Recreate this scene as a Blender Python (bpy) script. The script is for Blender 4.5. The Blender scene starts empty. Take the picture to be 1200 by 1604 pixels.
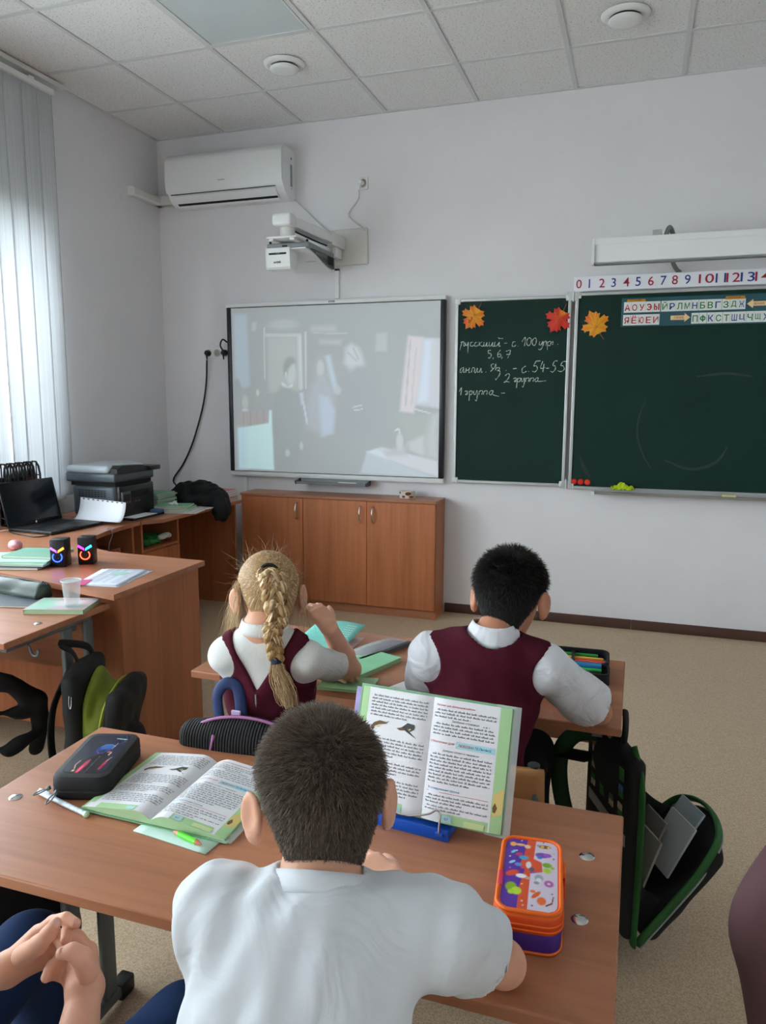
import bpy, bmesh, math, random
import numpy as np
from mathutils import Vector, Matrix
random.seed(7); rng = np.random.default_rng(11)
scene = bpy.context.scene
COL = scene.collection
PI = math.pi

# ---------------------------------------------------------------- camera
F_PX = 1178.371
YAW, PITCH, ROLL = -0.3270206, -0.1489211, 0.0037642
CAM = np.array([3.4211888, -4.9472698, 1.4577191])
_fw = np.array([math.sin(YAW)*math.cos(PITCH), math.cos(YAW)*math.cos(PITCH), math.sin(PITCH)])
_r0 = np.array([math.cos(YAW), -math.sin(YAW), 0.0]); _u0 = np.cross(_r0, _fw)
_r = _r0*math.cos(ROLL)+_u0*math.sin(ROLL); _u = -_r0*math.sin(ROLL)+_u0*math.cos(ROLL)
cd = bpy.data.cameras.new('camera'); cam = bpy.data.objects.new('camera', cd); COL.objects.link(cam)
cd.sensor_fit = 'HORIZONTAL'; cd.sensor_width = 36.0; cd.lens = 36.0*F_PX/1200.0
cd.clip_start = 0.02; cd.clip_end = 200
cam.matrix_world = Matrix(((_r[0], _u[0], -_fw[0], CAM[0]), (_r[1], _u[1], -_fw[1], CAM[1]), (_r[2], _u[2], -_fw[2], CAM[2]), (0, 0, 0, 1)))
scene.camera = cam

# ---------------------------------------------------------------- sky, window portals, exposure
W = bpy.data.worlds.new('overcast_sky'); scene.world = W; W.use_nodes = True
bg = W.node_tree.nodes['Background']; bg.inputs[0].default_value = (0.85, 0.935, 1.0, 1); bg.inputs[1].default_value = 6.0
scene.view_settings.view_transform = 'Standard'; scene.view_settings.look = 'None'
scene.view_settings.gamma = 1.0; scene.view_settings.use_curve_mapping = False
scene.view_settings.exposure = 1.58
scene.cycles.max_bounces = 8; scene.cycles.diffuse_bounces = 5; scene.cycles.glossy_bounces = 3; scene.cycles.transmission_bounces = 6; scene.cycles.transparent_max_bounces = 12
scene.cycles.caustics_reflective = False; scene.cycles.caustics_refractive = False
WIN_Z0, WIN_Z1 = 0.84, 2.50
WINDOWS = [(-3.25, -1.22), (-5.65, -3.62), (-8.05, -6.02)]
for (wy0, wy1) in WINDOWS:
    ld = bpy.data.lights.new('window_portal', 'AREA'); ld.shape = 'RECTANGLE'
    ld.size = WIN_Z1-WIN_Z0; ld.size_y = wy1-wy0; ld.cycles.is_portal = True
    lo = bpy.data.objects.new('window_portal', ld); COL.objects.link(lo)
    lo.location = (-0.20, (wy0+wy1)/2, (WIN_Z0+WIN_Z1)/2); lo.rotation_euler = (0, -PI/2, 0)

# ---------------------------------------------------------------- pixel helpers (photo frame 1200 x 1604 -> a point on a real plane)
def _ray(x, y): return _fw + _r*((x-600)/F_PX) + _u*((802-y)/F_PX)
def PX(x, y, v=0.0): d = _ray(x, y); return CAM + d*((v-CAM[0])/d[0])
def PY(x, y, v=0.0): d = _ray(x, y); return CAM + d*((v-CAM[1])/d[1])
def PZ(x, y, v=0.0): d = _ray(x, y); return CAM + d*((v-CAM[2])/d[2])
def PD(x, y, dep): return CAM + _ray(x, y)*dep

# ---------------------------------------------------------------- materials
def lin(c):
    if isinstance(c, str):
        c = tuple(int(c[i:i+2], 16)/255 for i in (0, 2, 4))
    return tuple((v/12.92 if v <= .04045 else ((v+.055)/1.055)**2.4) for v in c)
MATS = {}
def mat(name, col, rough=.5, metal=0, spec=.5, var=0, vscale=6, bump=0, bscale=200, bdist=.001, stretch=None, trans=0, alpha=1, emis=None, estr=0, sss=0, coat=0, sheen=0, ior=1.45):
    if name in MATS: return MATS[name]
    m = bpy.data.materials.new(name); m.use_nodes = True; nt = m.node_tree; b = nt.nodes['Principled BSDF']
    L = lin(col)
    b.inputs['Base Color'].default_value = (*L, 1); b.inputs['Roughness'].default_value = rough
    b.inputs['Metallic'].default_value = metal; b.inputs['Specular IOR Level'].default_value = spec
    b.inputs['Transmission Weight'].default_value = trans; b.inputs['Alpha'].default_value = alpha; b.inputs['IOR'].default_value = ior
    if coat: b.inputs['Coat Weight'].default_value = coat; b.inputs['Coat Roughness'].default_value = .08
    if sheen: b.inputs['Sheen Weight'].default_value = sheen; b.inputs['Sheen Roughness'].default_value = .4
    if sss:
        b.inputs['Subsurface Weight'].default_value = sss; b.inputs['Subsurface Radius'].default_value = (.012, .005, .003); b.inputs['Subsurface Scale'].default_value = 1.0
    if emis: b.inputs['Emission Color'].default_value = (*lin(emis), 1); b.inputs['Emission Strength'].default_value = estr
    tc = nt.nodes.new('ShaderNodeTexCoord'); src = tc.outputs['Object']
    if stretch:
        mp = nt.nodes.new('ShaderNodeMapping'); mp.inputs['Scale'].default_value = stretch; nt.links.new(src, mp.inputs[0]); src = mp.outputs[0]
    if var:
        n = nt.nodes.new('ShaderNodeTexNoise'); n.inputs['Scale'].default_value = vscale; n.inputs['Detail'].default_value = 5
        nt.links.new(src, n.inputs['Vector'])
        r = nt.nodes.new('ShaderNodeValToRGB'); r.color_ramp.elements[0].position = .3; r.color_ramp.elements[1].position = .7
        r.color_ramp.elements[0].color = (*[v*(1-var) for v in L], 1); r.color_ramp.elements[1].color = (*[min(1, v*(1+var)) for v in L], 1)
        nt.links.new(n.outputs[0], r.inputs[0]); nt.links.new(r.outputs[0], b.inputs['Base Color'])
    if bump:
        n = nt.nodes.new('ShaderNodeTexNoise'); n.inputs['Scale'].default_value = bscale; n.inputs['Detail'].default_value = 3
        nt.links.new(src, n.inputs['Vector'])
        bp = nt.nodes.new('ShaderNodeBump'); bp.inputs['Strength'].default_value = bump; bp.inputs['Distance'].default_value = bdist
        nt.links.new(n.outputs[0], bp.inputs['Height']); nt.links.new(bp.outputs[0], b.inputs['Normal'])
    MATS[name] = m; return m
def wood(name, col, axis=0, rough=.38, dark=.80, light=1.10, scale=1.0):
    if name in MATS: return MATS[name]
    m = mat(name, col, rough); nt = m.node_tree; b = nt.nodes['Principled BSDF']; L = lin(col)
    tc = nt.nodes.new('ShaderNodeTexCoord'); mp = nt.nodes.new('ShaderNodeMapping')
    s = [38*scale, 38*scale, 38*scale]; s[axis] = 1.6*scale; mp.inputs['Scale'].default_value = s
    nt.links.new(tc.outputs['Object'], mp.inputs[0])
    n = nt.nodes.new('ShaderNodeTexNoise'); n.inputs['Scale'].default_value = 1.0; n.inputs['Detail'].default_value = 7; n.inputs['Roughness'].default_value = .62; n.inputs['Distortion'].default_value = .35
    nt.links.new(mp.outputs[0], n.inputs['Vector'])
    mp2 = nt.nodes.new('ShaderNodeMapping'); s2 = [7*scale]*3; s2[axis] = .7*scale; mp2.inputs['Scale'].default_value = s2; nt.links.new(tc.outputs['Object'], mp2.inputs[0])
    n2 = nt.nodes.new('ShaderNodeTexNoise'); n2.inputs['Scale'].default_value = 1.0; n2.inputs['Detail'].default_value = 3; nt.links.new(mp2.outputs[0], n2.inputs['Vector'])
    ad = nt.nodes.new('ShaderNodeMath'); ad.operation = 'ADD'; nt.links.new(n.outputs[0], ad.inputs[0]); nt.links.new(n2.outputs[0], ad.inputs[1])
    r = nt.nodes.new('ShaderNodeValToRGB'); e = r.color_ramp.elements
    e[0].position = .40; e[0].color = (L[0]*dark, L[1]*dark*.96, L[2]*dark*.92, 1); e[1].position = .62; e[1].color = (*[min(1, v*light) for v in L], 1)
    hf = nt.nodes.new('ShaderNodeMath'); hf.operation = 'MULTIPLY'; hf.inputs[1].default_value = .5; nt.links.new(ad.outputs[0], hf.inputs[0])
    nt.links.new(hf.outputs[0], r.inputs[0]); nt.links.new(r.outputs[0], b.inputs['Base Color'])
    return m
def vmat(name, rough=.6, spec=.5, emit=0, coat=0):          # colour from the mesh's printed-colour attribute
    if name in MATS: return MATS[name]
    m = mat(name, 'ffffff', rough, spec=spec, coat=coat); nt = m.node_tree; b = nt.nodes['Principled BSDF']
    a = nt.nodes.new('ShaderNodeVertexColor'); a.layer_name = 'print'
    nt.links.new(a.outputs[0], b.inputs['Base Color'])
    if emit: nt.links.new(a.outputs[0], b.inputs['Emission Color']); b.inputs['Emission Strength'].default_value = emit
    return m

# ---------------------------------------------------------------- mesh builder
class MB:
    def __init__(s): s.v = []; s.f = []; s.c = None; s.sm = False
    def add(s, v, f, M=None):
        o = len(s.v)
        if M is not None: v = [tuple(M @ Vector(p)) for p in v]
        s.v += [tuple(map(float, p)) for p in v]; s.f += [tuple(i+o for i in q) for q in f]; return s
    def box(s, a, b, M=None):
        x0, y0, z0 = [min(a[i], b[i]) for i in range(3)]; x1, y1, z1 = [max(a[i], b[i]) for i in range(3)]
        return s.add([(x0,y0,z0),(x1,y0,z0),(x1,y1,z0),(x0,y1,z0),(x0,y0,z1),(x1,y0,z1),(x1,y1,z1),(x0,y1,z1)],
                     [(0,3,2,1),(4,5,6,7),(0,1,5,4),(1,2,6,5),(2,3,7,6),(3,0,4,7)], M)
    def rbox(s, a, b, r=.005, seg=2, M=None, axis=None):      # bevelled box
        bm = bmesh.new(); bmesh.ops.create_cube(bm, size=1)
        c = [(a[i]+b[i])/2 for i in range(3)]; d = [abs(b[i]-a[i]) for i in range(3)]
        for w in bm.verts: w.co = Vector((c[i]+w.co[i]*d[i] for i in range(3)))
        es = bm.edges[:]
        if axis is not None: es = [e for e in es if abs((e.verts[0].co-e.verts[1].co)[axis]) > 1e-6]
        bmesh.ops.bevel(bm, geom=es, offset=min(r, min(d)*.49) if axis is None else r, segments=seg, affect='EDGES', profile=.5)
        bm.verts.index_update()
        s.add([tuple(w.co) for w in bm.verts], [tuple(w.index for w in f.verts) for f in bm.faces], M); bm.free(); return s
    def prism(s, poly, lo, hi, axis=2, M=None):               # polygon (2D) extruded along axis
        n = len(poly)
        def p3(p, h): return [(h, p[0], p[1]), (p[0], h, p[1]), (p[0], p[1], h)][axis]
        v = [p3(p, lo) for p in poly]+[p3(p, hi) for p in poly]
        f = [tuple(range(n)), tuple(range(2*n-1, n-1, -1))]+[(i, i+n, (i+1) % n+n, (i+1) % n) for i in range(n)]
        return s.add(v, f, M)
    def tube(s, pts, r, n=8, M=None, cap=True, flat=None):
        pts = [Vector(p) for p in pts]; k = len(pts); rs = (list(r)+[r[-1]]*k)[:k] if isinstance(r, list) else [r]*k
        v = []; f = []; up = None
        for i in range(k):
            t = (pts[min(i+1, k-1)]-pts[max(i-1, 0)])
            if t.length < 1e-9: t = Vector((0, 0, 1))
            t.normalize()
            if up is None:
                up = t.orthogonal().normalized() if flat is None else (Vector(flat)-t*t.dot(Vector(flat))).normalized()
            else: up = (up-t*up.dot(t)).normalized()
            w = t.cross(up)
            for j in range(n):
                a = 2*PI*j/n; q = rs[i]
                v.append(tuple(pts[i]+(up*math.cos(a)*(q if not isinstance(q, tuple) else q[0])+w*math.sin(a)*(q if not isinstance(q, tuple) else q[1]))))
        for i in range(k-1):
            for j in range(n): f.append((i*n+j, i*n+(j+1) % n, (i+1)*n+(j+1) % n, (i+1)*n+j))
        if cap: f += [tuple(range(n-1, -1, -1)), tuple(range((k-1)*n, k*n))]
        return s.add(v, f, M)
    def cyl(s, a, b, r, n=20, r2=None): return s.tube([a, b], [r, r if r2 is None else r2], n)
    def lathe(s, prof, n=24, M=None, c=(0, 0, 0)):            # profile of (radius, z)
        k = len(prof); v = []; f = []
        for (r, z) in prof:
            for j in range(n): a = 2*PI*j/n; v.append((c[0]+r*math.cos(a), c[1]+r*math.sin(a), c[2]+z))
        for i in range(k-1):
            for j in range(n): f.append((i*n+j, i*n+(j+1) % n, (i+1)*n+(j+1) % n, (i+1)*n+j))
        if prof[0][0] > 1e-6: f.append(tuple(range(n-1, -1, -1)))
        if prof[-1][0] > 1e-6: f.append(tuple(range((k-1)*n, k*n)))
        return s.add(v, f, M)
    def sheet(s, fn, nu, nv, th=0, M=None):                   # fn(u,v)->point ; th = thickness along the normal
        P = [[Vector(fn(i/nu, j/nv)) for j in range(nv+1)] for i in range(nu+1)]
        idx = lambda i, j: i*(nv+1)+j
        v = [tuple(P[i][j]) for i in range(nu+1) for j in range(nv+1)]
        f = [(idx(i, j), idx(i+1, j), idx(i+1, j+1), idx(i, j+1)) for i in range(nu) for j in range(nv)]
        if th:
            N = []
            for i in range(nu+1):
                for j in range(nv+1):
                    a = P[min(i+1, nu)][j]-P[max(i-1, 0)][j]; b = P[i][min(j+1, nv)]-P[i][max(j-1, 0)]
                    q = a.cross(b); N.append(q.normalized() if q.length > 1e-12 else Vector((0, 0, 1)))
            o = len(v); v += [tuple(Vector(v[i])-N[i]*th) for i in range(o)]
            f += [tuple(i+o for i in reversed(q)) for q in f[:]]
            bd = [idx(i, 0) for i in range(nu+1)]+[idx(nu, j) for j in range(1, nv+1)]+[idx(i, nv) for i in range(nu-1, -1, -1)]+[idx(0, j) for j in range(nv-1, 0, -1)]
            for a, b in zip(bd, bd[1:]+bd[:1]): f.append((b, a, a+o, b+o))
        return s.add(v, f, M)

def finish_mesh(name, v, f, material, smooth=False, colors=None):
    me = bpy.data.meshes.new(name)
    if isinstance(v, np.ndarray):
        nf = len(f); k = f.shape[1]
        me.vertices.add(len(v)); me.vertices.foreach_set('co', v.astype(np.float32).ravel())
        me.loops.add(nf*k); me.loops.foreach_set('vertex_index', f.astype(np.int32).ravel())
        me.polygons.add(nf); me.polygons.foreach_set('loop_start', np.arange(0, nf*k, k, dtype=np.int32)); me.polygons.foreach_set('loop_total', np.full(nf, k, dtype=np.int32))
        me.update(calc_edges=True); me.validate()
    else:
        me.from_pydata(v, [], f); me.validate(); me.update()
    if smooth:
        me.polygons.foreach_set('use_smooth', [True]*len(me.polygons))
        if smooth != 'all':
            me.set_sharp_from_angle(angle=math.radians(smooth if smooth is not True else 40))
    if material is not None:
        for mm in (material if isinstance(material, list) else [material]): me.materials.append(mm)
    if colors is not None:
        ca = me.color_attributes.new('print', 'FLOAT_COLOR', 'POINT'); ca.data.foreach_set('color', np.asarray(colors, dtype=np.float32).ravel())
    return me
def tag(o, label=None, cat=None, group=None, kind=None):
    if label: o['label'] = label
    if cat: o['category'] = cat
    if group: o['group'] = group
    if kind: o['kind'] = kind
    return o
def wloc(o):
    v = Vector((0, 0, 0))
    while o is not None: v += o.location; o = o.parent
    return v
def empty(name, loc, label=None, cat=None, group=None):
    o = bpy.data.objects.new(name, None); COL.objects.link(o); o.location = loc; o.empty_display_size = .05
    return tag(o, label, cat, group)
def obj(name, mb, material, parent=None, smooth=False, label=None, cat=None, group=None, kind=None, colors=None, fixn=True):
    """links the collected shapes (world coordinates) as ONE mesh object; the origin is its parent's origin, or its own base"""
    v, f = (mb.v, mb.f) if isinstance(mb, MB) else mb
    V = np.asarray(v, dtype=float)
    if parent is None:
        lo = V.min(0); hi = V.max(0); org = np.array([(lo[0]+hi[0])/2, (lo[1]+hi[1])/2, lo[2]])
    else: org = np.array(wloc(parent))
    V = V-org
    me = finish_mesh(name, V if isinstance(f, np.ndarray) else [tuple(p) for p in V], f, material, smooth, colors)
    if fixn and not isinstance(f, np.ndarray):
        bm = bmesh.new(); bm.from_mesh(me); bmesh.ops.recalc_face_normals(bm, faces=bm.faces); bm.to_mesh(me); bm.free()
    o = bpy.data.objects.new(name, me); COL.objects.link(o)
    if parent is None: o.location = org
    else: o.parent = parent
    return tag(o, label, cat, group, kind)
def copy_tree(o, parent=None, label=None):
    c = o.copy(); COL.objects.link(c); c.parent = parent
    if label: c['label'] = label
    for ch in list(o.children): copy_tree(ch, c)
    return c
def place(o, loc, rz=0): o.location = loc; o.rotation_euler = (0, 0, rz); return o

# ---------------------------------------------------------------- lettering (mesh outlines of the built-in font)
_GC = {}
def glyphs(text, bold=0.0, shear=0.0):
    key = (text, bold, shear)
    if key not in _GC:
        cu = bpy.data.curves.new('t', 'FONT'); cu.body = text; cu.size = 1; cu.offset = bold; cu.shear = shear; cu.resolution_u = 3
        ob = bpy.data.objects.new('t', cu); COL.objects.link(ob); bpy.context.view_layer.update()
        dg = bpy.context.evaluated_depsgraph_get(); me = ob.evaluated_get(dg).to_mesh()
        v = [tuple(p.co) for p in me.vertices]; f = [tuple(p.vertices) for p in me.polygons]
        ob.evaluated_get(dg).to_mesh_clear(); bpy.data.objects.remove(ob); bpy.data.curves.remove(cu)
        if not v: v = [(0, 0, 0)]; f = []
        _GC[key] = (v, f)
    return _GC[key]
def text_into(mb, text, o, ux, uy, w=None, h=None, bold=0.0, shear=0.0):
    """lettering with its lower-left corner at o, filling width w and height h along ux, uy"""
    v, f = glyphs(text, bold, shear)
    xs = [p[0] for p in v]; ys = [p[1] for p in v]; x0, x1, y0, y1 = min(xs), max(xs), min(ys), max(ys)
    sx = None if w is None else w/max(x1-x0, 1e-6); sy = None if h is None else h/max(y1-y0, 1e-6)
    sx = sx if sx else sy; sy = sy if sy else sx
    o = np.array(o, float); ux = np.array(ux, float); uy = np.array(uy, float)
    mb.add([tuple(o+ux*((p[0]-x0)*sx)+uy*((p[1]-y0)*sy)) for p in v], f)
EX, EY, EZ = np.array([1., 0, 0]), np.array([0, 1., 0]), np.array([0, 0, 1.])

# ---------------------------------------------------------------- printed picture: a flat grid with computed colours
def smooth01(a, lo, hi): t = np.clip((a-lo)/(hi-lo), 0, 1); return t*t*(3-2*t)
def poly_mask(U, V, pts, soft=.004):
    """soft inside-mask of a polygon"""
    pts = np.array(pts, float); n = len(pts); ins = np.zeros(U.shape, bool); dist = np.full(U.shape, 9.0)
    for i in range(n):
        a, b = pts[i], pts[(i+1) % n]
        cond = ((a[1] > V) != (b[1] > V)); xi = (b[0]-a[0])*(V-a[1])/((b[1]-a[1]) if abs(b[1]-a[1]) > 1e-9 else 1e-9)+a[0]
        ins ^= cond & (U < xi)
        ab = b-a; t = np.clip(((U-a[0])*ab[0]+(V-a[1])*ab[1])/max((ab**2).sum(), 1e-12), 0, 1)
        dist = np.minimum(dist, np.hypot(U-a[0]-ab[0]*t, V-a[1]-ab[1]*t))
    return np.clip(np.where(ins, .5+dist/(2*soft), .5-dist/(2*soft)), 0, 1)
def ell_mask(U, V, cx, cy, rx, ry, rot=0, soft=.15):
    c, s = math.cos(rot), math.sin(rot); a = ((U-cx)*c+(V-cy)*s)/rx; b = (-(U-cx)*s+(V-cy)*c)/ry
    return 1-smooth01(np.hypot(a, b), 1-soft, 1+soft)
class Pic:
    def __init__(s, nu, nv, base, asp=1.0):
        s.nu, s.nv = nu, nv
        s.U, s.V = np.meshgrid(np.linspace(0, 1, nu+1), np.linspace(0, 1, nv+1), indexing='ij'); s.C = np.zeros(s.U.shape+(3,)); s.C[:] = lin(base)
    def blend(s, m, col, k=1.0): m = (m*k)[..., None]; s.C = s.C*(1-m)+np.array(lin(col))*m; return s
    def poly(s, pts, col, soft=.004, k=1.0): return s.blend(poly_mask(s.U, s.V, pts, soft), col, k)
    def ell(s, cx, cy, rx, ry, col, rot=0, soft=.15, k=1.0): return s.blend(ell_mask(s.U, s.V, cx, cy, rx, ry, rot, soft), col, k)
    def line(s, pts, w, col, k=1.0):
        d = np.full(s.U.shape, 9.0)
        for a, b in zip(pts, pts[1:]):
            a = np.array(a); ab = np.array(b)-a; t = np.clip(((s.U-a[0])*ab[0]+(s.V-a[1])*ab[1])/max((ab**2).sum(), 1e-12), 0, 1)
            d = np.minimum(d, np.hypot(s.U-a[0]-ab[0]*t, s.V-a[1]-ab[1]*t))
        return s.blend(1-smooth01(d, w*.5, w), col, k)
    def build(s, name, fn, material, parent):
        mb = MB().sheet(fn, s.nu, s.nv); c = np.concatenate([s.C.reshape(-1, 3), np.ones((s.C.shape[0]*s.C.shape[1], 1))], 1)
        return obj(name, mb, material, parent, smooth='all', colors=c, fixn=False)
# ================================================================ materials
M_WALL = mat('wall_paint', 'e2e1e4', .75, spec=.3, var=.02, vscale=3, bump=.12, bscale=350, bdist=.0006)
M_CEIL = mat('ceiling_plaster', 'e0e0e0', .9)
M_TBAR = mat('ceiling_grid_paint', 'cfd1d2', .5)
M_WHITE = mat('white_plastic', 'e6e8e8', .35)
M_OFFW = mat('off_white_plastic', 'd8d8d4', .45)
M_GREYP = mat('grey_plastic', '8a8f92', .45)
M_DGREY = mat('dark_grey_plastic', '3f4648', .4)
M_BLACK = mat('black_plastic', '15161a', .4)
M_BLACKM = mat('black_matte', '0d0e10', .7)
M_ALU = mat('brushed_aluminium', 'b9bcbc', .38, metal=.75)
M_STEEL = mat('grey_steel_paint', '6d7478', .4, metal=.3)
M_CHROME = mat('chrome', 'c8c8c8', .18, metal=1)
M_BROWN = mat('brown_baseboard', '4a2c20', .5, var=.1)
WOODX = wood('beech_laminate_x', 'aa7152', 0, rough=.34)
WOODY = wood('beech_laminate_y', 'aa7152', 1, rough=.34)
WOODZ = wood('beech_laminate_z', 'b97249', 2, rough=.42)
WOODZ2 = wood('beech_laminate_desk_side', 'b06c45', 2, rough=.45)
M_EDGE = mat('beech_edge_band', 'a56a48', .4, var=.06, vscale=20)

# floor: speckled linoleum
def floor_mat():
    m = mat('speckled_linoleum', 'b39a7e', .5, spec=.35); nt = m.node_tree; b = nt.nodes['Principled BSDF']
    tc = nt.nodes.new('ShaderNodeTexCoord')
    n = nt.nodes.new('ShaderNodeTexNoise'); n.inputs['Scale'].default_value = 230; n.inputs['Detail'].default_value = 4
    nt.links.new(tc.outputs['Object'], n.inputs['Vector'])
    r = nt.nodes.new('ShaderNodeValToRGB'); e = r.color_ramp.elements
    e[0].position = .36; e[0].color = (*lin('b2987b'), 1); e[1].position = .62; e[1].color = (*lin('cfba9f'), 1)
    x = e.new(.5); x.color = (*lin('c4ad92'), 1)
    nt.links.new(n.outputs[0], r.inputs[0])
    v = nt.nodes.new('ShaderNodeTexVoronoi'); v.inputs['Scale'].default_value = 120; nt.links.new(tc.outputs['Object'], v.inputs['Vector'])
    lt = nt.nodes.new('ShaderNodeMath'); lt.operation = 'LESS_THAN'; lt.inputs[1].default_value = .10; nt.links.new(v.outputs['Distance'], lt.inputs[0])
    mx = nt.nodes.new('ShaderNodeMix'); mx.data_type = 'RGBA'; mx.inputs['B'].default_value = (*lin('8d7257'), 1)
    nt.links.new(lt.outputs[0], mx.inputs['Factor']); nt.links.new(r.outputs[0], mx.inputs['A']); nt.links.new(mx.outputs['Result'], b.inputs['Base Color'])
    return m
M_FLOOR = floor_mat()
# mineral-fibre ceiling tile with pits
def tile_mat():
    m = mat('mineral_fibre_tile', 'e4e4e4', .9, spec=.2); nt = m.node_tree; b = nt.nodes['Principled BSDF']
    tc = nt.nodes.new('ShaderNodeTexCoord'); mp = nt.nodes.new('ShaderNodeMapping'); mp.inputs['Scale'].default_value = (1, 1.6, 1); nt.links.new(tc.outputs['Object'], mp.inputs[0])
    v = nt.nodes.new('ShaderNodeTexNoise'); v.inputs['Scale'].default_value = 95; v.inputs['Detail'].default_value = 2; nt.links.new(mp.outputs[0], v.inputs['Vector'])
    r = nt.nodes.new('ShaderNodeValToRGB'); e = r.color_ramp.elements
    e[0].position = .33; e[0].color = (*lin('a9aaac'), 1); e[1].position = .40; e[1].color = (*lin('e6e6e6'), 1)
    nt.links.new(v.outputs[0], r.inputs[0]); nt.links.new(r.outputs[0], b.inputs['Base Color'])
    bp = nt.nodes.new('ShaderNodeBump'); bp.inputs['Strength'].default_value = .4; bp.inputs['Distance'].default_value = .002
    nt.links.new(v.outputs[0], bp.inputs['Height']); nt.links.new(bp.outputs[0], b.inputs['Normal'])
    return m
M_TILE = tile_mat()
def glass_mat():
    m = bpy.data.materials.new('window_glass'); m.use_nodes = True; nt = m.node_tree; nt.nodes.clear()
    o = nt.nodes.new('ShaderNodeOutputMaterial'); mx = nt.nodes.new('ShaderNodeMixShader'); t = nt.nodes.new('ShaderNodeBsdfTransparent'); g = nt.nodes.new('ShaderNodeBsdfGlossy')
    g.inputs['Roughness'].default_value = .02; t.inputs[0].default_value = (.95, .97, .97, 1); mx.inputs[0].default_value = .06
    nt.links.new(t.outputs[0], mx.inputs[1]); nt.links.new(g.outputs[0], mx.inputs[2]); nt.links.new(mx.outputs[0], o.inputs[0]); return m
M_GLASS = glass_mat()
def clear_mat(name, col, a, rough=.1):          # thin clear film: mostly see-through with a gloss
    if name in MATS: return MATS[name]
    m = bpy.data.materials.new(name); m.use_nodes = True; nt = m.node_tree; b = nt.nodes['Principled BSDF']
    b.inputs['Base Color'].default_value = (*lin(col), 1); b.inputs['Roughness'].default_value = rough; b.inputs['Alpha'].default_value = a
    MATS[name] = m; return m
def fabric_translucent(name, col, k=.5):
    m = bpy.data.materials.new(name); m.use_nodes = True; nt = m.node_tree; nt.nodes.clear()
    o = nt.nodes.new('ShaderNodeOutputMaterial'); mx = nt.nodes.new('ShaderNodeMixShader'); d = nt.nodes.new('ShaderNodeBsdfDiffuse'); t = nt.nodes.new('ShaderNodeBsdfTranslucent')
    tc = nt.nodes.new('ShaderNodeTexCoord'); mp = nt.nodes.new('ShaderNodeMapping'); mp.inputs['Scale'].default_value = (260, 260, .6); nt.links.new(tc.outputs['Object'], mp.inputs[0])
    n = nt.nodes.new('ShaderNodeTexNoise'); n.inputs['Scale'].default_value = 1; n.inputs['Detail'].default_value = 2; nt.links.new(mp.outputs[0], n.inputs['Vector'])
    r = nt.nodes.new('ShaderNodeValToRGB'); L = lin(col); r.color_ramp.elements[0].position = .35; r.color_ramp.elements[1].position = .65
    r.color_ramp.elements[0].color = (*[v*.86 for v in L], 1); r.color_ramp.elements[1].color = (*L, 1); nt.links.new(n.outputs[0], r.inputs[0])
    nt.links.new(r.outputs[0], d.inputs[0]); nt.links.new(r.outputs[0], t.inputs[0]); mx.inputs[0].default_value = k
    nt.links.new(d.outputs[0], mx.inputs[1]); nt.links.new(t.outputs[0], mx.inputs[2]); nt.links.new(mx.outputs[0], o.inputs[0]); return m
M_BLIND = fabric_translucent('blind_fabric', 'f6f8fa', .36)

# ================================================================ room shell
RX, RY, RH = 5.75, -8.4, 3.2992
def struct(name, mb, m, parent=None, smooth=False): return obj(name, mb, m, parent, smooth, kind=None if parent else 'structure')
floor = struct('floor', MB().box((-.05, .05, -.12), (RX+.05, RY-.05, 0)), M_FLOOR)
wall_front = struct('wall_front', MB().box((-.4, 0, -.12), (RX+.15, .2, RH+.3)), M_WALL)
struct('wall_right', MB().box((RX, 0, -.12), (RX+.15, RY, RH+.3)), M_WALL)
struct('wall_back', MB().box((-.4, RY, -.12), (RX+.15, RY-.2, RH+.3)), M_WALL)
wl = MB(); ys = sorted([0, RY]+[y for w in WINDOWS for y in w], reverse=True)
wl.box((-.4, 0, -.12), (0, RY, WIN_Z0)); wl.box((-.4, 0, WIN_Z1), (0, RY, RH+.3))
for a, b in zip(ys[0::2], ys[1::2]): wl.box((-.4, a, WIN_Z0), (0, b, WIN_Z1))
struct('wall_left', wl, M_WALL)
M_GROUND = mat('yard_concrete', 'c4c3bd', .9, var=.1)
struct('ground', MB().box((-60, 40, -1.2), (-.42, -50, -1.0)), M_GROUND)
# windows: frame, mullions, panes, sill
for i, (y0, y1) in enumerate(WINDOWS):
    fr = MB(); zf0, zf1 = WIN_Z0+.03, WIN_Z1; xf0, xf1 = -.26, -.20; w = .06
    fr.box((xf0, y0, zf0), (xf1, y1, zf0+w)); fr.box((xf0, y0, zf1-w), (xf1, y1, zf1)); fr.box((xf0, y0, zf0+w), (xf1, y0+w, zf1-w)); fr.box((xf0, y1-w, zf0+w), (xf1, y1, zf1-w))
    ym = [y0+(y1-y0)/3, y0+2*(y1-y0)/3]
    for y in ym: fr.box((xf0, y-.04, zf0+w), (xf1, y+.04, zf1-w))
    win = struct('window_%d' % (i+1), fr, M_WHITE)
    e = [y0+w, ym[0]-.04, ym[0]+.04, ym[1]-.04, ym[1]+.04, y1-w]
    for a, b in zip(e[0::2], e[1::2]): obj('pane', MB().box((-.232, a, zf0+w), (-.228, b, zf1-w)), M_GLASS, win)
    obj('window_sill', MB().rbox((-.26, y0-.05, WIN_Z0-.01), (.06, y1+.05, WIN_Z0+.03), .008), M_WHITE, win)
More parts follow.
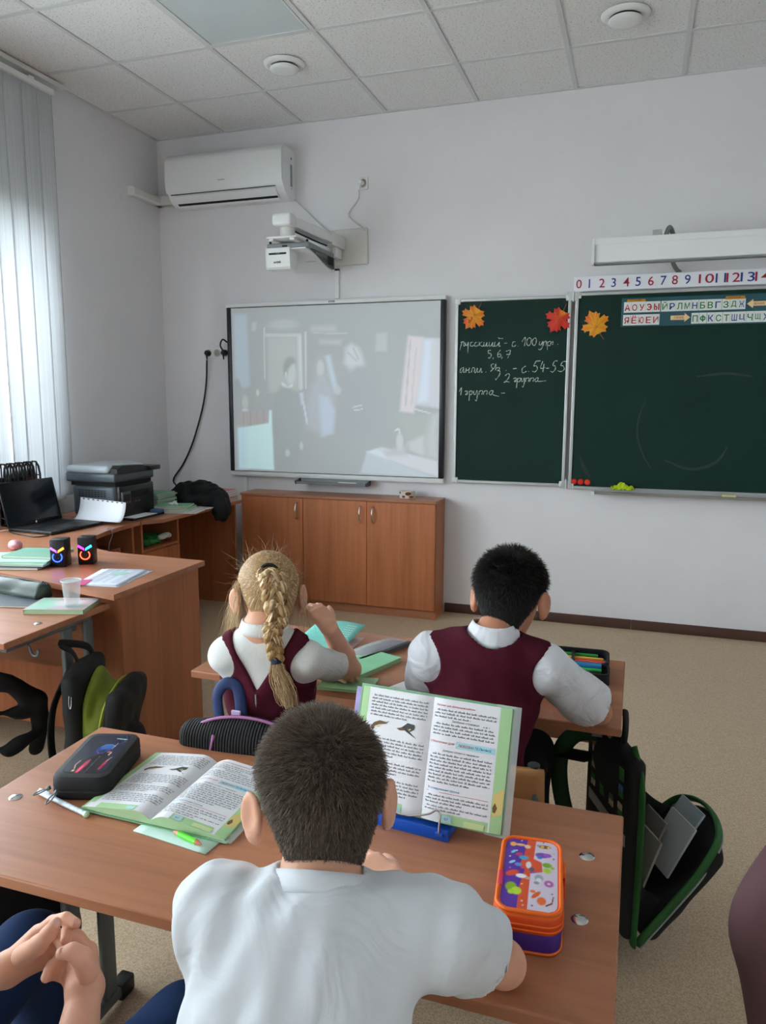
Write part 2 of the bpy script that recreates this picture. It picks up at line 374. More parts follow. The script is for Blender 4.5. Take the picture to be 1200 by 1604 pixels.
# baseboards
bb = MB(); bb.prism([(0, 0), (-.014, 0), (-.014, .05), (-.006, .062), (0, .062)], 2.2, 3.43, 0); struct('baseboard_front', bb, M_BROWN, smooth=True)
struct('baseboard_front.001', MB().prism([(0, 0), (-.014, 0), (-.014, .05), (-.006, .062), (0, .062)], 3.433, RX, 0), M_BROWN, smooth=True)
struct('baseboard_left', MB().prism([(0, 0), (.014, 0), (.014, .05), (.006, .062), (0, .062)], RY, -.02, 1).box((0, -.02, 0), (.001, -.021, .001)), M_BROWN)
struct('baseboard_right', MB().prism([(RX, 0), (RX-.014, 0), (RX-.014, .05), (RX-.006, .062), (RX, .062)], RY, -.02, 1), M_BROWN)

# ceiling: slab, T-bar grid, tiles
ceil = struct('ceiling', MB().box((-.4, .2, RH+.06), (RX+.15, RY-.2, RH+.3)), M_CEIL)
A0, B0, T = 0.55517, 0.56325, 0.6
gx = [A0+T*i for i in range(int((RX-A0)/T)+1)]; gy = [-B0-T*j for j in range(int((-RY-B0)/T)+1)]
g = MB()
for x in gx: g.box((x-.012, 0, RH-.002), (x+.012, RY, RH+.004)); g.box((x-.001, 0, RH+.004), (x+.001, RY, RH+.04))
for y in gy: g.box((0, y-.012, RH-.0015), (RX, y+.012, RH+.004))
g.box((0, -.022, RH-.003), (RX, 0, RH+.02)); g.box((0, 0, RH-.003), (.022, RY, RH+.02)); g.box((RX-.022, 0, RH-.003), (RX, RY, RH+.02))
obj('ceiling_grid', g, M_TBAR, ceil)
cx = [0]+gx+[RX]; cy = [0]+gy+[RY]
protos = {}
LIGHT_CELLS = {(2, 2), (7, 2)}
for i in range(len(cx)-1):
    for j in range(len(cy)-1):
        if (i, j) in LIGHT_CELLS: continue
        w, d = cx[i+1]-cx[i]-.02, cy[j]-cy[j+1]-.02
        if w < .05 or d < .05: continue
        key = (round(w, 3), round(d, 3)); c = ((cx[i]+cx[i+1])/2, (cy[j]+cy[j+1])/2, RH+.004)
        if key not in protos:
            o = obj('ceiling_tile', MB().box((c[0]-w/2, c[1]-d/2, c[2]), (c[0]+w/2, c[1]+d/2, c[2]+.015)), M_TILE, ceil)
            # centre the mesh on the tile so that alike tiles share it
            off = Vector(c)-ceil.location; o.data.transform(Matrix.Translation(-off)); o.location = off; protos[key] = o
        else:
            o = protos[key].copy(); COL.objects.link(o); o.location = Vector(c)-ceil.location
M_DIFF = mat('frosted_diffuser', 'c6cfd3', .25, spec=.4)
LBL = {(2, 2): 'square recessed light panel, unlit, in the ceiling by the window wall near the air conditioner'}
for k, (i, j) in enumerate(sorted(LIGHT_CELLS)):
    x0, x1, y0, y1 = cx[i]+.014, cx[i+1]-.014, cy[j+1]+.014, cy[j]-.014
    if (i, j) != (2, 2) and (i, j) not in ((7, 2),): continue
    t = empty('ceiling_light', ((x0+x1)/2, (y0+y1)/2, RH), LBL.get((i, j), 'square recessed light panel, unlit, over the right side of the room'), 'ceiling light', 'square ceiling light panels')
    f = MB(); fw_ = .012
    f.box((x0, y0, RH-.004), (x1, y0+fw_, RH+.01)); f.box((x0, y1-fw_, RH-.004), (x1, y1, RH+.01)); f.box((x0, y0+fw_, RH-.004), (x0+fw_, y1-fw_, RH+.01)); f.box((x1-fw_, y0+fw_, RH-.004), (x1, y1-fw_, RH+.01))
    obj('frame', f, M_TBAR, t); obj('diffuser', MB().box((x0+fw_, y0+fw_, RH), (x1-fw_, y1-fw_, RH+.01)), M_DIFF, t)
for (i, j) in LIGHT_CELLS:
    if (i, j) in ((2, 2), (7, 2)): continue
    obj('ceiling_tile', MB().box((cx[i]+.01, cy[j]-.01, RH+.004), (cx[i+1]-.01, cy[j+1]+.01, RH+.019)), M_TILE, ceil)
# round air valves
for (vx, vy, lb) in ((1.445, -.86, 'round white air valve in the ceiling nearest the air conditioner'), (3.253, -.835, 'round white air valve in the ceiling above the chalkboard')):
    t = empty('air_valve', (vx, vy, RH-.002), lb, 'air valve', 'round ceiling air valves')
    obj('rim', MB().lathe([(.07, 0), (.072, -.012), (.095, -.014), (.112, -.006), (.116, 0)], 40, c=(vx, vy, RH-.002)), M_WHITE, t, smooth=True)
    obj('throat', MB().lathe([(.069, .012), (.069, -.002), (.0695, -.002), (.0695, .012)], 32, c=(vx, vy, RH-.002)).lathe([(.0, .004), (.069, .004)], 32, c=(vx, vy, RH-.004)), M_BLACKM, t)
    obj('disc', MB().lathe([(0, -.040), (.05, -.040), (.072, -.036), (.080, -.028), (.078, -.022), (.03, -.018), (.012, -.016), (.012, .002)], 40, c=(vx, vy, RH-.002)), M_WHITE, t, smooth=True)

# vertical blind at the front end of the first window
rail = empty('vertical_blind', (.07, -1.9, 3.205), 'white vertical fabric blind drawn back at the front end of the window', 'blind')
obj('headrail', MB().rbox((.052, -3.2, 3.205), (.088, -1.115, 3.235), .006), M_WHITE, rail)
obj('bracket', MB().rbox((.0, -1.30, 3.235), (.08, -1.26, 3.25), .003), M_WHITE, rail)
def slat(y, ang, x=.07, w=.127):
    c, s = math.cos(ang), math.sin(ang)
    def fn(u, v):
        a = (u-.5)*w; b = .003*(1-(2*u-1)**2)
        return (x+a*s+b*c, y+a*c-b*s, .86+v*2.34)
    return MB().sheet(fn, 6, 1, .0008)
ys_ = [-1.183, -1.300, -1.417, -1.532, -1.648, -1.764, -1.880]
an_ = [.03, .03, .03, -.10, -.10, -.10, -.10]
for y, a in zip(ys_, an_): obj('slat', slat(y, a), M_BLIND, rail, smooth='all')
obj('chain', MB().tube([(.07, -1.118, 3.2), (.07, -1.118, 1.0)], .0022, 5), M_WHITE, rail)
# curtain rail plate on the wall/ceiling joint
tag(obj('curtain_rail', MB().rbox((.012, -3.3, 3.266), (.08, -1.02, 3.294), .004), M_OFFW), 'narrow white ceiling curtain rail along the top of the window wall', 'curtain rail')
# ================================================================ air conditioner
ac = empty('air_conditioner', (.65, 0, 2.79), 'long white wall air conditioner mounted high in the front corner', 'air conditioner')
X0, X1 = .20, 1.10
prof = [(0, 2.80), (-.10, 2.795), (-.155, 2.825), (-.185, 2.868), (-.192, 2.90), (-.190, 3.09), (-.165, 3.118), (-.03, 3.122), (0, 3.118)]
obj('body', MB().prism(prof, X0+.006, X1-.002, 0), M_WHITE, ac, smooth=35)
pf = [(-.193, 2.872), (-.206, 2.90), (-.211, 2.98), (-.206, 3.075), (-.194, 3.100), (-.170, 3.122), (-.160, 3.126), (-.158, 3.121), (-.186, 3.094), (-.196, 3.07), (-.200, 2.98), (-.196, 2.90), (-.188, 2.874)]
acp = obj('front_panel', MB().prism(pf, X0, X1-.002, 0), M_WHITE, ac, smooth=35)
obj('louver', MB().prism([(-.110, 2.793), (-.152, 2.817), (-.178, 2.851), (-.181, 2.855), (-.184, 2.850), (-.157, 2.813), (-.113, 2.789)], X0+.05, X1-.06, 0), M_WHITE, ac, smooth=35)
obj('air_slot', MB().prism([(-.148, 2.8085), (-.131, 2.7992), (-.1318, 2.7975), (-.1488, 2.8068)], X0+.06, X1-.065, 0), M_BLACKM, ac); obj('panel_seam', MB().prism([(-.1825, 2.8605), (-.1875, 2.8645), (-.1885, 2.8625), (-.184, 2.8585)], X0+.03, X1-.06, 0), M_DGREY, ac)
obj('side_label', MB().box((X1-.002, -.075, 2.88), (X1-.0008, -.045, 3.02)), mat('rating_label', '8f9295', .6, var=.5, vscale=120), ac)
obj('side_screw', MB().cyl((X1-.003, -.06, 3.06), (X1, -.06, 3.06), .007, 14), M_DGREY, ac); obj('side_screw', MB().cyl((X1-.003, -.06, 2.865), (X1, -.06, 2.865), .004, 10), M_DGREY, ac)
obj('nameplate', MB().box((.62, -.2118, 2.923), (.67, -.2095, 2.929)), mat('silver_nameplate', 'a8abad', .3, metal=.5), ac)
# pipe cover on the left wall into the unit
tag(obj('pipe_cover', MB().prism([(0, 2.838), (.045, 2.838), (.058, 2.85), (.058, 2.885), (.045, 2.898), (0, 2.898)], -.36, -.0, 1).box((.0, -.06, 2.838), (.199, -.001, 2.898)), M_OFFW, smooth=30), 'white pipe duct running along the side wall into the air conditioner', 'pipe')
tag(obj('wall_plaster_patch', MB().lathe([(0, .003), (.012, .003), (.02, 0)], 14, M=Matrix.Translation((0, -.43, 2.81)) @ Matrix.Rotation(PI/2, 4, 'Y')), M_OFFW, smooth=True), 'small pale plaster patch on the side wall below the pipe duct', 'plaster patch')

# ================================================================ sockets, cords
def socket(name, x0, x1, z0, z1, label, n=1, vert=False):
    t = empty(name, ((x0+x1)/2, 0, z0), label, 'wall socket')
    obj('plate', MB().rbox((x0, -.010, z0), (x1, 0, z1), .003), M_WHITE, t, smooth=30)
    w = (x1-x0)/n
    for i in range(n):
        cx_ = x0+w*(i+.5); cz = (z0+z1)/2; r = min(w, z1-z0)*.40
        M = Matrix.Translation((cx_, -.010, cz)) @ Matrix.Rotation(PI/2, 4, 'X')
        obj('outlet', MB().lathe([(r*.82, -.002), (r, -.002), (r, .004), (r*.86, .004), (r*.82, -.001)], 24, M=M).lathe([(0, .0005), (r*.84, .0005)], 24, M=M), M_OFFW, t, smooth=30)
    return t
socket('wall_socket', 1.555, 1.632, 2.835, 2.913, 'single white wall socket above the projector with a white plug')
def plug(name, x, z, m, label, r=.018, y0=-.0142, ln=.038, tail=(0, -1)):
    t = empty(name, (x, y0, z), label, 'plug')
    M = Matrix.Translation((x, y0, z)) @ Matrix.Rotation(PI/2, 4, 'X')
    obj('head', MB().lathe([(0, 0), (r, 0), (r, ln*.35), (r*.86, ln*.8), (r*.55, ln), (0, ln)], 20, M=M), m, t, smooth=35)
    obj('strain_relief', MB().tube([(x, y0-ln*.7, z), (x+tail[0]*.02, y0-ln*.7, z+tail[1]*.02), (x+tail[0]*.05, y0-ln*.6, z+tail[1]*.05)], [.009, .007, .004], 8), m, t, smooth=40)
    return t
M_WCABLE = mat('white_cable', 'd2d3d3', .45); M_BCABLE = mat('black_cable', '17171a', .4)
plug('power_plug', 1.592, 2.874, M_WHITE, 'white plug in the single socket above the projector', tail=(-.2, -1))
def smooth_path(pts, n=6):
    P = [np.array(p, float) for p in pts]; P = [2*P[0]-P[1]]+P+[2*P[-1]-P[-2]]; out = []
    for i in range(1, len(P)-2):
        for k in range(n):
            t = k/n; a, b, c, d = P[i-1], P[i], P[i+1], P[i+2]
            out.append(tuple(.5*((2*b)+(c-a)*t+(2*a-5*b+4*c-d)*t*t+(3*b-a-3*c+d)*t**3)))
    out.append(tuple(P[-2])); return out
def cord(name, pts, r, m, label, n=6): return tag(obj(name, MB().tube(smooth_path(pts, n), r, 7), m, smooth='all'), label, 'cable')
cord('power_cable', [(1.58, -.038, 2.823)]+[tuple(PY(*q, -.012)) for q in ((561, 312), (547, 333), (551, 343), (568, 356))]+[tuple(PY(571, 360, -.034))], .0045, M_WCABLE, 'thin white cord hanging from the single socket down to the projector plate')
cord('signal_cable', [(1.104, -.02, 2.805)]+[tuple(PY(*q, -.012)) for q in ((478, 328), (495, 345), (512, 360), (520, 362))]+[tuple(PY(545, 361, -.014))], .004, M_WCABLE, 'thin white cable between the air conditioner and the projector plate')

# ================================================================ projector on its arm
pr = empty('projector', (1.31, -.36, 2.33), 'white and grey projector on a telescopic arm and wall plate above the whiteboard', 'projector')
pa = pr
obj('wall_plate', MB().rbox((1.395, -.026, 2.352), (1.632, 0, 2.59), .012, 3), M_OFFW, pa, smooth=30)
ar0, ar1 = Vector((1.445, -.02, 2.495)), Vector((1.335, -.62, 2.525))
def bar(mb, a, b, w, h, r=.008):
    d = (b-a); L = d.length; d.normalize(); s = d.cross(Vector((0, 0, 1))).normalized(); u = s.cross(d)
    M = Matrix(((s[0], d[0], u[0], a[0]), (s[1], d[1], u[1], a[1]), (s[2], d[2], u[2], a[2]), (0, 0, 0, 1)))
    return mb.rbox((-w/2, 0, -h/2), (w/2, L, h/2), r, 2, M)
obj('arm_base', bar(MB(), Vector((1.440, -.02, 2.49)), Vector((1.42, -.20, 2.497)), .075, .085), M_OFFW, pa, smooth=30)
obj('arm', bar(MB(), Vector((1.43, -.16, 2.498)), ar1, .062, .062), M_WHITE, pa, smooth=30)
obj('arm_sleeve', bar(MB(), Vector((1.405, -.27, 2.505)), Vector((1.378, -.42, 2.513)), .070, .070), M_WHITE, pa, smooth=30)
obj('arm_end', MB().rbox((1.255, -.68, 2.487), (1.385, -.58, 2.563), .02, 3), M_WHITE, pa, smooth=30)
obj('post', MB().cyl((1.325, -.60, 2.43), (1.325, -.60, 2.50), .045, 24), M_OFFW, pa, smooth=30)
obj('ceiling_cover', MB().rbox((1.415, -.03, 2.39), (1.455, -.14, 2.455), .003), M_WHITE, pa, smooth=30)
obj('cable_tie', MB().tube([(1.36, -.58, 2.47), (1.40, -.40, 2.452), (1.43, -.24, 2.445)], .006, 7), M_BLACK, pa, smooth=True)
obj('hanger_plate', MB().rbox((1.21, -.66, 2.418), (1.41, -.40, 2.43), .003).rbox((1.225, -.655, 2.405), (1.255, -.40, 2.419), .002).rbox((1.365, -.655, 2.405), (1.395, -.40, 2.419), .002), M_WHITE, pa, smooth=30)
# body: grey upper deck, white curved underside, vented grey side, mirror hood
bx0, bx1, by0, by1 = 1.165, 1.455, -.575, -.165
obj('upper_case', MB().rbox((bx0, by0, 2.375), (bx1, by1, 2.408), .012, 3), M_GREYP, pr, smooth=30)
obj('underside', MB().prism([(by0+.002, 2.375), (by0+.002, 2.369), (by0+.06, 2.364), (-.42, 2.352), (-.30, 2.318), (-.20, 2.298), (by1+.004, 2.292), (by1, 2.30), (by1, 2.375)], bx0+.004, bx1-.022, 0), M_WHITE, pr, smooth=30)
obj('side_case', MB().prism([(by0+.05, 2.375), (-.44, 2.362), (-.32, 2.330), (-.21, 2.308), (by1+.006, 2.306), (by1, 2.315), (by1, 2.376)], bx1-.022, bx1-.002, 0), M_DGREY, pr, smooth=30)
vt = MB()
for k in range(9): vt.box((bx1-.004, -.275+k*.010, 2.322), (bx1-.0005, -.270+k*.010, 2.372))
obj('vent_slats', vt, M_BLACKM, pr)
vt = MB()
for k in range(12):
    for q in range(3): vt.box((bx1-.004, -.46+k*.0145, 2.352+q*.007), (bx1-.001, -.453+k*.0145, 2.356+q*.007))
obj('vent_holes', vt, M_GREYP, pr)
hood = obj('mirror_hood', MB().prism([(by0-.012, 2.378), (by0+.03, 2.378), (by0+.10, 2.36), (by0+.10, 2.268), (by0+.075, 2.252), (by0+.004, 2.252), (by0-.006, 2.265)], bx0, bx0+.165, 0), M_WHITE, pr, smooth=30)
obj('lens_slot', MB().rbox((bx0+.022, by0-.0135, 2.338), (bx0+.142, by0-.004, 2.350), .004), M_BLACK, hood)
obj('lens_glint', MB().box((bx0+.075, by0-.0145, 2.340), (bx0+.100, by0-.0135, 2.349)), mat('lens_glint_paint', '5d7486', .1), hood)  # paler patch on the dark slot, a highlight put in as colour
tm = MB(); text_into(tm, 'avtek', (bx0+.055, by0-.0105, 2.286), EX, np.array([0, .03, 1.]), w=.052, bold=.012)
obj('logo_lettering', tm, M_BLACK, hood)
obj('front_port', MB().rbox((bx0+.11, by0-.0015, 2.383), (bx0+.145, by0+.002, 2.394), .001), M_BLACK, pr)
for kx in (bx0+.02, bx1-.02): obj('adjuster_knob', MB().cyl((kx, by0+.02, 2.408), (kx, by0+.02, 2.423), .008, 10), M_BLACK, pr, smooth=30)
obj('warning_label', MB().box((bx1-.13, -.345, 2.3290), (bx1-.06, -.315, 2.3305), M=None), mat('grey_label', '8892a0', .6), pr)
# raceway from the projector down to the board
rw = empty('cable_raceway', (1.41, 0, 2.14), 'thin white vertical cable raceway between projector and whiteboard', 'cable raceway')
obj('channel', MB().rbox((1.395, -.016, 2.14), (1.423, 0, 2.325), .002), M_WHITE, rw)
obj('end_grommet', MB().rbox((1.393, -.018, 2.322), (1.425, 0, 2.336), .003), M_BLACK, rw)
tag(obj('cable_raceway', MB().rbox((.655, -.016, .0), (.683, 0, .885), .002), M_WHITE), 'thin white vertical raceway running down from the whiteboard to the floor', 'cable raceway')

# ================================================================ interactive whiteboard with the projected picture
WX0, WX1, WZ0, WZ1, WY = .575, 2.178, .897, 2.130, -.045
wb = empty('interactive_whiteboard', ((WX0+WX1)/2, 0, WZ0), 'large whiteboard with black side rails showing a projected film scene', 'whiteboard')
obj('panel', MB().box((WX0+.006, -.005, WZ0+.01), (WX1-.006, WY+.008, WZ1-.01)), M_OFFW, wb)
obj('top_rail', MB().rbox((WX0-.014, WY-.006, WZ1-.028), (WX1+.006, -.004, WZ1), .004), M_WHITE, wb, smooth=30)
obj('bottom_rail', MB().rbox((WX0-.008, WY-.006, WZ0), (WX1+.006, -.004, WZ0+.032), .004), M_WHITE, wb, smooth=30)
for a, b in ((WX0-.010, WX0+.022), (WX1-.028, WX1+.004)): obj('side_rail', MB().rbox((a, WY-.003, WZ0+.032), (b, -.004, WZ1-.028), .004), mat('black_rail', '1b1f26', .35), wb, smooth=30)
for z_ in (WZ1-.034, WZ0+.032): obj('inner_seam', MB().box((WX0+.022, WY+.004, z_), (WX1-.028, WY+.0065, z_+.005)), M_BLACK, wb)
tm = MB(); text_into(tm, 'avtek', (1.36, WY-.0068, WZ1-.020), EX, EZ, w=.05, bold=.02); obj('rail_lettering', tm, M_DGREY, wb)
# picture: u to the right, v up
# the photo's picture, read off in board pixels (x 362..697, y 478..748): helper converts to u,v on the board plane
def UV(px, py):
    q = PY(px, py, WY+.006); return ((q[0]-(WX0+.022))/(WX1-.028-WX0-.022), (q[2]-(WZ0+.036))/(WZ1-.034-WZ0-.036))
def L4(x, y): return UV(300+x*.35, 440+y*.35)       # from the enlarged view of the board
pic = Pic(190, 150, 'aeb5b7')
U, V = pic.U, pic.V
noise = rng.normal(0, 1, (12, 10))
def pp(pts): return [L4(*p) for p in pts]
pic.poly(pp([(188, 148), (246, 148), (262, 470), (232, 480), (196, 440)]), 'b9c8d2', .01)                       # pale column
pic.poly(pp([(272, 185), (290, 185), (288, 222), (268, 224)]), 'c2c8c9', .006)
pic.poly(pp([(328, 236), (490, 236), (500, 480), (478, 490), (470, 250), (334, 250)]), 'c9cfd0', .005)         # door casing
pic.poly(pp([(338, 252), (468, 252), (478, 500), (344, 500)]), 'bcc2c2', .01)
pic.line(pp([(326, 210), (328, 440)]), .004, 'ccd0d0'); pic.line(pp([(510, 230), (512, 480)]), .005, 'd0d6d8')
pic.line(pp([(486, 246), (492, 486)]), .005, 'd4dadb')
pic.ell(*L4(410, 195), .07, .03, 'bcc3c4', soft=.5); pic.poly(pp([(540, 205), (640, 205), (640, 224), (540, 222)]), 'c5cacd', .02)
pic.line(pp([(548, 234), (696, 236)]), .004, 'c9cdd0'); pic.poly(pp([(570, 262), (672, 264), (668, 286), (572, 284)]), 'c6c9ce', .01)
pic.poly(pp([(520, 240), (760, 240), (880, 400), (880, 700), (520, 700)]), 'adb2b6', .05, .35)
# boy in profile
pic.ell(*L4(440, 385), .033, .06, 'a9b1b1', soft=.3)                               # hair
pic.poly(pp([(424, 390), (448, 368), (462, 372), (468, 400), (466, 430), (456, 458), (436, 462), (424, 440)]), 'c8d1d0', .008)
pic.poly(pp([(414, 392), (424, 350), (452, 342), (466, 362), (448, 374), (432, 398), (426, 430), (414, 420)]), 'a3abab', .008)
pic.ell(*L4(422, 420), .006, .018, 'cad2d2', soft=.3)
pic.poly(pp([(404, 452), (432, 474), (452, 462), (452, 474), (430, 482), (406, 472)]), 'dde4e6', .004)
pic.poly(pp([(400, 470), (440, 480), (484, 500), (496, 640), (492, 760), (470, 850), (388, 850), (364, 600), (372, 510)]), 'aab2b3', .012)
pic.ell(*L4(430, 770), .012, .022, 'c6cece', soft=.4); pic.ell(*L4(492, 738), .009, .025, 'c6cece', soft=.4)
pic.poly(pp([(484, 500), (500, 500), (502, 550), (492, 555)]), 'cdd9e4', .006)
# girl with long hair in pale blue
pic.ell(*L4(578, 390), .036, .075, 'b4b9bd', soft=.4); pic.ell(*L4(577, 392), .018, .05, 'c9ced1', soft=.3)
pic.poly(pp([(560, 430), (600, 420), (636, 480), (640, 560), (632, 680), (584, 694), (520, 660), (512, 560), (530, 480)]), 'b8c0c6', .02)
pic.poly(pp([(572, 510), (612, 520), (642, 580), (632, 682), (584, 696), (576, 600)]), 'c3cfdd', .012)
pic.poly(pp([(598, 336), (620, 332), (650, 460), (666, 490), (640, 500), (622, 440)]), 'c6d3de', .010)
pic.line(pp([(500, 540), (518, 640)]), .006, 'cfd9e4'); pic.ell(*L4(655, 490), .016, .025, 'c8cdd0', soft=.4)
# coats on the rack, dark coat
pic.poly(pp([(690, 300), (715, 280), (750, 300), (765, 340), (776, 380), (740, 385), (712, 404), (684, 370)]), 'cdd3d6', .014)
pic.line(pp([(700, 320), (742, 360)]), .005, 'b6bdc0'); pic.line(pp([(724, 300), (748, 350)]), .005, 'b6bdc0')
pic.poly(pp([(700, 400), (800, 380), (830, 500), (820, 680), (680, 690), (672, 500)]), 'abb2b6', .04, .7)
pic.line(pp([(722, 566), (762, 556)]), .004, 'd2d8db'); pic.line(pp([(728, 580), (764, 574)]), .004, 'd2d8db')
pic.poly(pp([(826, 234), (876, 232), (874, 316), (824, 316)]), 'bdc4c4', .006)
# curtained window on the right
pic.poly(pp([(974, 248), (1122, 262), (1112, 570), (1000, 556)]), 'c9ced6', .008)
pic.poly(pp([(1040, 262), (1080, 262), (1062, 540), (1012, 545), (1030, 380)]), 'd5dfec', .015)
pic.poly(pp([(1078, 262), (1096, 262), (1094, 560), (1072, 560)]), 'd2d5da', .01); pic.poly(pp([(1104, 258), (1128, 258), (1114, 570), (1098, 568)]), 'd3d6db', .008)
pic.poly(pp([(970, 246), (1036, 252), (1020, 420), (996, 594), (932, 584), (948, 430)]), 'd9d4d8', .008)
pic.line(pp([(980, 262), (958, 560)]), .005, 'bfc3c6'); pic.line(pp([(1006, 300), (984, 560)]), .004, 'c9c8cc')
pic.line(pp([(1000, 574), (1066, 592)]), .005, 'd6d8d8')
pic.poly(pp([(920, 600), (1060, 600), (1060, 720), (960, 700)]), 'b2bbb8', .02)
# table with cloth and things at the lower right
pic.poly(pp([(784, 764), (850, 744), (1100, 806), (1108, 880), (1090, 874), (960, 830)]), 'd2d6dc', .006)
pic.poly(pp([(784, 764), (960, 830), (1100, 882), (756, 860)]), 'c3cdd4', .006)
pic.poly(pp([(782, 766), (830, 752), (860, 776), (880, 800)]), 'd3dfe4', .006)
pic.poly(pp([(966, 722), (1040, 692), (1046, 770), (1036, 784), (976, 760)]), 'cacbcf', .012); pic.poly(pp([(862, 760), (960, 740), (962, 782), (870, 784)]), 'c3c7cb', .014)
pic.ell(*L4(932, 720), .016, .05, 'ccd0d2', soft=.4); pic.line(pp([(912, 670), (926, 660), (932, 680)]), .005, 'd6dada')
pic.poly(pp([(1072, 600), (1110, 590), (1100, 690), (1060, 740), (1060, 660)]), 'c5cac9', .02); pic.poly(pp([(1060, 690), (1110, 690), (1108, 800), (1050, 790)]), 'c4c9ca', .02)
# white stove at the lower left, shelf over it, jugs
pic.poly(pp([(204, 590), (346, 574), (348, 632), (206, 656)]), 'b9b5b6', .004); 
for k in range(4): pic.line(pp([(232+k*30, 592-k*4), (234+k*30, 650-k*5)]), .003, 'aaa8aa')
pic.poly(pp([(208, 658), (346, 636), (348, 578), (358, 580), (370, 846), (214, 838)]), 'd3f2f4', .004); pic.poly(pp([(208, 658), (240, 654), (246, 838), (214, 838)]), 'c9e2f4', .02, .7)
pic.ell(*L4(240, 545), .016, .045, 'c3caca', soft=.4); pic.ell(*L4(290, 520), .022, .05, 'b0b6b6', soft=.3); pic.ell(*L4(296, 500), .008, .02, 'd0d4d4', soft=.4); pic.ell(*L4(240, 578), .018, .008, 'd2d8d8', soft=.4)
pic.ell(*L4(205, 480), .018, .06, 'a9b2b4', soft=.4)
pu0, pu1, pv0, pv1 = WX0+.022, WX1-.028, WZ0+.036, WZ1-.034
def pfn(u, v): return (pu0+(pu1-pu0)*u, WY+.006, pv0+(pv1-pv0)*v)
M_PROJ = vmat('projected_picture', .45, spec=.35, emit=.10)
pic.build('projected_picture', pfn, M_PROJ, wb)
wt = empty('pen_tray', (1.39, -.05, .85), 'grey pen tray hanging under the large whiteboard', 'tray')
obj('trough', MB().prism([(-.03, .896), (-.03, .868), (-.05, .862), (-.115, .862), (-.122, .880), (-.117, .880), (-.112, .868), (-.052, .868), (-.036, .873), (-.036, .896)], 1.13, 1.655, 0), M_GREYP, wt, smooth=30)
for x_ in (1.122, 1.654): obj('end_cap', MB().prism([(-.03, .896), (-.03, .866), (-.05, .860), (-.116, .860), (-.124, .882)], x_, x_+.009, 0), M_DGREY, wt)
tag(obj('marker_pen', MB().cyl((1.44, -.085, .876), (1.56, -.085, .876), .0075, 12).cyl((1.56, -.085, .876), (1.575, -.085, .876), .006, 12), M_WHITE, smooth=30), 'white marker lying in the pen tray under the whiteboard', 'marker')
# double socket left of the board with the black plugs
socket('wall_socket', .350, .563, 1.748, 1.826, 'triple white wall socket left of the whiteboard with black plugs', 3)
plug('power_plug', .388, 1.787, M_BLACK, 'black plug at the left end of the triple socket', r=.022)
plug('power_plug', .527, 1.787, M_BLACK, 'black plug tucked against the left rail of the whiteboard', r=.022)
cord('power_cable', [(.388, -.04, 1.735)]+[tuple(PY(*q, -.02)) for q in ((323, 600), (317, 640), (303, 690), (288, 725), (272, 750))]+[(.10, -.06, .80)], .0065, M_BCABLE, 'long black cord hanging down the wall left of the whiteboard')
cord('power_cable', [(.527, -.045, 1.80), (.512, -.055, 1.84), (.530, -.05, 1.88), (.556, -.03, 1.86)], .006, M_BCABLE, 'short black cord looping behind the left edge of the whiteboard')

# ================================================================ chalkboard
M_CHALK = mat('green_chalkboard', '0f2f28', .6, spec=.25, var=.10, vscale=2.5)
CY = -.035
def board(name, x0, x1, z0, z1, label, y=CY):
    t = empty(name, ((x0+x1)/2, 0, z0), label, 'chalkboard')
    fwid = .019
    obj('panel', MB().box((x0+fwid, y, z0+fwid), (x1-fwid, -.012, z1-fwid)), M_CHALK, t)
    for nm, a, b in (('top_frame', (x0, y-.010, z1-fwid), (x1, -.012, z1)), ('bottom_frame', (x0, y-.010, z0), (x1, -.012, z0+fwid)), ('side_frame', (x0, y-.010, z0+fwid), (x0+fwid, -.012, z1-fwid)), ('side_frame', (x1-fwid, y-.010, z0+fwid), (x1, -.012, z1-fwid))):
        obj(nm, MB().rbox(a, b, .003), M_ALU, t)
    for cx_, sx in ((x0, 1), (x1, -1)):
        for cz, sz in ((z0, 1), (z1, -1)):
            obj('corner_cap', MB().rbox((cx_-sx*.002, y-.014, cz-sz*.002), (cx_+sx*.034, -.011, cz+sz*.034), .004), M_OFFW, t, smooth=30)
    obj('mount_block', MB().box((x0+.1, -.012, z0+.1), (x1-.1, 0, z1-.1)), M_GREYP, t)
    return t
CBL = board('chalkboard_wing', 2.250, 2.982, .908, 2.098, 'narrow green chalkboard wing with white chalk homework notes')
CBM = board('chalkboard', 3.006, 4.506, .896, 2.108, 'wide green main chalkboard under the number line')
board('chalkboard_wing', 4.530, 5.262, .908, 2.098, 'narrow blank green chalkboard wing at the right end')
for z in (.93, 2.085):
    h = obj('hinge', MB().cyl((2.994, CY-.016, z-.03), (2.994, CY-.016, z+.03), .006, 10), M_ALU, CBM, smooth=30)
    obj('leaf', MB().prism([(2.955, z+.028), (2.99, z+.028), (2.99, z-.022), (2.97, z-.022)] if z > 1.5 else [(2.955, z-.028), (2.99, z-.028), (2.99, z+.022), (2.97, z+.022)], CY-.017, CY-.0145, 1), M_ALU, h)
    obj('leaf', MB().prism([(3.033, z+.028), (2.998, z+.028), (2.998, z-.022), (3.018, z-.022)] if z > 1.5 else [(3.033, z-.028), (2.998, z-.028), (2.998, z+.022), (3.018, z+.022)], CY-.017, CY-.0145, 1), M_ALU, h)
ct = empty('chalk_tray', (3.7, -.05, .86), 'long aluminium chalk tray under the main chalkboard', 'tray')
obj('trough', MB().prism([(CY-.0105, .915), (CY-.0105, .885), (-.11, .876), (-.118, .89), (-.113, .89), (-.107, .881), (CY-.016, .889), (CY-.016, .915)], 3.17, 4.46, 0), M_ALU, ct, smooth=30)
obj('end_cap', MB().box((3.155, CY-.011, .874), (3.171, -.119, .893)), M_WHITE, ct)
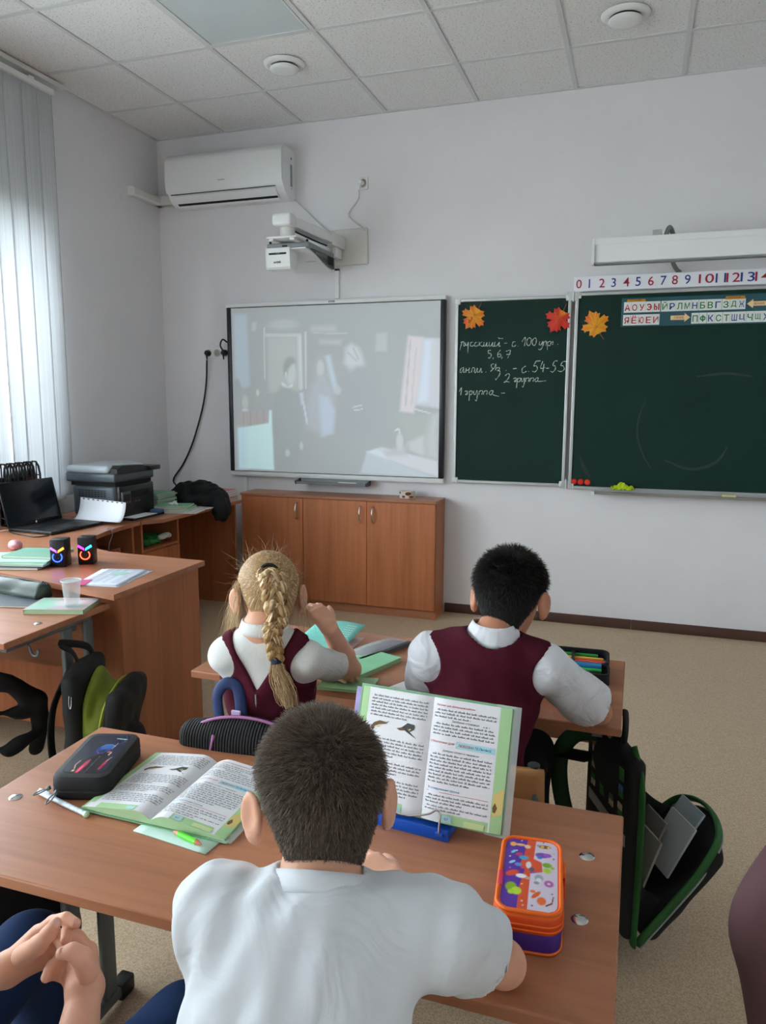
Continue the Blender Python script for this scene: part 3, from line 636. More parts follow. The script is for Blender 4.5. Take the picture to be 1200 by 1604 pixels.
# cloth and chalk box on the tray
def ragfn(u, v):
    x = 3.275+.125*u+.006*math.sin(9*v+3*u); y = -.055-.055*v+.006*math.sin(7*u); r = .02*math.sin(u*11+v*3)*math.sin(v*6+1)+.012*math.sin(u*23+v*9)
    return (x, y, .905+.028*math.sin(PI*u)*math.sin(PI*min(1, v+.15))+abs(r)*.8)
tag(obj('cleaning_cloth', MB().sheet(ragfn, 26, 14, .003), mat('lime_cloth', 'b8cf1e', .85, var=.15, vscale=40), smooth='all'), 'crumpled lime-green cloth lying in the chalk tray', 'cloth')
tag(obj('chalk_stick', MB().rbox((3.905, -.075, .8865), (3.985, -.058, .9015), .003), mat('pale_yellow', 'd9d39a', .8)), 'pale yellow block of chalk in the chalk tray', 'chalk')
# magnets
M_RED = mat('red_magnet', 'd0271c', .35)
for k, (x, lb) in enumerate(((3.040, 'left'), (3.082, 'middle'), (3.124, 'right'))):
    mm = M_RED if k < 2 else mat('orange_red_magnet', 'e2401f', .35)
    tag(obj('round_magnet', MB().lathe([(0, .0), (.0185, .0), (.0185, .004), (.014, .009), (0, .010)], 20, M=Matrix.Translation((x, CY-.0005, .942)) @ Matrix.Rotation(PI/2, 4, 'X')), mm, smooth=35), 'small round red magnet at the board\'s lower corner, %s of three' % lb, 'magnet', 'red magnets on the chalkboard')

# ---- maple leaves
_half = [(0, -.36), (.10, -.34), (.24, -.40), (.25, -.30), (.36, -.27), (.30, -.18), (.27, -.12), (.38, -.08), (.46, -.10), (.45, -.01), (.53, .06), (.43, .10), (.41, .19), (.31, .16), (.20, .13), (.24, .22), (.31, .30), (.22, .32), (.21, .42), (.12, .40), (.06, .46), (0, .56)]
LEAF = _half+[(-a, b) for a, b in reversed(_half[1:-1])]
def leaf(cx_, cz, size, rot, mats, label, y=CY-.0015):
    t = empty('paper_maple_leaf', (cx_, y, cz), label, 'paper leaf', 'paper maple leaves on the chalkboard')
    c, s = math.cos(rot), math.sin(rot); pts = [(cx_+size*(a*c-b*s), cz+size*(a*s+b*c)) for a, b in LEAF]
    v = [(p[0], y, p[1]) for p in pts]+[(p[0], y-.002, p[1]) for p in pts]+[(cx_, y-.010, cz)]
    n = len(pts); f = [(i+n, (i+1) % n+n, 2*n) for i in range(n)]+[(i, (i+1) % n, (i+1) % n+n, i+n) for i in range(n)]
    col = np.zeros((len(v), 4)); col[:, 3] = 1
    for i in range(n):
        a, b = LEAF[i]; h = math.hypot(a, b); base = lin(mats[0]) if (mats[3] is None or not mats[3](a, b)) else lin(mats[2])
        k = 1 if h > .38 else 0
        q = lin(mats[1]) if k and (mats[3] is None or not mats[3](a, b)) else base
        col[i, :3] = q; col[i+n, :3] = q
    col[2*n, :3] = lin(mats[0])
    obj('blade', MB().add(v, f), vmat('leaf_print', .55), t, colors=col)
    vn = MB()
    for tx, tz in ((0, .46), (.40, .04), (-.40, .04), (.24, .30), (-.24, .30), (.24, -.26), (-.24, -.26)):
        a = (0, -.12); p0 = (cx_+size*(a[0]*c-a[1]*s), y-.0105, cz+size*(a[0]*s+a[1]*c)); p1 = (cx_+size*(tx*c-tz*s), y-.005, cz+size*(tx*s+tz*c)); vn.tube([p0, p1], [.0014*size/.16, .0005], 4)
    obj('veins', vn, mat('leaf_vein', mats[4], .6), t)
    a, b = (0, -.32), (.05, -.62); obj('stem', MB().tube([(cx_+size*(a[0]*c-a[1]*s), y-.004, cz+size*(a[0]*s+a[1]*c)), (cx_+size*(b[0]*c-b[1]*s), y-.005, cz+size*(b[0]*s+b[1]*c))], .0022, 5), mat('leaf_stem', '9c4a2e', .6), t)
    return t
l1 = leaf(2.368, 1.985, .165, 2.55, ('e8a11c', 'e0701c', 'd9481c', lambda a, b: a > .1 and b > .2, 'c4771a'), 'yellow paper maple leaf with a red tip at the wing\'s left corner')
obj('berry', MB().lathe([(0, -.011), (.008, -.008), (.011, 0), (.008, .008), (0, .011)], 12, c=(2.352, CY-.016, 1.975)).lathe([(0, -.011), (.008, -.008), (.011, 0), (.008, .008), (0, .011)], 12, c=(2.335, CY-.016, 1.958)), mat('berry_orange', 'ec8a3a', .4), l1, smooth=True)
leaf(2.906, 1.952, .165, 2.6, ('d8341a', 'c92a1a', 'e88a1e', lambda a, b: abs(a) < .12 and b < .1, 'f0c060'), 'red paper maple leaf with an orange centre at the wing\'s right corner', CY-.0125)
leaf(3.130, 1.916, .170, .45, ('ecaa1c', 'e58a1c', 'd9581c', lambda a, b: a < -.1 and b > .2, 'cf8a1c'), 'golden yellow paper maple leaf on the main chalkboard')

# ---- handwriting in chalk on the wing: hand-drawn strokes, traced on the board plane
M_CHK = mat('chalk_line', 'b9c4bd', .95)
def CH(x, y): q = PY(700+x/6.0, 470+y/6.0, CY-.0008); return (q[0], q[2])
STR = [ # word groups, in the enlarged view's units
 # русский -
 [(128,400),(140,392),(136,415),(122,470)], [(136,412),(152,390),(162,398),(158,428),(170,430),(176,400)], [(176,400),(180,425),(192,425),(202,395),(196,498)],
 [(244,396),(226,400),(222,428),(240,434),(256,420)], [(284,396),(266,402),(262,430),(280,434),(296,420)], [(304,392),(302,434)], [(330,392),(306,416),(334,434),(344,424)],
 [(350,396),(348,430),(364,430),(376,396),(374,432),(388,428)], [(400,394),(398,430),(416,430),(430,396),(428,432),(444,430),(452,394),(450,432),(470,430),(494,394),(488,434),(504,430)], [(482,350),(492,360),(528,362)],
 [(540,406),(568,404)], [(644,392),(622,396),(614,430),(634,436),(650,420)], [(668,432),(670,436)],
 [(706,392),(738,350),(730,432)], [(776,352),(756,372),(752,412),(766,430),(786,410),(794,372),(776,352)], [(830,354),(808,374),(804,410),(818,428),(836,410),(842,372),(830,354)],
 [(872,390),(870,420),(886,420),(902,386),(898,440),(876,468),(862,460)], [(912,392),(908,430)], [(910,400),(930,386),(936,394),(932,430)], [(948,392),(944,470)], [(946,400),(968,388),(980,400),(968,428),(950,424)], [(980,400),(998,392),(994,420)], [(1042,414),(1046,418)],
 # 5, 6, 7
 [(414,472),(392,474),(390,500),(412,502),(416,530),(396,546),(388,540)], [(438,540),(432,556)], [(504,470),(480,500),(478,530),(496,536),(510,518),(496,506),(480,516)], [(520,534),(514,552)], [(556,482),(598,474),(572,546)], [(560,512),(600,506)],
 # англ. яз. - с.54-55
 [(160,634),(134,644),(124,674),(138,680),(160,644),(158,680),(172,676)], [(182,640),(178,682)], [(180,662),(206,656)], [(212,636),(206,680),(222,676)], [(232,680),(240,640),(262,640),(258,676),(270,680),(288,640),(286,676),(300,676)], [(304,680),(320,640),(322,680),(336,672)], [(366,674),(368,678)],
 [(440,600),(420,606),(420,634),(444,640),(462,600),(458,660)], [(442,640),(410,672)], [(466,640),(490,634),(494,654),(474,664),(498,668),(496,700),(462,748),(458,736)], [(556,660),(558,664)],
 [(622,646),(656,642)], [(742,620),(712,640),(706,674),(724,684),(748,668)], [(768,668),(770,672)], [(880,572),(840,574)], [(840,574),(816,618),(842,618),(850,650),(826,676),(804,668)], [(902,576),(880,640),(926,634)], [(914,600),(902,676)], [(934,642),(960,640)],
 [(1042,572),(1012,576),(996,616),(1016,618),(1020,648),(996,676),(972,668)], [(1126,578),(1090,580),(1070,616),(1092,618),(1104,650),(1074,672),(1042,664)],
 # 2 группа
 [(548,712),(572,692),(590,706),(572,744),(536,776),(560,766),(590,772)], [(626,740),(644,730),(650,742),(634,768),(648,764),(662,738)], [(664,734),(654,826)], [(664,742),(686,732),(694,746),(680,768),(664,764)], [(702,732),(700,762),(716,762),(730,730),(728,780),(716,816),(706,808)], [(742,732),(738,768)], [(742,740),(764,730),(772,742),(766,768)], [(786,732),(780,766)], [(786,740),(808,730),(816,742),(810,766)], [(860,730),(836,736),(828,760),(846,764),(862,734),(858,764),(934,758)],
 # 1 группа -
 [(116,862),(140,822),(130,894)], [(168,862),(184,852),(190,864),(176,890),(190,886),(204,858)], [(216,850),(208,946)], [(212,864),(230,852),(240,866),(226,890),(212,886)], [(254,852),(252,884),(268,884),(284,850),(286,900),(278,946),(266,936)], [(306,852),(300,890)], [(304,862),(326,850),(336,862),(328,888)], [(350,852),(344,888)], [(350,862),(372,850),(380,862),(374,888)], [(436,850),(408,856),(398,882),(416,890),(436,854),(432,888),(490,906)], [(510,876),(546,874)]]
for gi, (a, b) in enumerate(((0, 23), (23, 29), (29, 48), (48, 60), (60, 99))):
    mbk = MB()
    for st in STR[a:b]:
        w = .0020; P = smooth_path([(*CH(*p), 0) for p in st], 4) if len(st) > 2 else [(*CH(*p), 0) for p in st]
        mbk.tube([(p[0], CY-.0006, p[1]) for p in P], [(.0005, w+.0009*math.sin(5*i+gi)) for i in range(len(P))], 4, flat=(0, 1, 0))
    obj('chalk_writing', mbk, M_CHK, CBL)
# faint wiped smears on the main board
M_SMEAR = clear_mat('chalk_smear', '8fa39a', .045, .9)
for pts, w in (([(1012, 625), (1002, 650), (998, 680), (1006, 710), (1020, 735)], .006), ([(1040, 720), (1080, 735), (1120, 725), (1140, 700)], .010), ([(908, 715), (916, 735), (924, 748)], .012), ([(1090, 590), (1140, 585), (1180, 590)], .008)):
    obj('chalk_smear', MB().tube(smooth_path([(q[0], CY-.0004, q[2]) for q in [PY(*p, CY) for p in pts]]), (.0004, w) if False else [(.0003, w*(.4+.6*math.sin(PI*k/(len(pts)*6-6+.01)))) for k in range((len(pts)-1)*6+1)], 4, flat=(0, 1, 0)), M_SMEAR, CBM)

# ---- number line
M_PAPER = mat('white_paper', 'eef0f6', .7)
M_NRED = mat('number_red', 'a81f3c', .6); M_NBLUE = mat('number_blue', '23408f', .6)
NY = CY-.016
def strip(x0, x1, nums, zt, lb):
    t = empty('number_strip', ((x0+x1)/2, NY, 2.10), lb, 'number line', 'number line strips above the chalkboard')
    def fn(u, v): return (x0+(x1-x0)*u, NY-.0006*math.sin(u*9), (2.116+.085*v))
    obj('paper', MB().sheet(fn, 16, 1, .0008), M_PAPER, t)
    for n_, x, w in nums:
        mbn = MB(); text_into(mbn, n_, (x-w/2, NY-.0022, 2.133), EX, EZ, w=(w if len(n_) > 1 else None), h=.052, bold=.004)
        obj('numeral', mbn, M_NRED if int(n_) % 2 == 0 else M_NBLUE, t)
def NXp(px): return PY(px, 445, NY)[0]
strip(NXp(899), NXp(976), [('0', NXp(908), .040), ('1', NXp(926), .028), ('2', NXp(944), .040), ('3', NXp(963), .040)], 0, 'white paper strip with the numerals 0 to 3 above the chalkboard')
nn = [('4', NXp(982), .042), ('5', NXp(1001), .040), ('6', NXp(1021), .042), ('7', NXp(1040), .040), ('8', NXp(1058), .040), ('9', NXp(1078), .040), ('10', NXp(1106), .082), ('11', NXp(1128.5), .055), ('12', NXp(1148), .072), ('13', NXp(1170.5), .074), ('14', NXp(1194), .078)]
x_ = nn[-1][1]
for k in range(15, 21): x_ += .085; nn.append((str(k), x_, .074))
strip(NXp(976)+.001, x_+.05, nn, 0, 'white paper strip with numerals from 4 upward above the chalkboard')

# ---- alphabet poster
PYY = CY-.002
al = empty('alphabet_poster', (3.68, PYY, 1.895), 'teal alphabet poster with red, green and blue letter cards', 'poster')
obj('sheet', MB().box((3.278, PYY-.0012, 1.898), (4.17, PYY, 2.066)), mat('teal_poster', '1f5560', .45, var=.15, vscale=9), al)
def AP(px, py): q = PY(970+px*230/1200, 450+py*230/1200, PYY); return q[0], q[2]
M_CARD = mat('card_white', 'e2e6e2', .6); M_LR = mat('letter_red', 'b3222c', .6); M_LG = mat('letter_green', '1f7a3c', .6); M_LB = mat('letter_blue', '1f3f8c', .6); M_TAB = mat('ochre_tab', 'c98f22', .6); M_ARR = mat('cream_arrow', 'e6d3a0', .6); M_ARO = mat('arrow_outline', 'c5562c', .6)
row1 = [('А', 68, 'r'), ('О', 127, 'r'), ('У', 186, 'r'), ('Э', 246, 'r'), ('Ы', 306, 'r'), ('Й', 373, 'g'), ('Р', 433, 'b'), ('Л', 494, 'g'), ('М', 555, 'g'), ('Н', 617, 'b'), ('Б', 681, 'g'), ('В', 744, 'g'), ('Г', 806, 'b'), ('З', 871, 'g'), ('Д', 935, 'g'), ('Ж', 999, 'b')]
row2 = [('Я', 61, 'r'), ('Ё', 121, 'r'), ('Ю', 180, 'r'), ('Е', 239, 'r'), ('И', 299, 'r'), ('П', 620, 'g'), ('Ф', 683, 'g'), ('К', 748, 'b'), ('С', 811, 'g'), ('Т', 876, 'g'), ('Ш', 940, 'b'), ('Ц', 1003, 'b'), ('Ч', 1068, 'g'), ('Щ', 1133, 'g'), ('Х', 1198, 'b')]
for row, zc in ((row1, 2.0115), (row2, 1.9365)):
    for ch, px, c_ in row:
        xc = AP(px, 160 if zc > 1.97 else 258)[0]
        card = obj('letter_card', MB().box((xc-.0205, PYY-.002, zc-.031), (xc+.0205, PYY-.0011, zc+.031)), M_CARD, al)
        if c_ != 'r': obj('card_back', MB().box((xc-.0195, PYY-.0024, zc+.020), (xc+.0195, PYY-.0019, zc+.0305)), M_CARD, card)
        m_ = MB(); hh = .038 if ch not in 'ЙЁ' else .047
        def bars(segs):
            for pts in segs: m_.tube([(xc+a*.0145, PYY-.0028, zc-.0015+b*.019) for a, b in pts], [(.0004, .0036)]*len(pts), 4, flat=(0, 1, 0))
        arc = lambda cx_, r, ry, a0, a1: [(cx_+r*math.cos(a), ry*math.sin(a)) for a in np.linspace(a0, a1, 15)]
        if ch == 'Э': bars([arc(-.1, .85, .85, -2.5, 2.5), [(-.35, 0), (.7, 0)]])
        elif ch == 'Ф': bars([arc(0, .85, .55, 0, 2*PI), [(0, -1), (0, 1)]])
        elif ch == 'Ы': bars([[(-.8, 1), (-.8, -.85), (-.1, -.85), (.15, -.4), (-.1, .1), (-.8, .1)], [(.85, -1), (.85, 1)]])
        elif ch == 'А': bars([[(-.9, -1), (0, .9), (.9, -1)], [(-.5, -.35), (.5, -.35)]])
        else: text_into(m_, ch, (xc-.0145, PYY-.0028, zc-.021), EX, EZ, w=.029, h=hh, bold=.014)
        obj('letter', m_, {'r': M_LR, 'g': M_LG, 'b': M_LB}[c_], card)
for tx, px0, px1, py0, py1 in (('ГЛАСНЫЕ', 62, 216, 95, 122), ('СОГЛАСНЫЕ', 866, 1030, 68, 100)):
    a = AP(px0, py1); b = AP(px1, py0); tb = obj('heading_tab', MB().prism([(a[0], a[1]), (b[0]+.004, a[1]), (b[0]-.003, b[1]), (a[0]+.004, b[1])], PYY-.0034, PYY-.0025, 1), M_TAB, al)
    m_ = MB(); text_into(m_, tx, (a[0]+.018, PYY-.0037, a[1]+.006), EX, EZ, w=(b[0]-a[0])-.04, h=.009, bold=.015); obj('lettering', m_, mat('dark_red_print', '6e1a16', .6), tb)
for tx, px0, px1, py, d_ in (('ГЛУХИЕ', 420, 578, 250, 1), ('ЗВОНКИЕ', 1045, 1225, 135, -1)):
    x0_, zc = AP(px0, py); x1_ = AP(px1, py)[0]
    def arrow(e): 
        p = [(0-e, -.012-e), (.72, -.012-e), (.72, -.024-e*1.6), (1+e*12, 0), (.72, .024+e*1.6), (.72, .012+e), (0-e, .012+e)]
        w = x1_-x0_; return [((x0_+q[0]*w) if d_ > 0 else (x1_-q[0]*w), zc+q[1]) for q in p]
    ao = obj('arrow', MB().prism(arrow(0), PYY-.0026, PYY-.0020, 1), M_ARR, al); obj('arrow_border', MB().prism(arrow(.0022), PYY-.0019, PYY-.0012, 1), M_ARO, ao)
    m_ = MB(); w = abs(x1_-x0_); text_into(m_, tx, ((x0_+.18*w) if d_ > 0 else (x0_+.30*w), PYY-.0030, zc-.007), EX, EZ, w=.5*w, h=.014, bold=.015); obj('lettering', m_, M_LR, ao)

# ---- lamp over the board
bl = empty('board_lamp', (3.7, -.3, 2.20), 'long white linear lamp fixed above the chalkboard', 'lamp')
LX0, LX1 = 3.115, 4.66; ly = -.40
obj('housing', MB().prism([(ly, 2.345), (ly+.010, 2.352), (ly+.09, 2.345), (ly+.10, 2.26), (ly+.06, 2.225), (ly+.008, 2.218), (ly, 2.224)], LX0+.012, LX1-.012, 0), M_WHITE, bl, smooth=20)
obj('top_lip', MB().box((LX0+.012, ly-.006, 2.318), (LX1-.012, ly+.001, 2.350)), M_WHITE, bl)
obj('reflector', MB().box((LX0+.012, ly-.001, 2.212), (LX1-.012, ly+.06, 2.2195)), M_GREYP, bl)
for a, b in ((LX0, LX0+.013), (LX1-.013, LX1)): obj('end_cap', MB().prism([(ly-.012, 2.322), (ly-.004, 2.352), (ly+.10, 2.35), (ly+.105, 2.255), (ly+.06, 2.215), (ly-.008, 2.208), (ly-.018, 2.22), (ly-.018, 2.30)], a, b, 0), M_WHITE, bl)
for x in (3.46, 4.31):
    obj('bracket', MB().tube(smooth_path([(x, ly+.06, 2.35), (x+.005, ly+.10, 2.385), (x+.015, -.16, 2.39), (x+.03, -.01, 2.33)]), .014, 10).rbox((x-.02, -.012, 2.28), (x+.08, 0, 2.38), .003), M_OFFW, bl, smooth=40)
    obj('clamp', MB().rbox((x-.028, ly+.02, 2.345), (x+.02, ly+.065, 2.385), .003), M_ALU, bl)
obj('flexible_conduit', MB().tube(smooth_path([(3.50, ly+.06, 2.35), (3.52, ly+.06, 2.40), (3.545, -.25, 2.36), (3.55, -.10, 2.27), (3.575, -.035, 2.225), (3.60, -.02, 2.205)]), .0125, 10), mat('grey_conduit', '7c7f7a', .5, bump=.5, bscale=180), bl, smooth='all')
# ================================================================ low cabinet under the whiteboard
CXL, CXR, CYF, CH_ = .765, 2.192, -.255, .800
cab = empty('low_cabinet', ((CXL+CXR)/2, CYF/2, 0), 'low beech cabinet with three doors under the whiteboard', 'cabinet')
obj('top_board', MB().rbox((CXL-.006, CYF-.004, CH_-.018), (CXR+.003, -.017, CH_), .002), WOODX, cab)
for a, b in ((CXL, CXL+.016), (CXR-.016, CXR)): obj('side_panel', MB().box((a, CYF+.018, 0), (b, -.018, CH_-.018)), WOODZ, cab)
obj('back_panel', MB().box((CXL+.016, -.022, .03), (CXR-.016, -.018, CH_-.018)), WOODZ, cab)
obj('plinth', MB().box((CXL+.016, CYF+.02, 0), (CXR-.016, CYF+.036, .062)), WOODX, cab)
obj('bottom_board', MB().box((CXL+.016, CYF+.036, .062), (CXR-.016, -.022, .078)), WOODX, cab)
d1, d2 = PY(475, 860, CYF)[0], PY(574.5, 860, CYF)[0]
ex = [CXL+.002, d1, d2, CXR-.002]
for k in range(3):
    dr = obj('door', MB().rbox((ex[k]+.0015, CYF, .064), (ex[k+1]-.0015, CYF+.016, CH_-.021), .0012), WOODZ, cab)
    hx = ex[k+1]-.045 if k < 2 else ex[k]+.045
    obj('handle', MB().tube(smooth_path([(hx, CYF, .635), (hx, CYF-.018, .645), (hx, CYF-.030, .690), (hx, CYF-.018, .735), (hx, CYF, .745)], 5), .0048, 8), M_CHROME, dr, smooth='all')
# roll of patterned tape on it
tp = empty('tape_roll', (PY(638, 777, -.12)[0], -.12, CH_), 'roll of white tape with brown pattern standing on the low cabinet', 'tape roll')
tx = tp.location.x
obj('roll', MB().lathe([(.034, 0), (.052, 0), (.0535, .002), (.0535, .046), (.052, .048), (.034, .048), (.034, 0)], 32, c=(tx, -.12, CH_)), mat('patterned_tape', 'd8d2c6', .35), tp, smooth=35)
for k, (a0, a1, z0, z1) in enumerate(((2.9, 3.5, .012, .028), (4.3, 4.75, .004, .020), (4.75, 5.5, .020, .044), (5.2, 5.9, .004, .018), (3.6, 4.1, .030, .044))):
    m_ = MB(); n = 8
    v = []; 
    for i in range(n+1):
        a = a0+(a1-a0)*i/n; h = (z1-z0)*(.5+.5*math.sin(PI*i/n)); zc = (z0+z1)/2
        for q in (-1, 1): v.append((tx+.0541*math.cos(a), -.12+.0541*math.sin(a), CH_+zc+q*h/2))
    m_.add(v, [(2*i, 2*i+2, 2*i+3, 2*i+1) for i in range(n)]); obj('printed_leaf', m_, mat('tape_brown', '7d4a26', .35), tp)

# ================================================================ teacher's corner desk
TZ = .75
td = empty('teacher_desk', (1.0, -2.0, 0), 'large beech corner desk with curved inner edge holding the speakers and laptop', 'desk')
poly = [(1.640, -2.742), (1.632, -2.122), (1.216, -2.106), (1.10, -2.094), (1.02, -2.065), (.955, -2.025), (.885, -1.96), (.82, -1.875), (.77, -1.78), (.735, -1.66), (.712, -1.50), (.700, -1.315), (.075, -1.315), (.075, -2.30), (.40, -2.52), (.973, -2.606)]
obj('desktop', MB().prism(poly, TZ-.022, TZ, 2), WOODX, td)
obj('end_panel', MB().box((1.588, -2.662, 0), (1.606, -2.135, TZ-.022)), WOODZ2, td)
obj('modesty_panel', MB().box((.45, -2.600, .12), (1.588, -2.584, TZ-.022)), WOODZ2, td)
obj('leg_panel', MB().box((.45, -2.58, 0), (.466, -2.16, TZ-.022)), WOODZ2, td)
obj('leg_panel', MB().box((.08, -1.345, 0), (.66, -1.327, TZ-.022)), WOODZ2, td)
obj('support_post', MB().box((.09, -2.1, 0), (.13, -2.06, TZ-.022)), WOODZ2, td)
# drawer unit under the curve
du = empty('drawer_unit', (.42, -1.56, 0), 'small beech drawer unit under the curved corner desk', 'drawer unit')
obj('case', MB().box((.16, -1.735, .04), (.60, -1.375, .055)).box((.16, -1.735, .585), (.60, -1.375, .60)).box((.16, -1.735, .055), (.60, -1.72, .585)).box((.16, -1.39, .055), (.60, -1.375, .585)).box((.16, -1.72, .055), (.172, -1.39, .585)), WOODZ2, du)
for k in range(3):
    d = obj('drawer', MB().rbox((.50, -1.717, .06+k*.175), (.616, -1.393, .228+k*.175), .001), WOODZ2, du)
    obj('knob', MB().lathe([(0, .0), (.006, 0), (.006, .012), (.012, .018), (.010, .024), (0, .025)], 14, M=Matrix.Translation((.616, -1.555, .144+k*.175)) @ Matrix.Rotation(PI/2, 4, 'Y')), M_CHROME, d, smooth=40)
for x in (.2, .56):
    for y in (-1.70, -1.41): obj('castor', MB().cyl((x-.012, y, .02), (x+.012, y, .02), .02, 14), M_BLACK, du, smooth=30)
# ================================================================ side desk by the wall with the printer
sd = empty('side_desk', (.42, -.78, 0), 'beech side desk along the window wall carrying the printer', 'desk')
obj('desktop', MB().prism([(.06, -1.305), (.700, -1.305), (.775, -1.20), (.785, -.265), (.06, -.265)], TZ-.022, TZ, 2), WOODY, sd)
obj('end_panel', MB().box((.07, -.30, 0), (.735, -.282, TZ-.022)), WOODZ2, sd)
obj('back_panel', MB().box((.07, -1.28, .2), (.086, -.30, TZ-.022)), WOODZ2, sd)
ped = obj('pedestal', MB().box((.16, -1.30, 0), (.69, -1.284, TZ-.022)).box((.16, -.935, 0), (.69, -.919, TZ-.022)).box((.16, -1.284, .05), (.18, -.935, TZ-.022)).box((.18, -1.284, .555), (.69, -.935, .57)).box((.18, -1.284, .02), (.69, -.935, .036)), WOODZ2, sd)
for k in range(2): obj('drawer', MB().rbox((.60, -1.282, .045+k*.257), (.705, -.937, .296+k*.257), .001), WOODZ2, ped)

# ================================================================ school desks
def school_desk(x0, x1, y0, y1, z, label, tilt=0):
    t = empty('school_desk', ((x0+x1)/2, (y0+y1)/2, 0), label, 'desk', 'two-seat pupil desks')
    obj('desktop', MB().rbox((x0, y0, z-.022), (x1, y1, z), .003), WOODX, t)
    ya, yb = y0+.31, y0+.44
    for sx, xe in ((1, x0), (-1, x1)):
        xc = xe+sx*.058
        for y in (y0+.205, y0+.375):
            obj('bolt', MB().lathe([(0, .0035), (.008, .003), (.0125, .001), (.0135, 0)], 18, c=(xc, y, z+.0002)), M_CHROME, t, smooth=True)
        for y in (ya+.02, yb):
            obj('leg', MB().rbox((xc-.011, y-.022, .03), (xc+.011, y+.022, z-.05), .009, 3), M_STEEL, t, smooth=30)
        obj('top_rail', MB().rbox((xc-.013, y0+.05, z-.052), (xc+.013, y1-.05, z-.022), .003), M_STEEL, t)
        obj('foot_bar', MB().rbox((xc-.016, y0+.02, .012), (xc+.016, y1-.03, .04), .006), M_STEEL, t, smooth=30)
        for y in (y0+.035, y1-.045): obj('foot_cap', MB().rbox((xc-.019, y-.025, 0), (xc+.019, y+.025, .044), .006), M_BLACK, t, smooth=30)
        hk = [(xc-sx*.012, y0+.14, z-.05), (xc-sx*.03, y0+.14, z-.085), (xc-sx*.05, y0+.14, z-.085), (xc-sx*.055, y0+.14, z-.065)]
        obj('bag_hook', MB().tube(smooth_path(hk), .005, 8), M_STEEL, t, smooth='all')
    obj('modesty_panel', MB().box((x0+.085, y1-.040, z-.26), (x1-.085, y1-.026, z-.055)), WOODX, t)
    obj('cross_tube', MB().rbox((x0+.075, yb-.06, z-.085), (x1-.075, yb-.035, z-.06), .004), M_STEEL, t)
    return t
DZ1, DZ2, DZ3 = .67, .67, .70
school_desk(2.222, 3.430, -4.062, -3.530, DZ1, 'beech pupil desk in the foreground with the open textbooks and purple pencil case')
school_desk(2.212, 3.416, -3.130, -2.625, DZ2, 'beech pupil desk in the middle where the girl and the boy in vest sit')
school_desk(.370, 1.580, -3.190, -2.690, DZ3, 'beech pupil desk at the left pushed against the teacher\'s desk')

# ================================================================ school chairs
M_PLY = wood('bent_plywood', 'c08a58', 0, rough=.35)
def school_chair(loc, rz, label):
    t = empty('school_chair', (0, 0, 0), label, 'chair', 'plywood pupil chairs')
    # local: sitter faces +y
    def seat(u, v): x = (u-.5)*.36; y = (v-.5)*.36; return (x, y, .385+.012*(2*u-1)**2-.022*smooth01(np.array(v), .82, 1.0)*1.0+.012*(1-v)**2)
    obj('seat', MB().sheet(lambda u, v: tuple(map(float, seat(u, v))), 12, 12, .010), M_PLY, t, smooth='all')
    def back(u, v):
        x = (u-.5)*.36; w = 1-.10*abs(2*u-1)**6; zz = .545+(v-.5)*.13*w+.06
        return (x, -.19-.03*v+.028*(2*u-1)**2, zz)
    obj('backrest', MB().sheet(back, 16, 6, .010), M_PLY, t, smooth='all')
    for s in (-1, 1):
        obj('leg', MB().tube(smooth_path([(s*.155, -.175, .655), (s*.160, -.165, .5), (s*.160, -.13, .37), (s*.165, -.19, .012)]), .0115, 10), M_STEEL, t, smooth='all')
        obj('leg', MB().tube(smooth_path([(s*.160, -.13, .368), (s*.160, .10, .366), (s*.160, .14, .34), (s*.165, .17, .012)]), .0115, 10), M_STEEL, t, smooth='all')
        obj('tube_cap', MB().cyl((s*.155, -.178, .652), (s*.155, -.179, .672), .0135, 12), M_DGREY, t, smooth=30)
        for y in (-.19, .17): obj('foot_cap', MB().cyl((s*.165, y, 0), (s*.165, y, .03), .0145, 12), M_BLACK, t, smooth=30)
    obj('cross_tube', MB().tube([(-.16, .12, .355), (.16, .12, .355)], .009, 8), M_STEEL, t, smooth=30)
    place(t, loc, rz); return t
CH_B1 = school_chair((3.06, -4.40, 0), .12, 'plywood pupil chair of the boy in the white T-shirt')
CH_G = school_chair((2.60, -3.245, 0), .04, 'plywood pupil chair of the girl with the braid')
CH_B2 = school_chair((3.085, -3.205, 0), .0, 'plywood pupil chair of the boy in the burgundy vest')
CH_K = school_chair((2.42, -4.40, 0), -.15, 'plywood pupil chair at the left seat of the foreground desk')
CH_J = school_chair((3.91, -3.52, 0), .05, 'plywood pupil chair at the right edge with a mauve jacket over it')
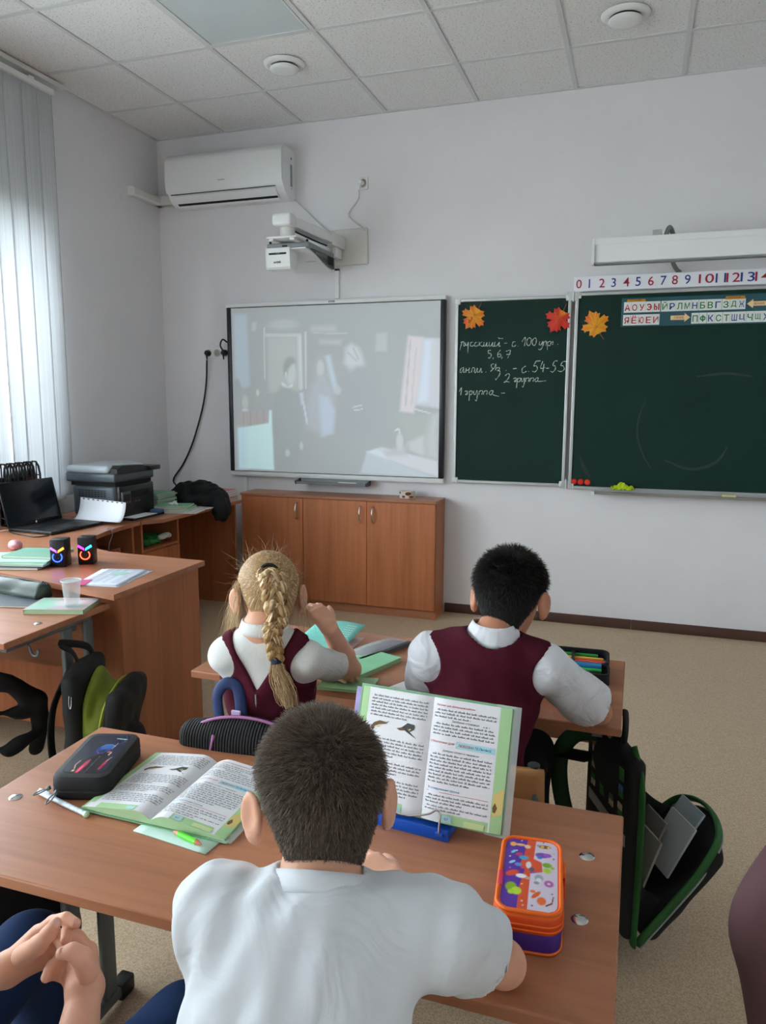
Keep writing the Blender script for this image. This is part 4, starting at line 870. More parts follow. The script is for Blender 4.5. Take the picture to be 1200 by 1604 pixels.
# ================================================================ soft shapes: signed distances merged smoothly on a grid, then skinned
def nrm(v): v = np.asarray(v, float); return v/max(np.linalg.norm(v), 1e-12)
class Soft:
    def __init__(s, lo, hi, h):
        s.h = h; s.lo = np.array(lo, float); s.n = np.ceil((np.array(hi)-s.lo)/h).astype(int)+1
        s.D = np.full(s.n, 1.0, np.float32)
        s.ax = [s.lo[i]+h*np.arange(s.n[i]) for i in range(3)]
    def _blk(s, lo, hi):
        a = np.clip(np.floor((np.array(lo)-s.lo)/s.h).astype(int), 0, s.n); b = np.clip(np.ceil((np.array(hi)-s.lo)/s.h).astype(int)+1, 0, s.n)
        if (b <= a).any(): return None, None
        sl = tuple(slice(a[i], b[i]) for i in range(3))
        G = np.meshgrid(*[s.ax[i][a[i]:b[i]].astype(np.float32) for i in range(3)], indexing='ij')
        return sl, G
    def _merge(s, sl, d, k, op):
        o = s.D[sl]
        if op == 'add':
            if k <= 0: s.D[sl] = np.minimum(o, d)
            else:
                q = np.clip(.5+.5*(o-d)/k, 0, 1); s.D[sl] = o*(1-q)+d*q-k*q*(1-q)
        elif op == 'sub':
            d = -d
            if k <= 0: s.D[sl] = np.maximum(o, d)
            else:
                q = np.clip(.5-.5*(o-d)/k, 0, 1); s.D[sl] = o*(1-q)+d*q+k*q*(1-q)
    def cap(s, a, b, ra, rb=None, k=.01, op='add', flat=None):
        rb = ra if rb is None else rb; a = np.array(a, float); b = np.array(b, float); m = max(ra, rb)+k+3*s.h
        sl, G = s._blk(np.minimum(a, b)-m, np.maximum(a, b)+m)
        if sl is None: return s
        ab = b-a; L = max((ab**2).sum(), 1e-12)
        px, py, pz = G[0]-a[0], G[1]-a[1], G[2]-a[2]
        t = np.clip((px*ab[0]+py*ab[1]+pz*ab[2])/L, 0, 1)
        d = np.sqrt((px-ab[0]*t)**2+(py-ab[1]*t)**2+(pz-ab[2]*t)**2)-(ra+(rb-ra)*t)
        s._merge(sl, d, k, op); return s
    def chain(s, pts, rs, k=.01, op='add'):
        for i in range(len(pts)-1): s.cap(pts[i], pts[i+1], rs[i], rs[i+1], k, op)
        return s
    def ell(s, c, r, R=None, k=.01, op='add'):
        c = np.array(c, float); r = np.array(r, float); R = np.eye(3) if R is None else np.array(R)   # rows of R: the local axes
        ext = np.sqrt(((R.T*r)**2).sum(1))+k+3*s.h
        sl, G = s._blk(c-ext, c+ext)
        if sl is None: return s
        P = [G[i]-c[i] for i in range(3)]
        q = [(P[0]*R[j][0]+P[1]*R[j][1]+P[2]*R[j][2]) for j in range(3)]
        k0 = np.sqrt(sum((q[j]/r[j])**2 for j in range(3))); k1 = np.sqrt(sum((q[j]/r[j]**2)**2 for j in range(3)))
        d = np.where(k1 > 1e-9, k0*(k0-1)/np.maximum(k1, 1e-9), -r.min())
        s._merge(sl, d, k, op); return s
    def box(s, c, hf, R=None, rd=.01, k=.01, op='add'):
        c = np.array(c, float); hf = np.array(hf, float); R = np.eye(3) if R is None else np.array(R)
        ext = np.sqrt(((R.T*hf)**2).sum(1))*1.75+k+3*s.h
        sl, G = s._blk(c-ext, c+ext)
        if sl is None: return s
        P = [G[i]-c[i] for i in range(3)]
        q = [np.abs(P[0]*R[j][0]+P[1]*R[j][1]+P[2]*R[j][2])-(hf[j]-rd) for j in range(3)]
        d = np.sqrt(sum(np.maximum(x, 0)**2 for x in q))+np.minimum(np.maximum(q[0], np.maximum(q[1], q[2])), 0)-rd
        s._merge(sl, d, k, op); return s
    def fn(s, f, k=0, op='sub'):          # custom region: f(X,Y,Z) negative inside
        G = np.meshgrid(*[a.astype(np.float32) for a in s.ax], indexing='ij'); s._merge(tuple([slice(None)]*3), f(*G), k, op); return s
    def warp(s, f):
        G = np.meshgrid(*[a.astype(np.float32) for a in s.ax], indexing='ij'); s.D = s.D+f(*G); return s
    def mesh(s):
        D = s.D; D[0] = D[-1] = 1; D[:, 0] = D[:, -1] = 1; D[:, :, 0] = D[:, :, -1] = 1
        I = D < 0; n = s.n
        c = np.zeros(n-1, np.int8); off = [(i, j, k) for i in (0, 1) for j in (0, 1) for k in (0, 1)]
        for (i, j, k) in off: c += I[i:n[0]-1+i, j:n[1]-1+j, k:n[2]-1+k]
        act = np.argwhere((c > 0) & (c < 8)); idx = np.full(n-1, -1, np.int64); idx[tuple(act.T)] = np.arange(len(act))
        acc = np.zeros((len(act), 3)); cnt = np.zeros(len(act))
        val = {o: D[act[:, 0]+o[0], act[:, 1]+o[1], act[:, 2]+o[2]] for o in off}
        for a in off:
            for ax in range(3):
                if a[ax]: continue
                b = tuple(1 if i == ax else a[i] for i in range(3)); d0, d1 = val[a], val[b]; m = (d0 < 0) != (d1 < 0)
                t = np.where(m, d0/np.where(m, d0-d1, 1), 0); p = np.array(a, float)[None].repeat(len(act), 0); p[:, ax] += t
                acc += p*m[:, None]; cnt += m
        V = s.lo+(act+acc/cnt[:, None])*s.h
        F = []
        for ax in range(3):
            u, w = (ax+1) % 3, (ax+2) % 3
            sl0 = [slice(None)]*3; sl1 = [slice(None)]*3; sl0[ax] = slice(0, n[ax]-1); sl1[ax] = slice(1, n[ax])
            e = np.argwhere(I[tuple(sl0)] != I[tuple(sl1)]); e = e[(e[:, u] > 0) & (e[:, w] > 0) & (e[:, u] < n[u]-1) & (e[:, w] < n[w]-1)]
            q = []
            for du, dw in ((-1, -1), (0, -1), (0, 0), (-1, 0)):
                p = e.copy(); p[:, u] += du; p[:, w] += dw; q.append(idx[p[:, 0], p[:, 1], p[:, 2]])
            q = np.stack(q, 1); fl = ~I[e[:, 0], e[:, 1], e[:, 2]]; q[fl] = q[fl][:, ::-1]; F.append(q)
        return V, np.concatenate(F)
def largest(V, F):
    lab = np.arange(len(V))
    while True:
        m = lab[F].min(1); new = lab.copy()
        for c in range(F.shape[1]): np.minimum.at(new, F[:, c], m)
        new = new[new]
        if (new == lab).all(): break
        lab = new
    best = np.bincount(lab).argmax(); keep = lab == best; ix = np.cumsum(keep)-1
    return V[keep], ix[F[keep[F].all(1)]]
def soft_obj(name, sd, material, parent=None, **kw): return obj(name, largest(*sd.mesh()), material, parent, smooth='all', **kw)
def frame(fwd, up=(0, 0, 1)):
    f = nrm(fwd); r = nrm(np.cross(f, up)); u = np.cross(r, f); return np.array([r, f, u])     # rows: right, forward, up
def sample_surface(V, F, n, weight=None):
    T = np.concatenate([F[:, [0, 1, 2]], F[:, [0, 2, 3]]]); a, b, c = V[T[:, 0]], V[T[:, 1]], V[T[:, 2]]
    N = np.cross(b-a, c-a); ar = np.linalg.norm(N, axis=1); N = N/np.maximum(ar, 1e-12)[:, None]
    w = ar if weight is None else ar*weight((a+b+c)/3, N)
    i = rng.choice(len(T), n, p=w/w.sum()); u, v = rng.random(n), rng.random(n); m = u+v > 1; u[m] = 1-u[m]; v[m] = 1-v[m]
    return a[i]+(b[i]-a[i])*u[:, None]+(c[i]-a[i])*v[:, None], N[i]
def strands(name, paths, widths, cols, material, parent, kind=None):
    """paths (n, k, 3): each strand is a thin three-sided tapering tube, own colour"""
    n, k, _ = paths.shape
    T = np.gradient(paths, axis=1); T /= np.maximum(np.linalg.norm(T, axis=2, keepdims=True), 1e-9)
    A = np.cross(T, rng.normal(size=(n, 1, 3))); A /= np.maximum(np.linalg.norm(A, axis=2, keepdims=True), 1e-9); B = np.cross(T, A)
    tp = np.linspace(1, .25, k)[None, :, None]*np.asarray(widths).reshape(-1, 1, 1)
    ring = np.stack([paths+tp*(A*math.cos(q)+B*math.sin(q)) for q in (0, 2*PI/3, 4*PI/3)], 2)           # n,k,3,3
    V = ring.reshape(-1, 3); base = (np.arange(n)*k*3)[:, None, None]; F = []
    for i in range(k-1):
        for j in range(3):
            j2 = (j+1) % 3; F.append(np.stack([base[:, 0, 0]+i*3+j, base[:, 0, 0]+i*3+j2, base[:, 0, 0]+(i+1)*3+j2, base[:, 0, 0]+(i+1)*3+j], 1))
    F = np.concatenate(F); C = np.ones((len(V), 4)); C[:, :3] = np.repeat(np.asarray(cols), k*3, axis=0)
    return obj(name, (V, F), material, parent, smooth='all', colors=C, kind=kind)
M_HAIRV = vmat('hair_strands', .45, spec=.4)
def folds(seed, amp, sc):
    r = np.random.default_rng(seed); K = r.normal(size=(5, 3))*sc; ph = r.random(5)*6.28
    return lambda X, Y, Z: amp*sum(np.sin(K[i][0]*X+K[i][1]*Y+K[i][2]*Z+ph[i]) for i in range(5))/2.2
# ================================================================ small things
def boxR(mb, c, w, l, z0, z1, rz=0, r=.001):          # upright box, rotated about z
    M = Matrix.Translation((c[0], c[1], 0)) @ Matrix.Rotation(rz, 4, 'Z'); return mb.rbox((-w/2, -l/2, z0), (w/2, l/2, z1), r, 1, M)
M_PAGES = mat('page_edges', 'd9d8cc', .8, var=.12, vscale=3, stretch=(1, 1, 900))
M_GPAGES = mat('green_tinted_page_edges', 'a9c79a', .8, var=.15, vscale=3, stretch=(1, 1, 900))
def book(name, c, w, l, z, th, rz, cover, label, cat='book', group=None, pages=None, soft=True):
    t = empty(name, (c[0], c[1], z), label, cat, group); cv = mat('cover_'+cover, cover, .35, var=.06, vscale=14)
    k = .0012 if soft else .002
    obj('back_cover', boxR(MB(), c, w, l, z, z+k, rz), cv, t); obj('front_cover', boxR(MB(), c, w, l, z+th-k, z+th, rz), cv, t)
    M = Matrix.Translation((c[0], c[1], 0)) @ Matrix.Rotation(rz, 4, 'Z')
    obj('pages', MB().box((-w/2+.001, -l/2+.002, z+k), (w/2-.003, l/2-.002, z+th-k), M), pages or M_PAGES, t)
    obj('spine', MB().box((-w/2-.0008, -l/2, z), (-w/2+.001, l/2, z+th), M), cv, t)
    return t
def sheet_of_paper(name, c, w, l, z, rz, m, label, cat='paper', lift=.0, group=None, th=.0006):
    cs, sn = math.cos(rz), math.sin(rz)
    def fn(u, v): x = (u-.5)*w; y = (v-.5)*l; return (c[0]+x*cs-y*sn, c[1]+x*sn+y*cs, z+th+lift*u*u*v)
    return tag(obj(name, MB().sheet(fn, 8, 8, th), m, smooth='all'), label, cat, group)
M_INK = mat('printed_ink', '6e6f76', .8); M_FAINT = mat('faint_ink', '9a9ba0', .8)
M_PAGEW = mat('textbook_page', 'dfe0e4', .65, spec=.3); M_PGREEN = mat('page_green', 'a5cc96', .6); M_PGREEN2 = mat('page_light_green', 'c3d79b', .6); M_CYANB = mat('print_cyan', 'a9d3dc', .6); M_PRED = mat('print_red', 'b83346', .7); M_PBLUE = mat('print_blue', '2f7fae', .7); M_PBROWN = mat('print_brown', '6f5336', .7); M_PYEL = mat('print_yellow', 'd8c27a', .7); M_PDARK = mat('print_dark', '3b403c', .7)
M_FILM = clear_mat('clear_cover_film', 'dfe6e6', .35, .12)

# ---------------------------------------------------------------- open textbooks
WORDS = [3, 7, 5, 2, 8, 4, 6, 9, 3, 5, 7, 4, 10, 2, 6, 5, 8, 3, 7, 6, 4, 9, 5, 3]
def page_print(surf, blocks, pfx_parent, lift=.0004):
    """surf(u,v): page surface, u 0..1 left to right, v 0..1 bottom to top; text is laid on it as small raised strokes"""
    mbs = {}
    def patch(m, u0, u1, v0, v1, k=0, nu=1):
        mb = mbs.setdefault(m, MB())
        for i in range(nu):
            a, b = u0+(u1-u0)*i/nu, u0+(u1-u0)*(i+1)/nu
            q = [surf(a, v0), surf(b, v0), surf(b, v1), surf(a, v1)]; N = nrm(np.cross(np.array(q[1])-q[0], np.array(q[3])-q[0]))
            mb.add([tuple(np.array(p)+N*(lift+k)) for p in q], [(0, 1, 2, 3)])
    wi = [0]
    for b in blocks:
        if b[0] == 'text':
            _, u0, u1, v1, n, dv, hh = b[:7]; m = b[7] if len(b) > 7 else M_INK; last = b[8] if len(b) > 8 else .6
            for ln in range(n):
                v = v1-ln*dv; u = u0 if ln else u0+.03; end = u1 if ln < n-1 else u0+(u1-u0)*last
                while u < end:
                    w = WORDS[wi[0] % len(WORDS)]*.0105*(u1-u0)/.8+.008; wi[0] += 1; e = min(u+w, end)
                    x = u
                    while x < e-.002:                      # letters: short strokes of changing height
                        cw = .0085; hv = hh*(.62+.38*((wi[0]*7+int(x*997)) % 3 == 0)); patch(m, x, min(x+cw*.66, e), v, v+hv); x += cw
                    u = e+.016
        elif b[0] == 'box': patch(b[1], *b[2:6], k=-.0002 if len(b) < 7 else b[6], nu=4)
        elif b[0] == 'poly':
            mb = mbs.setdefault(b[1], MB()); P = [np.array(surf(*p))+np.array([0, 0, 0]) for p in b[2]]; N = nrm(np.cross(np.array(surf(.6, .4))-surf(.4, .4), np.array(surf(.4, .6))-surf(.4, .4)))
            mb.add([tuple(p+N*(lift+.0002)) for p in P], [tuple(range(len(P)))])
        elif b[0] == 'word':
            _, m, tx, u0, u1, v0, v1 = b[:7]; mb = mbs.setdefault(m, MB()); gv, gf = glyphs(tx, .01, b[7] if len(b) > 7 else 0); xs = [p[0] for p in gv]; ys = [p[1] for p in gv]
            N = nrm(np.cross(np.array(surf(.6, .4))-surf(.4, .4), np.array(surf(.4, .6))-surf(.4, .4)))
            mb.add([tuple(np.array(surf(u0+(u1-u0)*(p[0]-min(xs))/(max(xs)-min(xs)), v0+(v1-v0)*(p[1]-min(ys))/(max(ys)-min(ys))))+N*(lift+.0004)) for p in gv], gf)
    for m, mb in mbs.items(): obj('printed_text' if m in (M_INK, M_PRED, M_PBLUE) else 'printed_picture', mb, m, pfx_parent, fixn=False, kind='stuff')
LEFTB = [('box', M_PGREEN, 0, 1, 0, .075), ('box', M_PGREEN, 0, .10, .075, 1, -.0002), ('text', .15, .94, .93, 7, .028, .0155, M_INK, .7),
         ('poly', M_PBROWN, [(.18, .665), (.22, .70), (.30, .725), (.40, .72), (.44, .735), (.40, .705), (.30, .69), (.24, .672), (.21, .63)]), ('poly', M_PYEL, [(.24, .668), (.33, .69), (.30, .668)]),
         ('poly', M_PDARK, [(.62, .70), (.70, .745), (.80, .74), (.80, .70), (.74, .675), (.84, .625), (.70, .668)]), ('poly', M_PYEL, [(.70, .70), (.76, .70), (.73, .68)]), ('poly', M_PBROWN, [(.55, .685), (.62, .70), (.68, .68), (.60, .672)]),
         ('text', .15, .94, .57, 6, .028, .0155, M_INK, .5), ('text', .15, .94, .375, 4, .028, .0155, M_INK, .6), ('text', .15, .94, .235, 5, .028, .0155, M_INK, .8), ('box', M_CYANB, .62, .74, .012, .05, .0003)]
RIGHTB = [('box', M_PGREEN, 0, 1, 0, .075), ('box', M_PGREEN, .86, 1, .0, 1, -.0001), ('box', M_PGREEN2, .55, .80, .004, .05, .0002), ('word', M_PRED, 'Задание для домашней работы', .05, .55, .935, .955),
          ('text', .04, .82, .90, 3, .028, .0155), ('word', M_INK, 'Зелёные страницы', .28, .62, .812, .834), ('text', .64, .82, .812, 1, .028, .0155), ('text', .04, .82, .785, 4, .028, .0155, M_INK, 1.0),
          ('box', M_CYANB, .36, .84, .610, .665, .0002), ('word', M_PRED, 'СТРАНИЧКИ ДЛЯ', .02, .34, .628, .648, .2), ('word', M_PRED, 'ЛЮБОЗНА', .385, .58, .626, .648, .2), ('word', M_PBLUE, 'ТЕЛЬНЫХ', .59, .80, .626, .648, .2),
          ('word', M_INK, 'Доброе слово о хищниках', .20, .66, .565, .585), ('text', .04, .82, .535, 9, .028, .0155, M_INK, .7), ('word', M_PBLUE, 'В следующие уроки', .06, .46, .252, .272), ('box', M_PRED, .04, .82, .236, .239, .0003), ('text', .04, .82, .20, 3, .027, .015), ('text', .04, .82, .115, 2, .025, .014),
          ('poly', M_PBROWN, [(.875, .20), (.90, .24), (.93, .20), (.91, .16), (.88, .165)]), ('poly', M_PYEL, [(.87, .30), (.99, .36), (.99, .16), (.88, .12)]), ('box', M_CYANB, .28, .40, .010, .065, .0004), ('word', M_INK, '97', .31, .36, .022, .045)]
def open_book(name, label, o, ux, uy, n, W_, H_, bulge, th, extra=None):
    """o = foot of the spine, ux/uy = page directions, n = page normal; two page blocks bulging beside the spine"""
    o, ux, uy, n = [np.array(v, float) for v in (o, ux, uy, n)]; t = empty(name, tuple(o), label, 'textbook')
    out = []
    for sg, nm, bl in ((-1, 'left_pages', LEFTB), (1, 'right_pages', RIGHTB)):
        def prof(a): return bulge*(math.sin(min(1, a*4.2)*PI/2)*(1-a)**.8*1.15+.16*(1-a))+th*(1-.35*a)
        def top(u, v, sg=sg):
            a = (1-u) if sg < 0 else u; return o+ux*sg*a*W_+uy*v*H_+n*prof(a)
        mb = MB(); N_ = 14; base = lambda u, v, sg=sg: o+ux*sg*((1-u) if sg < 0 else u)*W_+uy*v*H_+n*.0012
        mb.sheet(lambda u, v: tuple(top(u, v)), N_, 1)
        for v in (0, 1):
            vs = [tuple(top(i/N_, v)) for i in range(N_+1)]+[tuple(base(i/N_, v)) for i in range(N_+1)]; mb.add(vs, [(i, i+1, i+N_+2, i+N_+1) for i in range(N_)])
        ue = 0 if sg < 0 else 1; mb.add([tuple(top(ue, 0)), tuple(top(ue, 1)), tuple(base(ue, 1)), tuple(base(ue, 0))], [(0, 1, 2, 3)])
        pg = obj(nm, mb, M_PAGEW, t, smooth=40)
        # the block's fore-edges carry the green print
        e0 = [tuple(top(i/N_, 0)-uy*.0006) for i in range(N_+1)]+[tuple(base(i/N_, 0)-uy*.0006) for i in range(N_+1)]
        obj('page_edges', MB().add(e0, [(i, i+1, i+N_+2, i+N_+1) for i in range(N_)]).add([tuple(top(ue, 0)+ux*sg*.0006), tuple(top(ue, 1)+ux*sg*.0006), tuple(base(ue, 1)+ux*sg*.0006), tuple(base(ue, 0)+ux*sg*.0006)], [(0, 1, 2, 3)]), M_GPAGES, pg)
        page_print(lambda u, v: tuple(top(u, v)), bl, pg)
    mb = MB(); a, b = o-ux*(W_+.006)-uy*.004, o+ux*(W_+.006)-uy*.004; c, d = b+uy*(H_+.008), a+uy*(H_+.008)
    mb.add([tuple(p) for p in (a, b, c, d)]+[tuple(p-n*.0015) for p in (a, b, c, d)], [(0, 1, 2, 3), (7, 6, 5, 4), (0, 4, 5, 1), (1, 5, 6, 2), (2, 6, 7, 3), (3, 7, 4, 0)])
    obj('cover', mb, mat('textbook_cover_green', '7fae84', .35, var=.2, vscale=12), t)
    a, b = o+ux*(W_-.03)-uy*.005, o+ux*(W_+.016)-uy*.005; c, d = b+uy*(H_+.010), a+uy*(H_+.010); obj('plastic_jacket', MB().add([tuple(p+n*.002) for p in (a, b, c, d)], [(0, 1, 2, 3)]), M_FILM, t)
    return t
# flat on the foreground desk
rz = -.02
open_book('open_textbook', 'open textbook lying flat beside the black pencil case on the foreground desk', (2.598, -3.858, DZ1+.0045), (math.cos(rz), math.sin(rz), 0), (-math.sin(rz)-.02, math.cos(rz), 0), (0, 0, 1), .158, .236, .014, .007)
# notebook and two-ended marker tucked under its right half
sheet_of_paper('notebook', (2.672, -3.790, 0), .165, .205, DZ1+.0004, -.12, mat('notebook_cover_mint', 'bfe0d2', .4), 'thin mint notebook under the open flat textbook', 'notebook', th=.0025)
mk = empty('marker', (2.70, -3.895, DZ1), 'bright green two-ended marker lying at the edge of the flat textbook', 'marker')
a, b = Vector((2.668, -3.872, DZ1+.0085)), Vector((2.712, -3.884, DZ1+.0085)); d = (b-a).normalized()
obj('barrel', MB().cyl(a, b, .0052, 12), mat('neon_green', '5fe02e', .3), mk, smooth=30)
obj('tip', MB().tube([a, a-d*.009, a-d*.014], [.0052, .003, .001], 12), mat('salmon_tip', 'd98a6a', .5), mk, smooth=30); obj('tip', MB().tube([b, b+d*.009, b+d*.014], [.0052, .003, .001], 12), mat('salmon_tip', 'd98a6a', .5), mk, smooth=30)
# propped on the stand
SB = np.array([3.076, -3.697, .693]); bn = nrm([-.10, -.92, .38]); by_ = nrm(np.array([.02, .33, .94])); bx_ = nrm(np.cross(by_, bn)); bn = np.cross(bx_, by_)
open_book('open_textbook', 'open textbook propped upright on the blue book stand', SB, bx_, by_, bn, .150, .218, .009, .006)
tag(obj('exercise_book', MB().add([tuple(SB-bx_*.168+by_*.02-bn*.004), tuple(SB-bx_*.05+by_*.02-bn*.004), tuple(SB-bx_*.05+by_*.216-bn*.004), tuple(SB-bx_*.168+by_*.214-bn*.004), tuple(SB-bx_*.168+by_*.02-bn*.008), tuple(SB-bx_*.05+by_*.02-bn*.008), tuple(SB-bx_*.05+by_*.216-bn*.008), tuple(SB-bx_*.168+by_*.214-bn*.008)], [(0, 1, 2, 3), (7, 6, 5, 4), (0, 4, 5, 1), (1, 5, 6, 2), (2, 6, 7, 3), (3, 7, 4, 0)]), mat('lilac_cover', 'a79ad0', .4, var=.2, vscale=20)), 'lilac exercise book behind the propped textbook', 'exercise book')
st = empty('book_stand', tuple(np.array([3.07, -3.70, DZ1])), 'blue plastic book stand with a bent wire page holder', 'book stand')
M_SBLUE = mat('blue_plastic', '1450b8', .35)
x2 = nrm([bx_[0], bx_[1], 0]); f2 = np.cross(EZ, x2); Mst = Matrix(((x2[0], f2[0], 0, SB[0]), (x2[1], f2[1], 0, SB[1]), (0, 0, 1, DZ1), (0, 0, 0, 1)))
obj('ledge', MB().rbox((-.105, -.022, .0), (.060, .028, .018), .003, 2, Mst), M_SBLUE, st, smooth=30)
obj('ledge_lip', MB().rbox((-.105, -.026, .0), (.060, -.020, .022), .002, 2, Mst), M_SBLUE, st, smooth=30)
bk0 = lambda u, v: tuple(SB-bn*.010+bx_*u+by_*v)
obj('back_plate', MB().add([bk0(-.09, -.015), bk0(.05, -.015), bk0(.05, .15), bk0(-.09, .15)]+[tuple(np.array(bk0(*q))-bn*.003) for q in ((-.09, -.015), (.05, -.015), (.05, .15), (-.09, .15))], [(0, 1, 2, 3), (7, 6, 5, 4), (0, 4, 5, 1), (1, 5, 6, 2), (2, 6, 7, 3), (3, 7, 4, 0)]), M_SBLUE, st)
obj('prop_leg', MB().tube([tuple(np.array(bk0(-.02, .12))-bn*.004), (SB[0]-.005, SB[1]+.115, DZ1+.004)], .005, 8), M_SBLUE, st, smooth=30)
wr = [np.array(SB)+bx_*u+by_*v+bn*w for u, v, w in ((-.100, -.015, .024), (-.100, .012, .026), (-.096, .026, .026), (-.088, .024, .026), (-.058, .006, .030), (-.018, .003, .031), (.020, .013, .029), (.034, .022, .027), (.042, .018, .026), (.043, -.002, .026), (.043, -.018, .024))]
obj('wire_holder', MB().tube(smooth_path([tuple(p) for p in wr], 5), .0019, 8), M_CHROME, st, smooth='all')
for u in (-.100, .043): obj('wire_pivot', MB().cyl(tuple(SB+bx_*(u-.007)+by_*-.018+bn*.020), tuple(SB+bx_*(u+.007)+by_*-.018+bn*.020), .005, 10), M_SBLUE, st, smooth=30)

# ---------------------------------------------------------------- rounded cases
def round_poly(w, l, r, n=6):
    P = []
    for cx_, cy_, a0 in ((w/2-r, l/2-r, 0), (-w/2+r, l/2-r, PI/2), (-w/2+r, -l/2+r, PI), (w/2-r, -l/2+r, 1.5*PI)):
        for i in range(n+1): a = a0+PI/2*i/n; P.append((cx_+r*math.cos(a), cy_+r*math.sin(a)))
    return P
def shell(mb, w, l, r, lv, M):                     # lv: list of (z, inset) rings closed at top and bottom
    n = None; v = []; f = []
    for z, ins in lv:
        P = round_poly(w-2*ins, l-2*ins, max(r-ins, .003)); n = len(P); v += [(x, y, z) for x, y in P]
    for i in range(len(lv)-1):
        for j in range(n): f.append((i*n+j, i*n+(j+1) % n, (i+1)*n+(j+1) % n, (i+1)*n+j))
    f += [tuple(range(n-1, -1, -1)), tuple(range((len(lv)-1)*n, len(lv)*n))]
    return mb.add(v, f, M)
def MZ(x, y, z, rz): return Matrix.Translation((x, y, z)) @ Matrix.Rotation(rz, 4, 'Z')
def case_print(pic, w, l, r, z, M, material, parent, name='printed_lid', dome=.0):
    """printed lid: grid cut to the rounded outline"""
    nu, nv = pic.nu, pic.nv; v = []; c = []; keep = {}; f = []
    def inside(x, y): dx = max(abs(x)-(w/2-r), 0); dy = max(abs(y)-(l/2-r), 0); return math.hypot(dx, dy) <= r or (dx == 0 or dy == 0) and dx <= r and dy <= r
    for i in range(nu+1):
        for j in range(nv+1):
            x, y = (i/nu-.5)*w, (j/nv-.5)*l
            if inside(x, y): keep[(i, j)] = len(v); v.append((x, y, z+dome*(1-(2*x/w)**4)*(1-(2*y/l)**4))); c.append((*pic.C[i, j], 1))
    for i in range(nu):
        for j in range(nv):
            q = [(i, j), (i+1, j), (i+1, j+1), (i, j+1)]; q = [keep[k] for k in q if k in keep]
            if len(q) >= 3: f.append(tuple(q))
    return obj(name, MB().add(v, f, M), material, parent, smooth='all', colors=np.array(c), fixn=False)
def zip_pull(parent, p, d, m, ln=.026):
    d = nrm(d); s_ = nrm(np.cross(d, EZ)); p = np.array(p)
    obj('zip_pull', MB().tube([tuple(p), tuple(p+d*.008)], .004, 8).tube([tuple(p+d*.008+s_*.004*math.sin(a)+d*(.5*ln)*(1-math.cos(a))) for a in np.linspace(0, 2*PI, 15)], .0013, 6, cap=False), m, parent, smooth='all')
# black pencil case with the car picture
M_CFAB = mat('black_case_fabric', '0f1114', .65, bump=.4, bscale=600, bdist=.0005)
cc, crz = (2.378, -3.729), .30
pc = empty('pencil_case', (*cc, DZ1), 'black zipped pencil case with a neon car picture on the foreground desk', 'pencil case', None); M = MZ(*cc, DZ1, crz); cw, cl = .118, .205
obj('lower_shell', shell(MB(), cw, cl, .026, [(0, .004), (.004, 0), (.017, -.001), (.019, .001)], M), M_CFAB, pc, smooth=40)
obj('upper_shell', shell(MB(), cw, cl, .026, [(.022, .001), (.024, -.001), (.041, .0), (.047, .004), (.049, .012)], M), M_CFAB, pc, smooth=40)
obj('zip', shell(MB(), cw, cl, .026, [(.0185, .0015), (.0225, .0015)], M), mat('zip_black', '1d1f22', .5, bump=.8, bscale=900), pc)
pic = Pic(80, 130, '161a2c')
pic.ell(.75, .5, .5, .6, '1a1d3a', soft=.6); pic.ell(.2, .55, .28, .5, '2b2f3a', soft=.8, k=.6)
pic.poly([(.0, .0), (.9, .0), (.72, .62), (.5, .62)], '0c0d14', .05)
pic.ell(.58, .62, .20, .11, '1c3f86', .2, .3); pic.ell(.60, .66, .13, .06, '2f62b4', .2, .4); pic.ell(.46, .50, .20, .05, '23285a', .5, .5); pic.line([(.44, .66), (.52, .72), (.66, .73), (.78, .68)], .010, '5a9ad8'); pic.line([(.44, .55), (.5, .49), (.62, .50)], .008, '6a4ab0')
pic.ell(.40, .15, .055, .17, 'c02456', -.22, .5); pic.ell(.385, .10, .03, .09, 'ff5a86', -.2, .5); pic.ell(.84, .22, .035, .13, 'b01f48', -.22, .5); pic.line([(.26, .10), (.20, .20), (.24, .30)], .012, 'e6b0a8'); pic.ell(.26, .06, .03, .02, 'd8b060', 0, .4)
pic.line([(.78, .78), (.74, .62)], .008, 'c8c8b0', .8); pic.line([(.80, .52), (.78, .46)], .014, 'e0dcc0'); pic.line([(.90, .40), (.84, .30)], .010, 'c8b080')
pic.line([(.66, .90), (.92, .88)], .012, '8fd8c8'); pic.line([(.86, .98), (.90, .80)], .006, '3a6ac0', .8); pic.line([(.55, .0), (.60, .42)], .006, '8a94a8', .6)
for k in range(10): pic.line([(.3+.07*k, .74), (.3+.075*k, .80+.02*(k % 3))], .006, '40508a', .6)
pic.ell(.74, .53, .05, .02, 'd0622a', 0, .4)
case_print(pic, cw-.030, cl-.034, .018, .0495, M, vmat('glossy_picture', .12, coat=.6), pc)
p0 = M @ Vector((-cw/2-.002, -cl/2+.012, .021)); zip_pull(pc, p0, (-.5, -.8, -.15), M_STEEL); zip_pull(pc, M @ Vector((-cw/2+.018, -cl/2-.003, .021)), (.05, -1, -.3), M_STEEL)
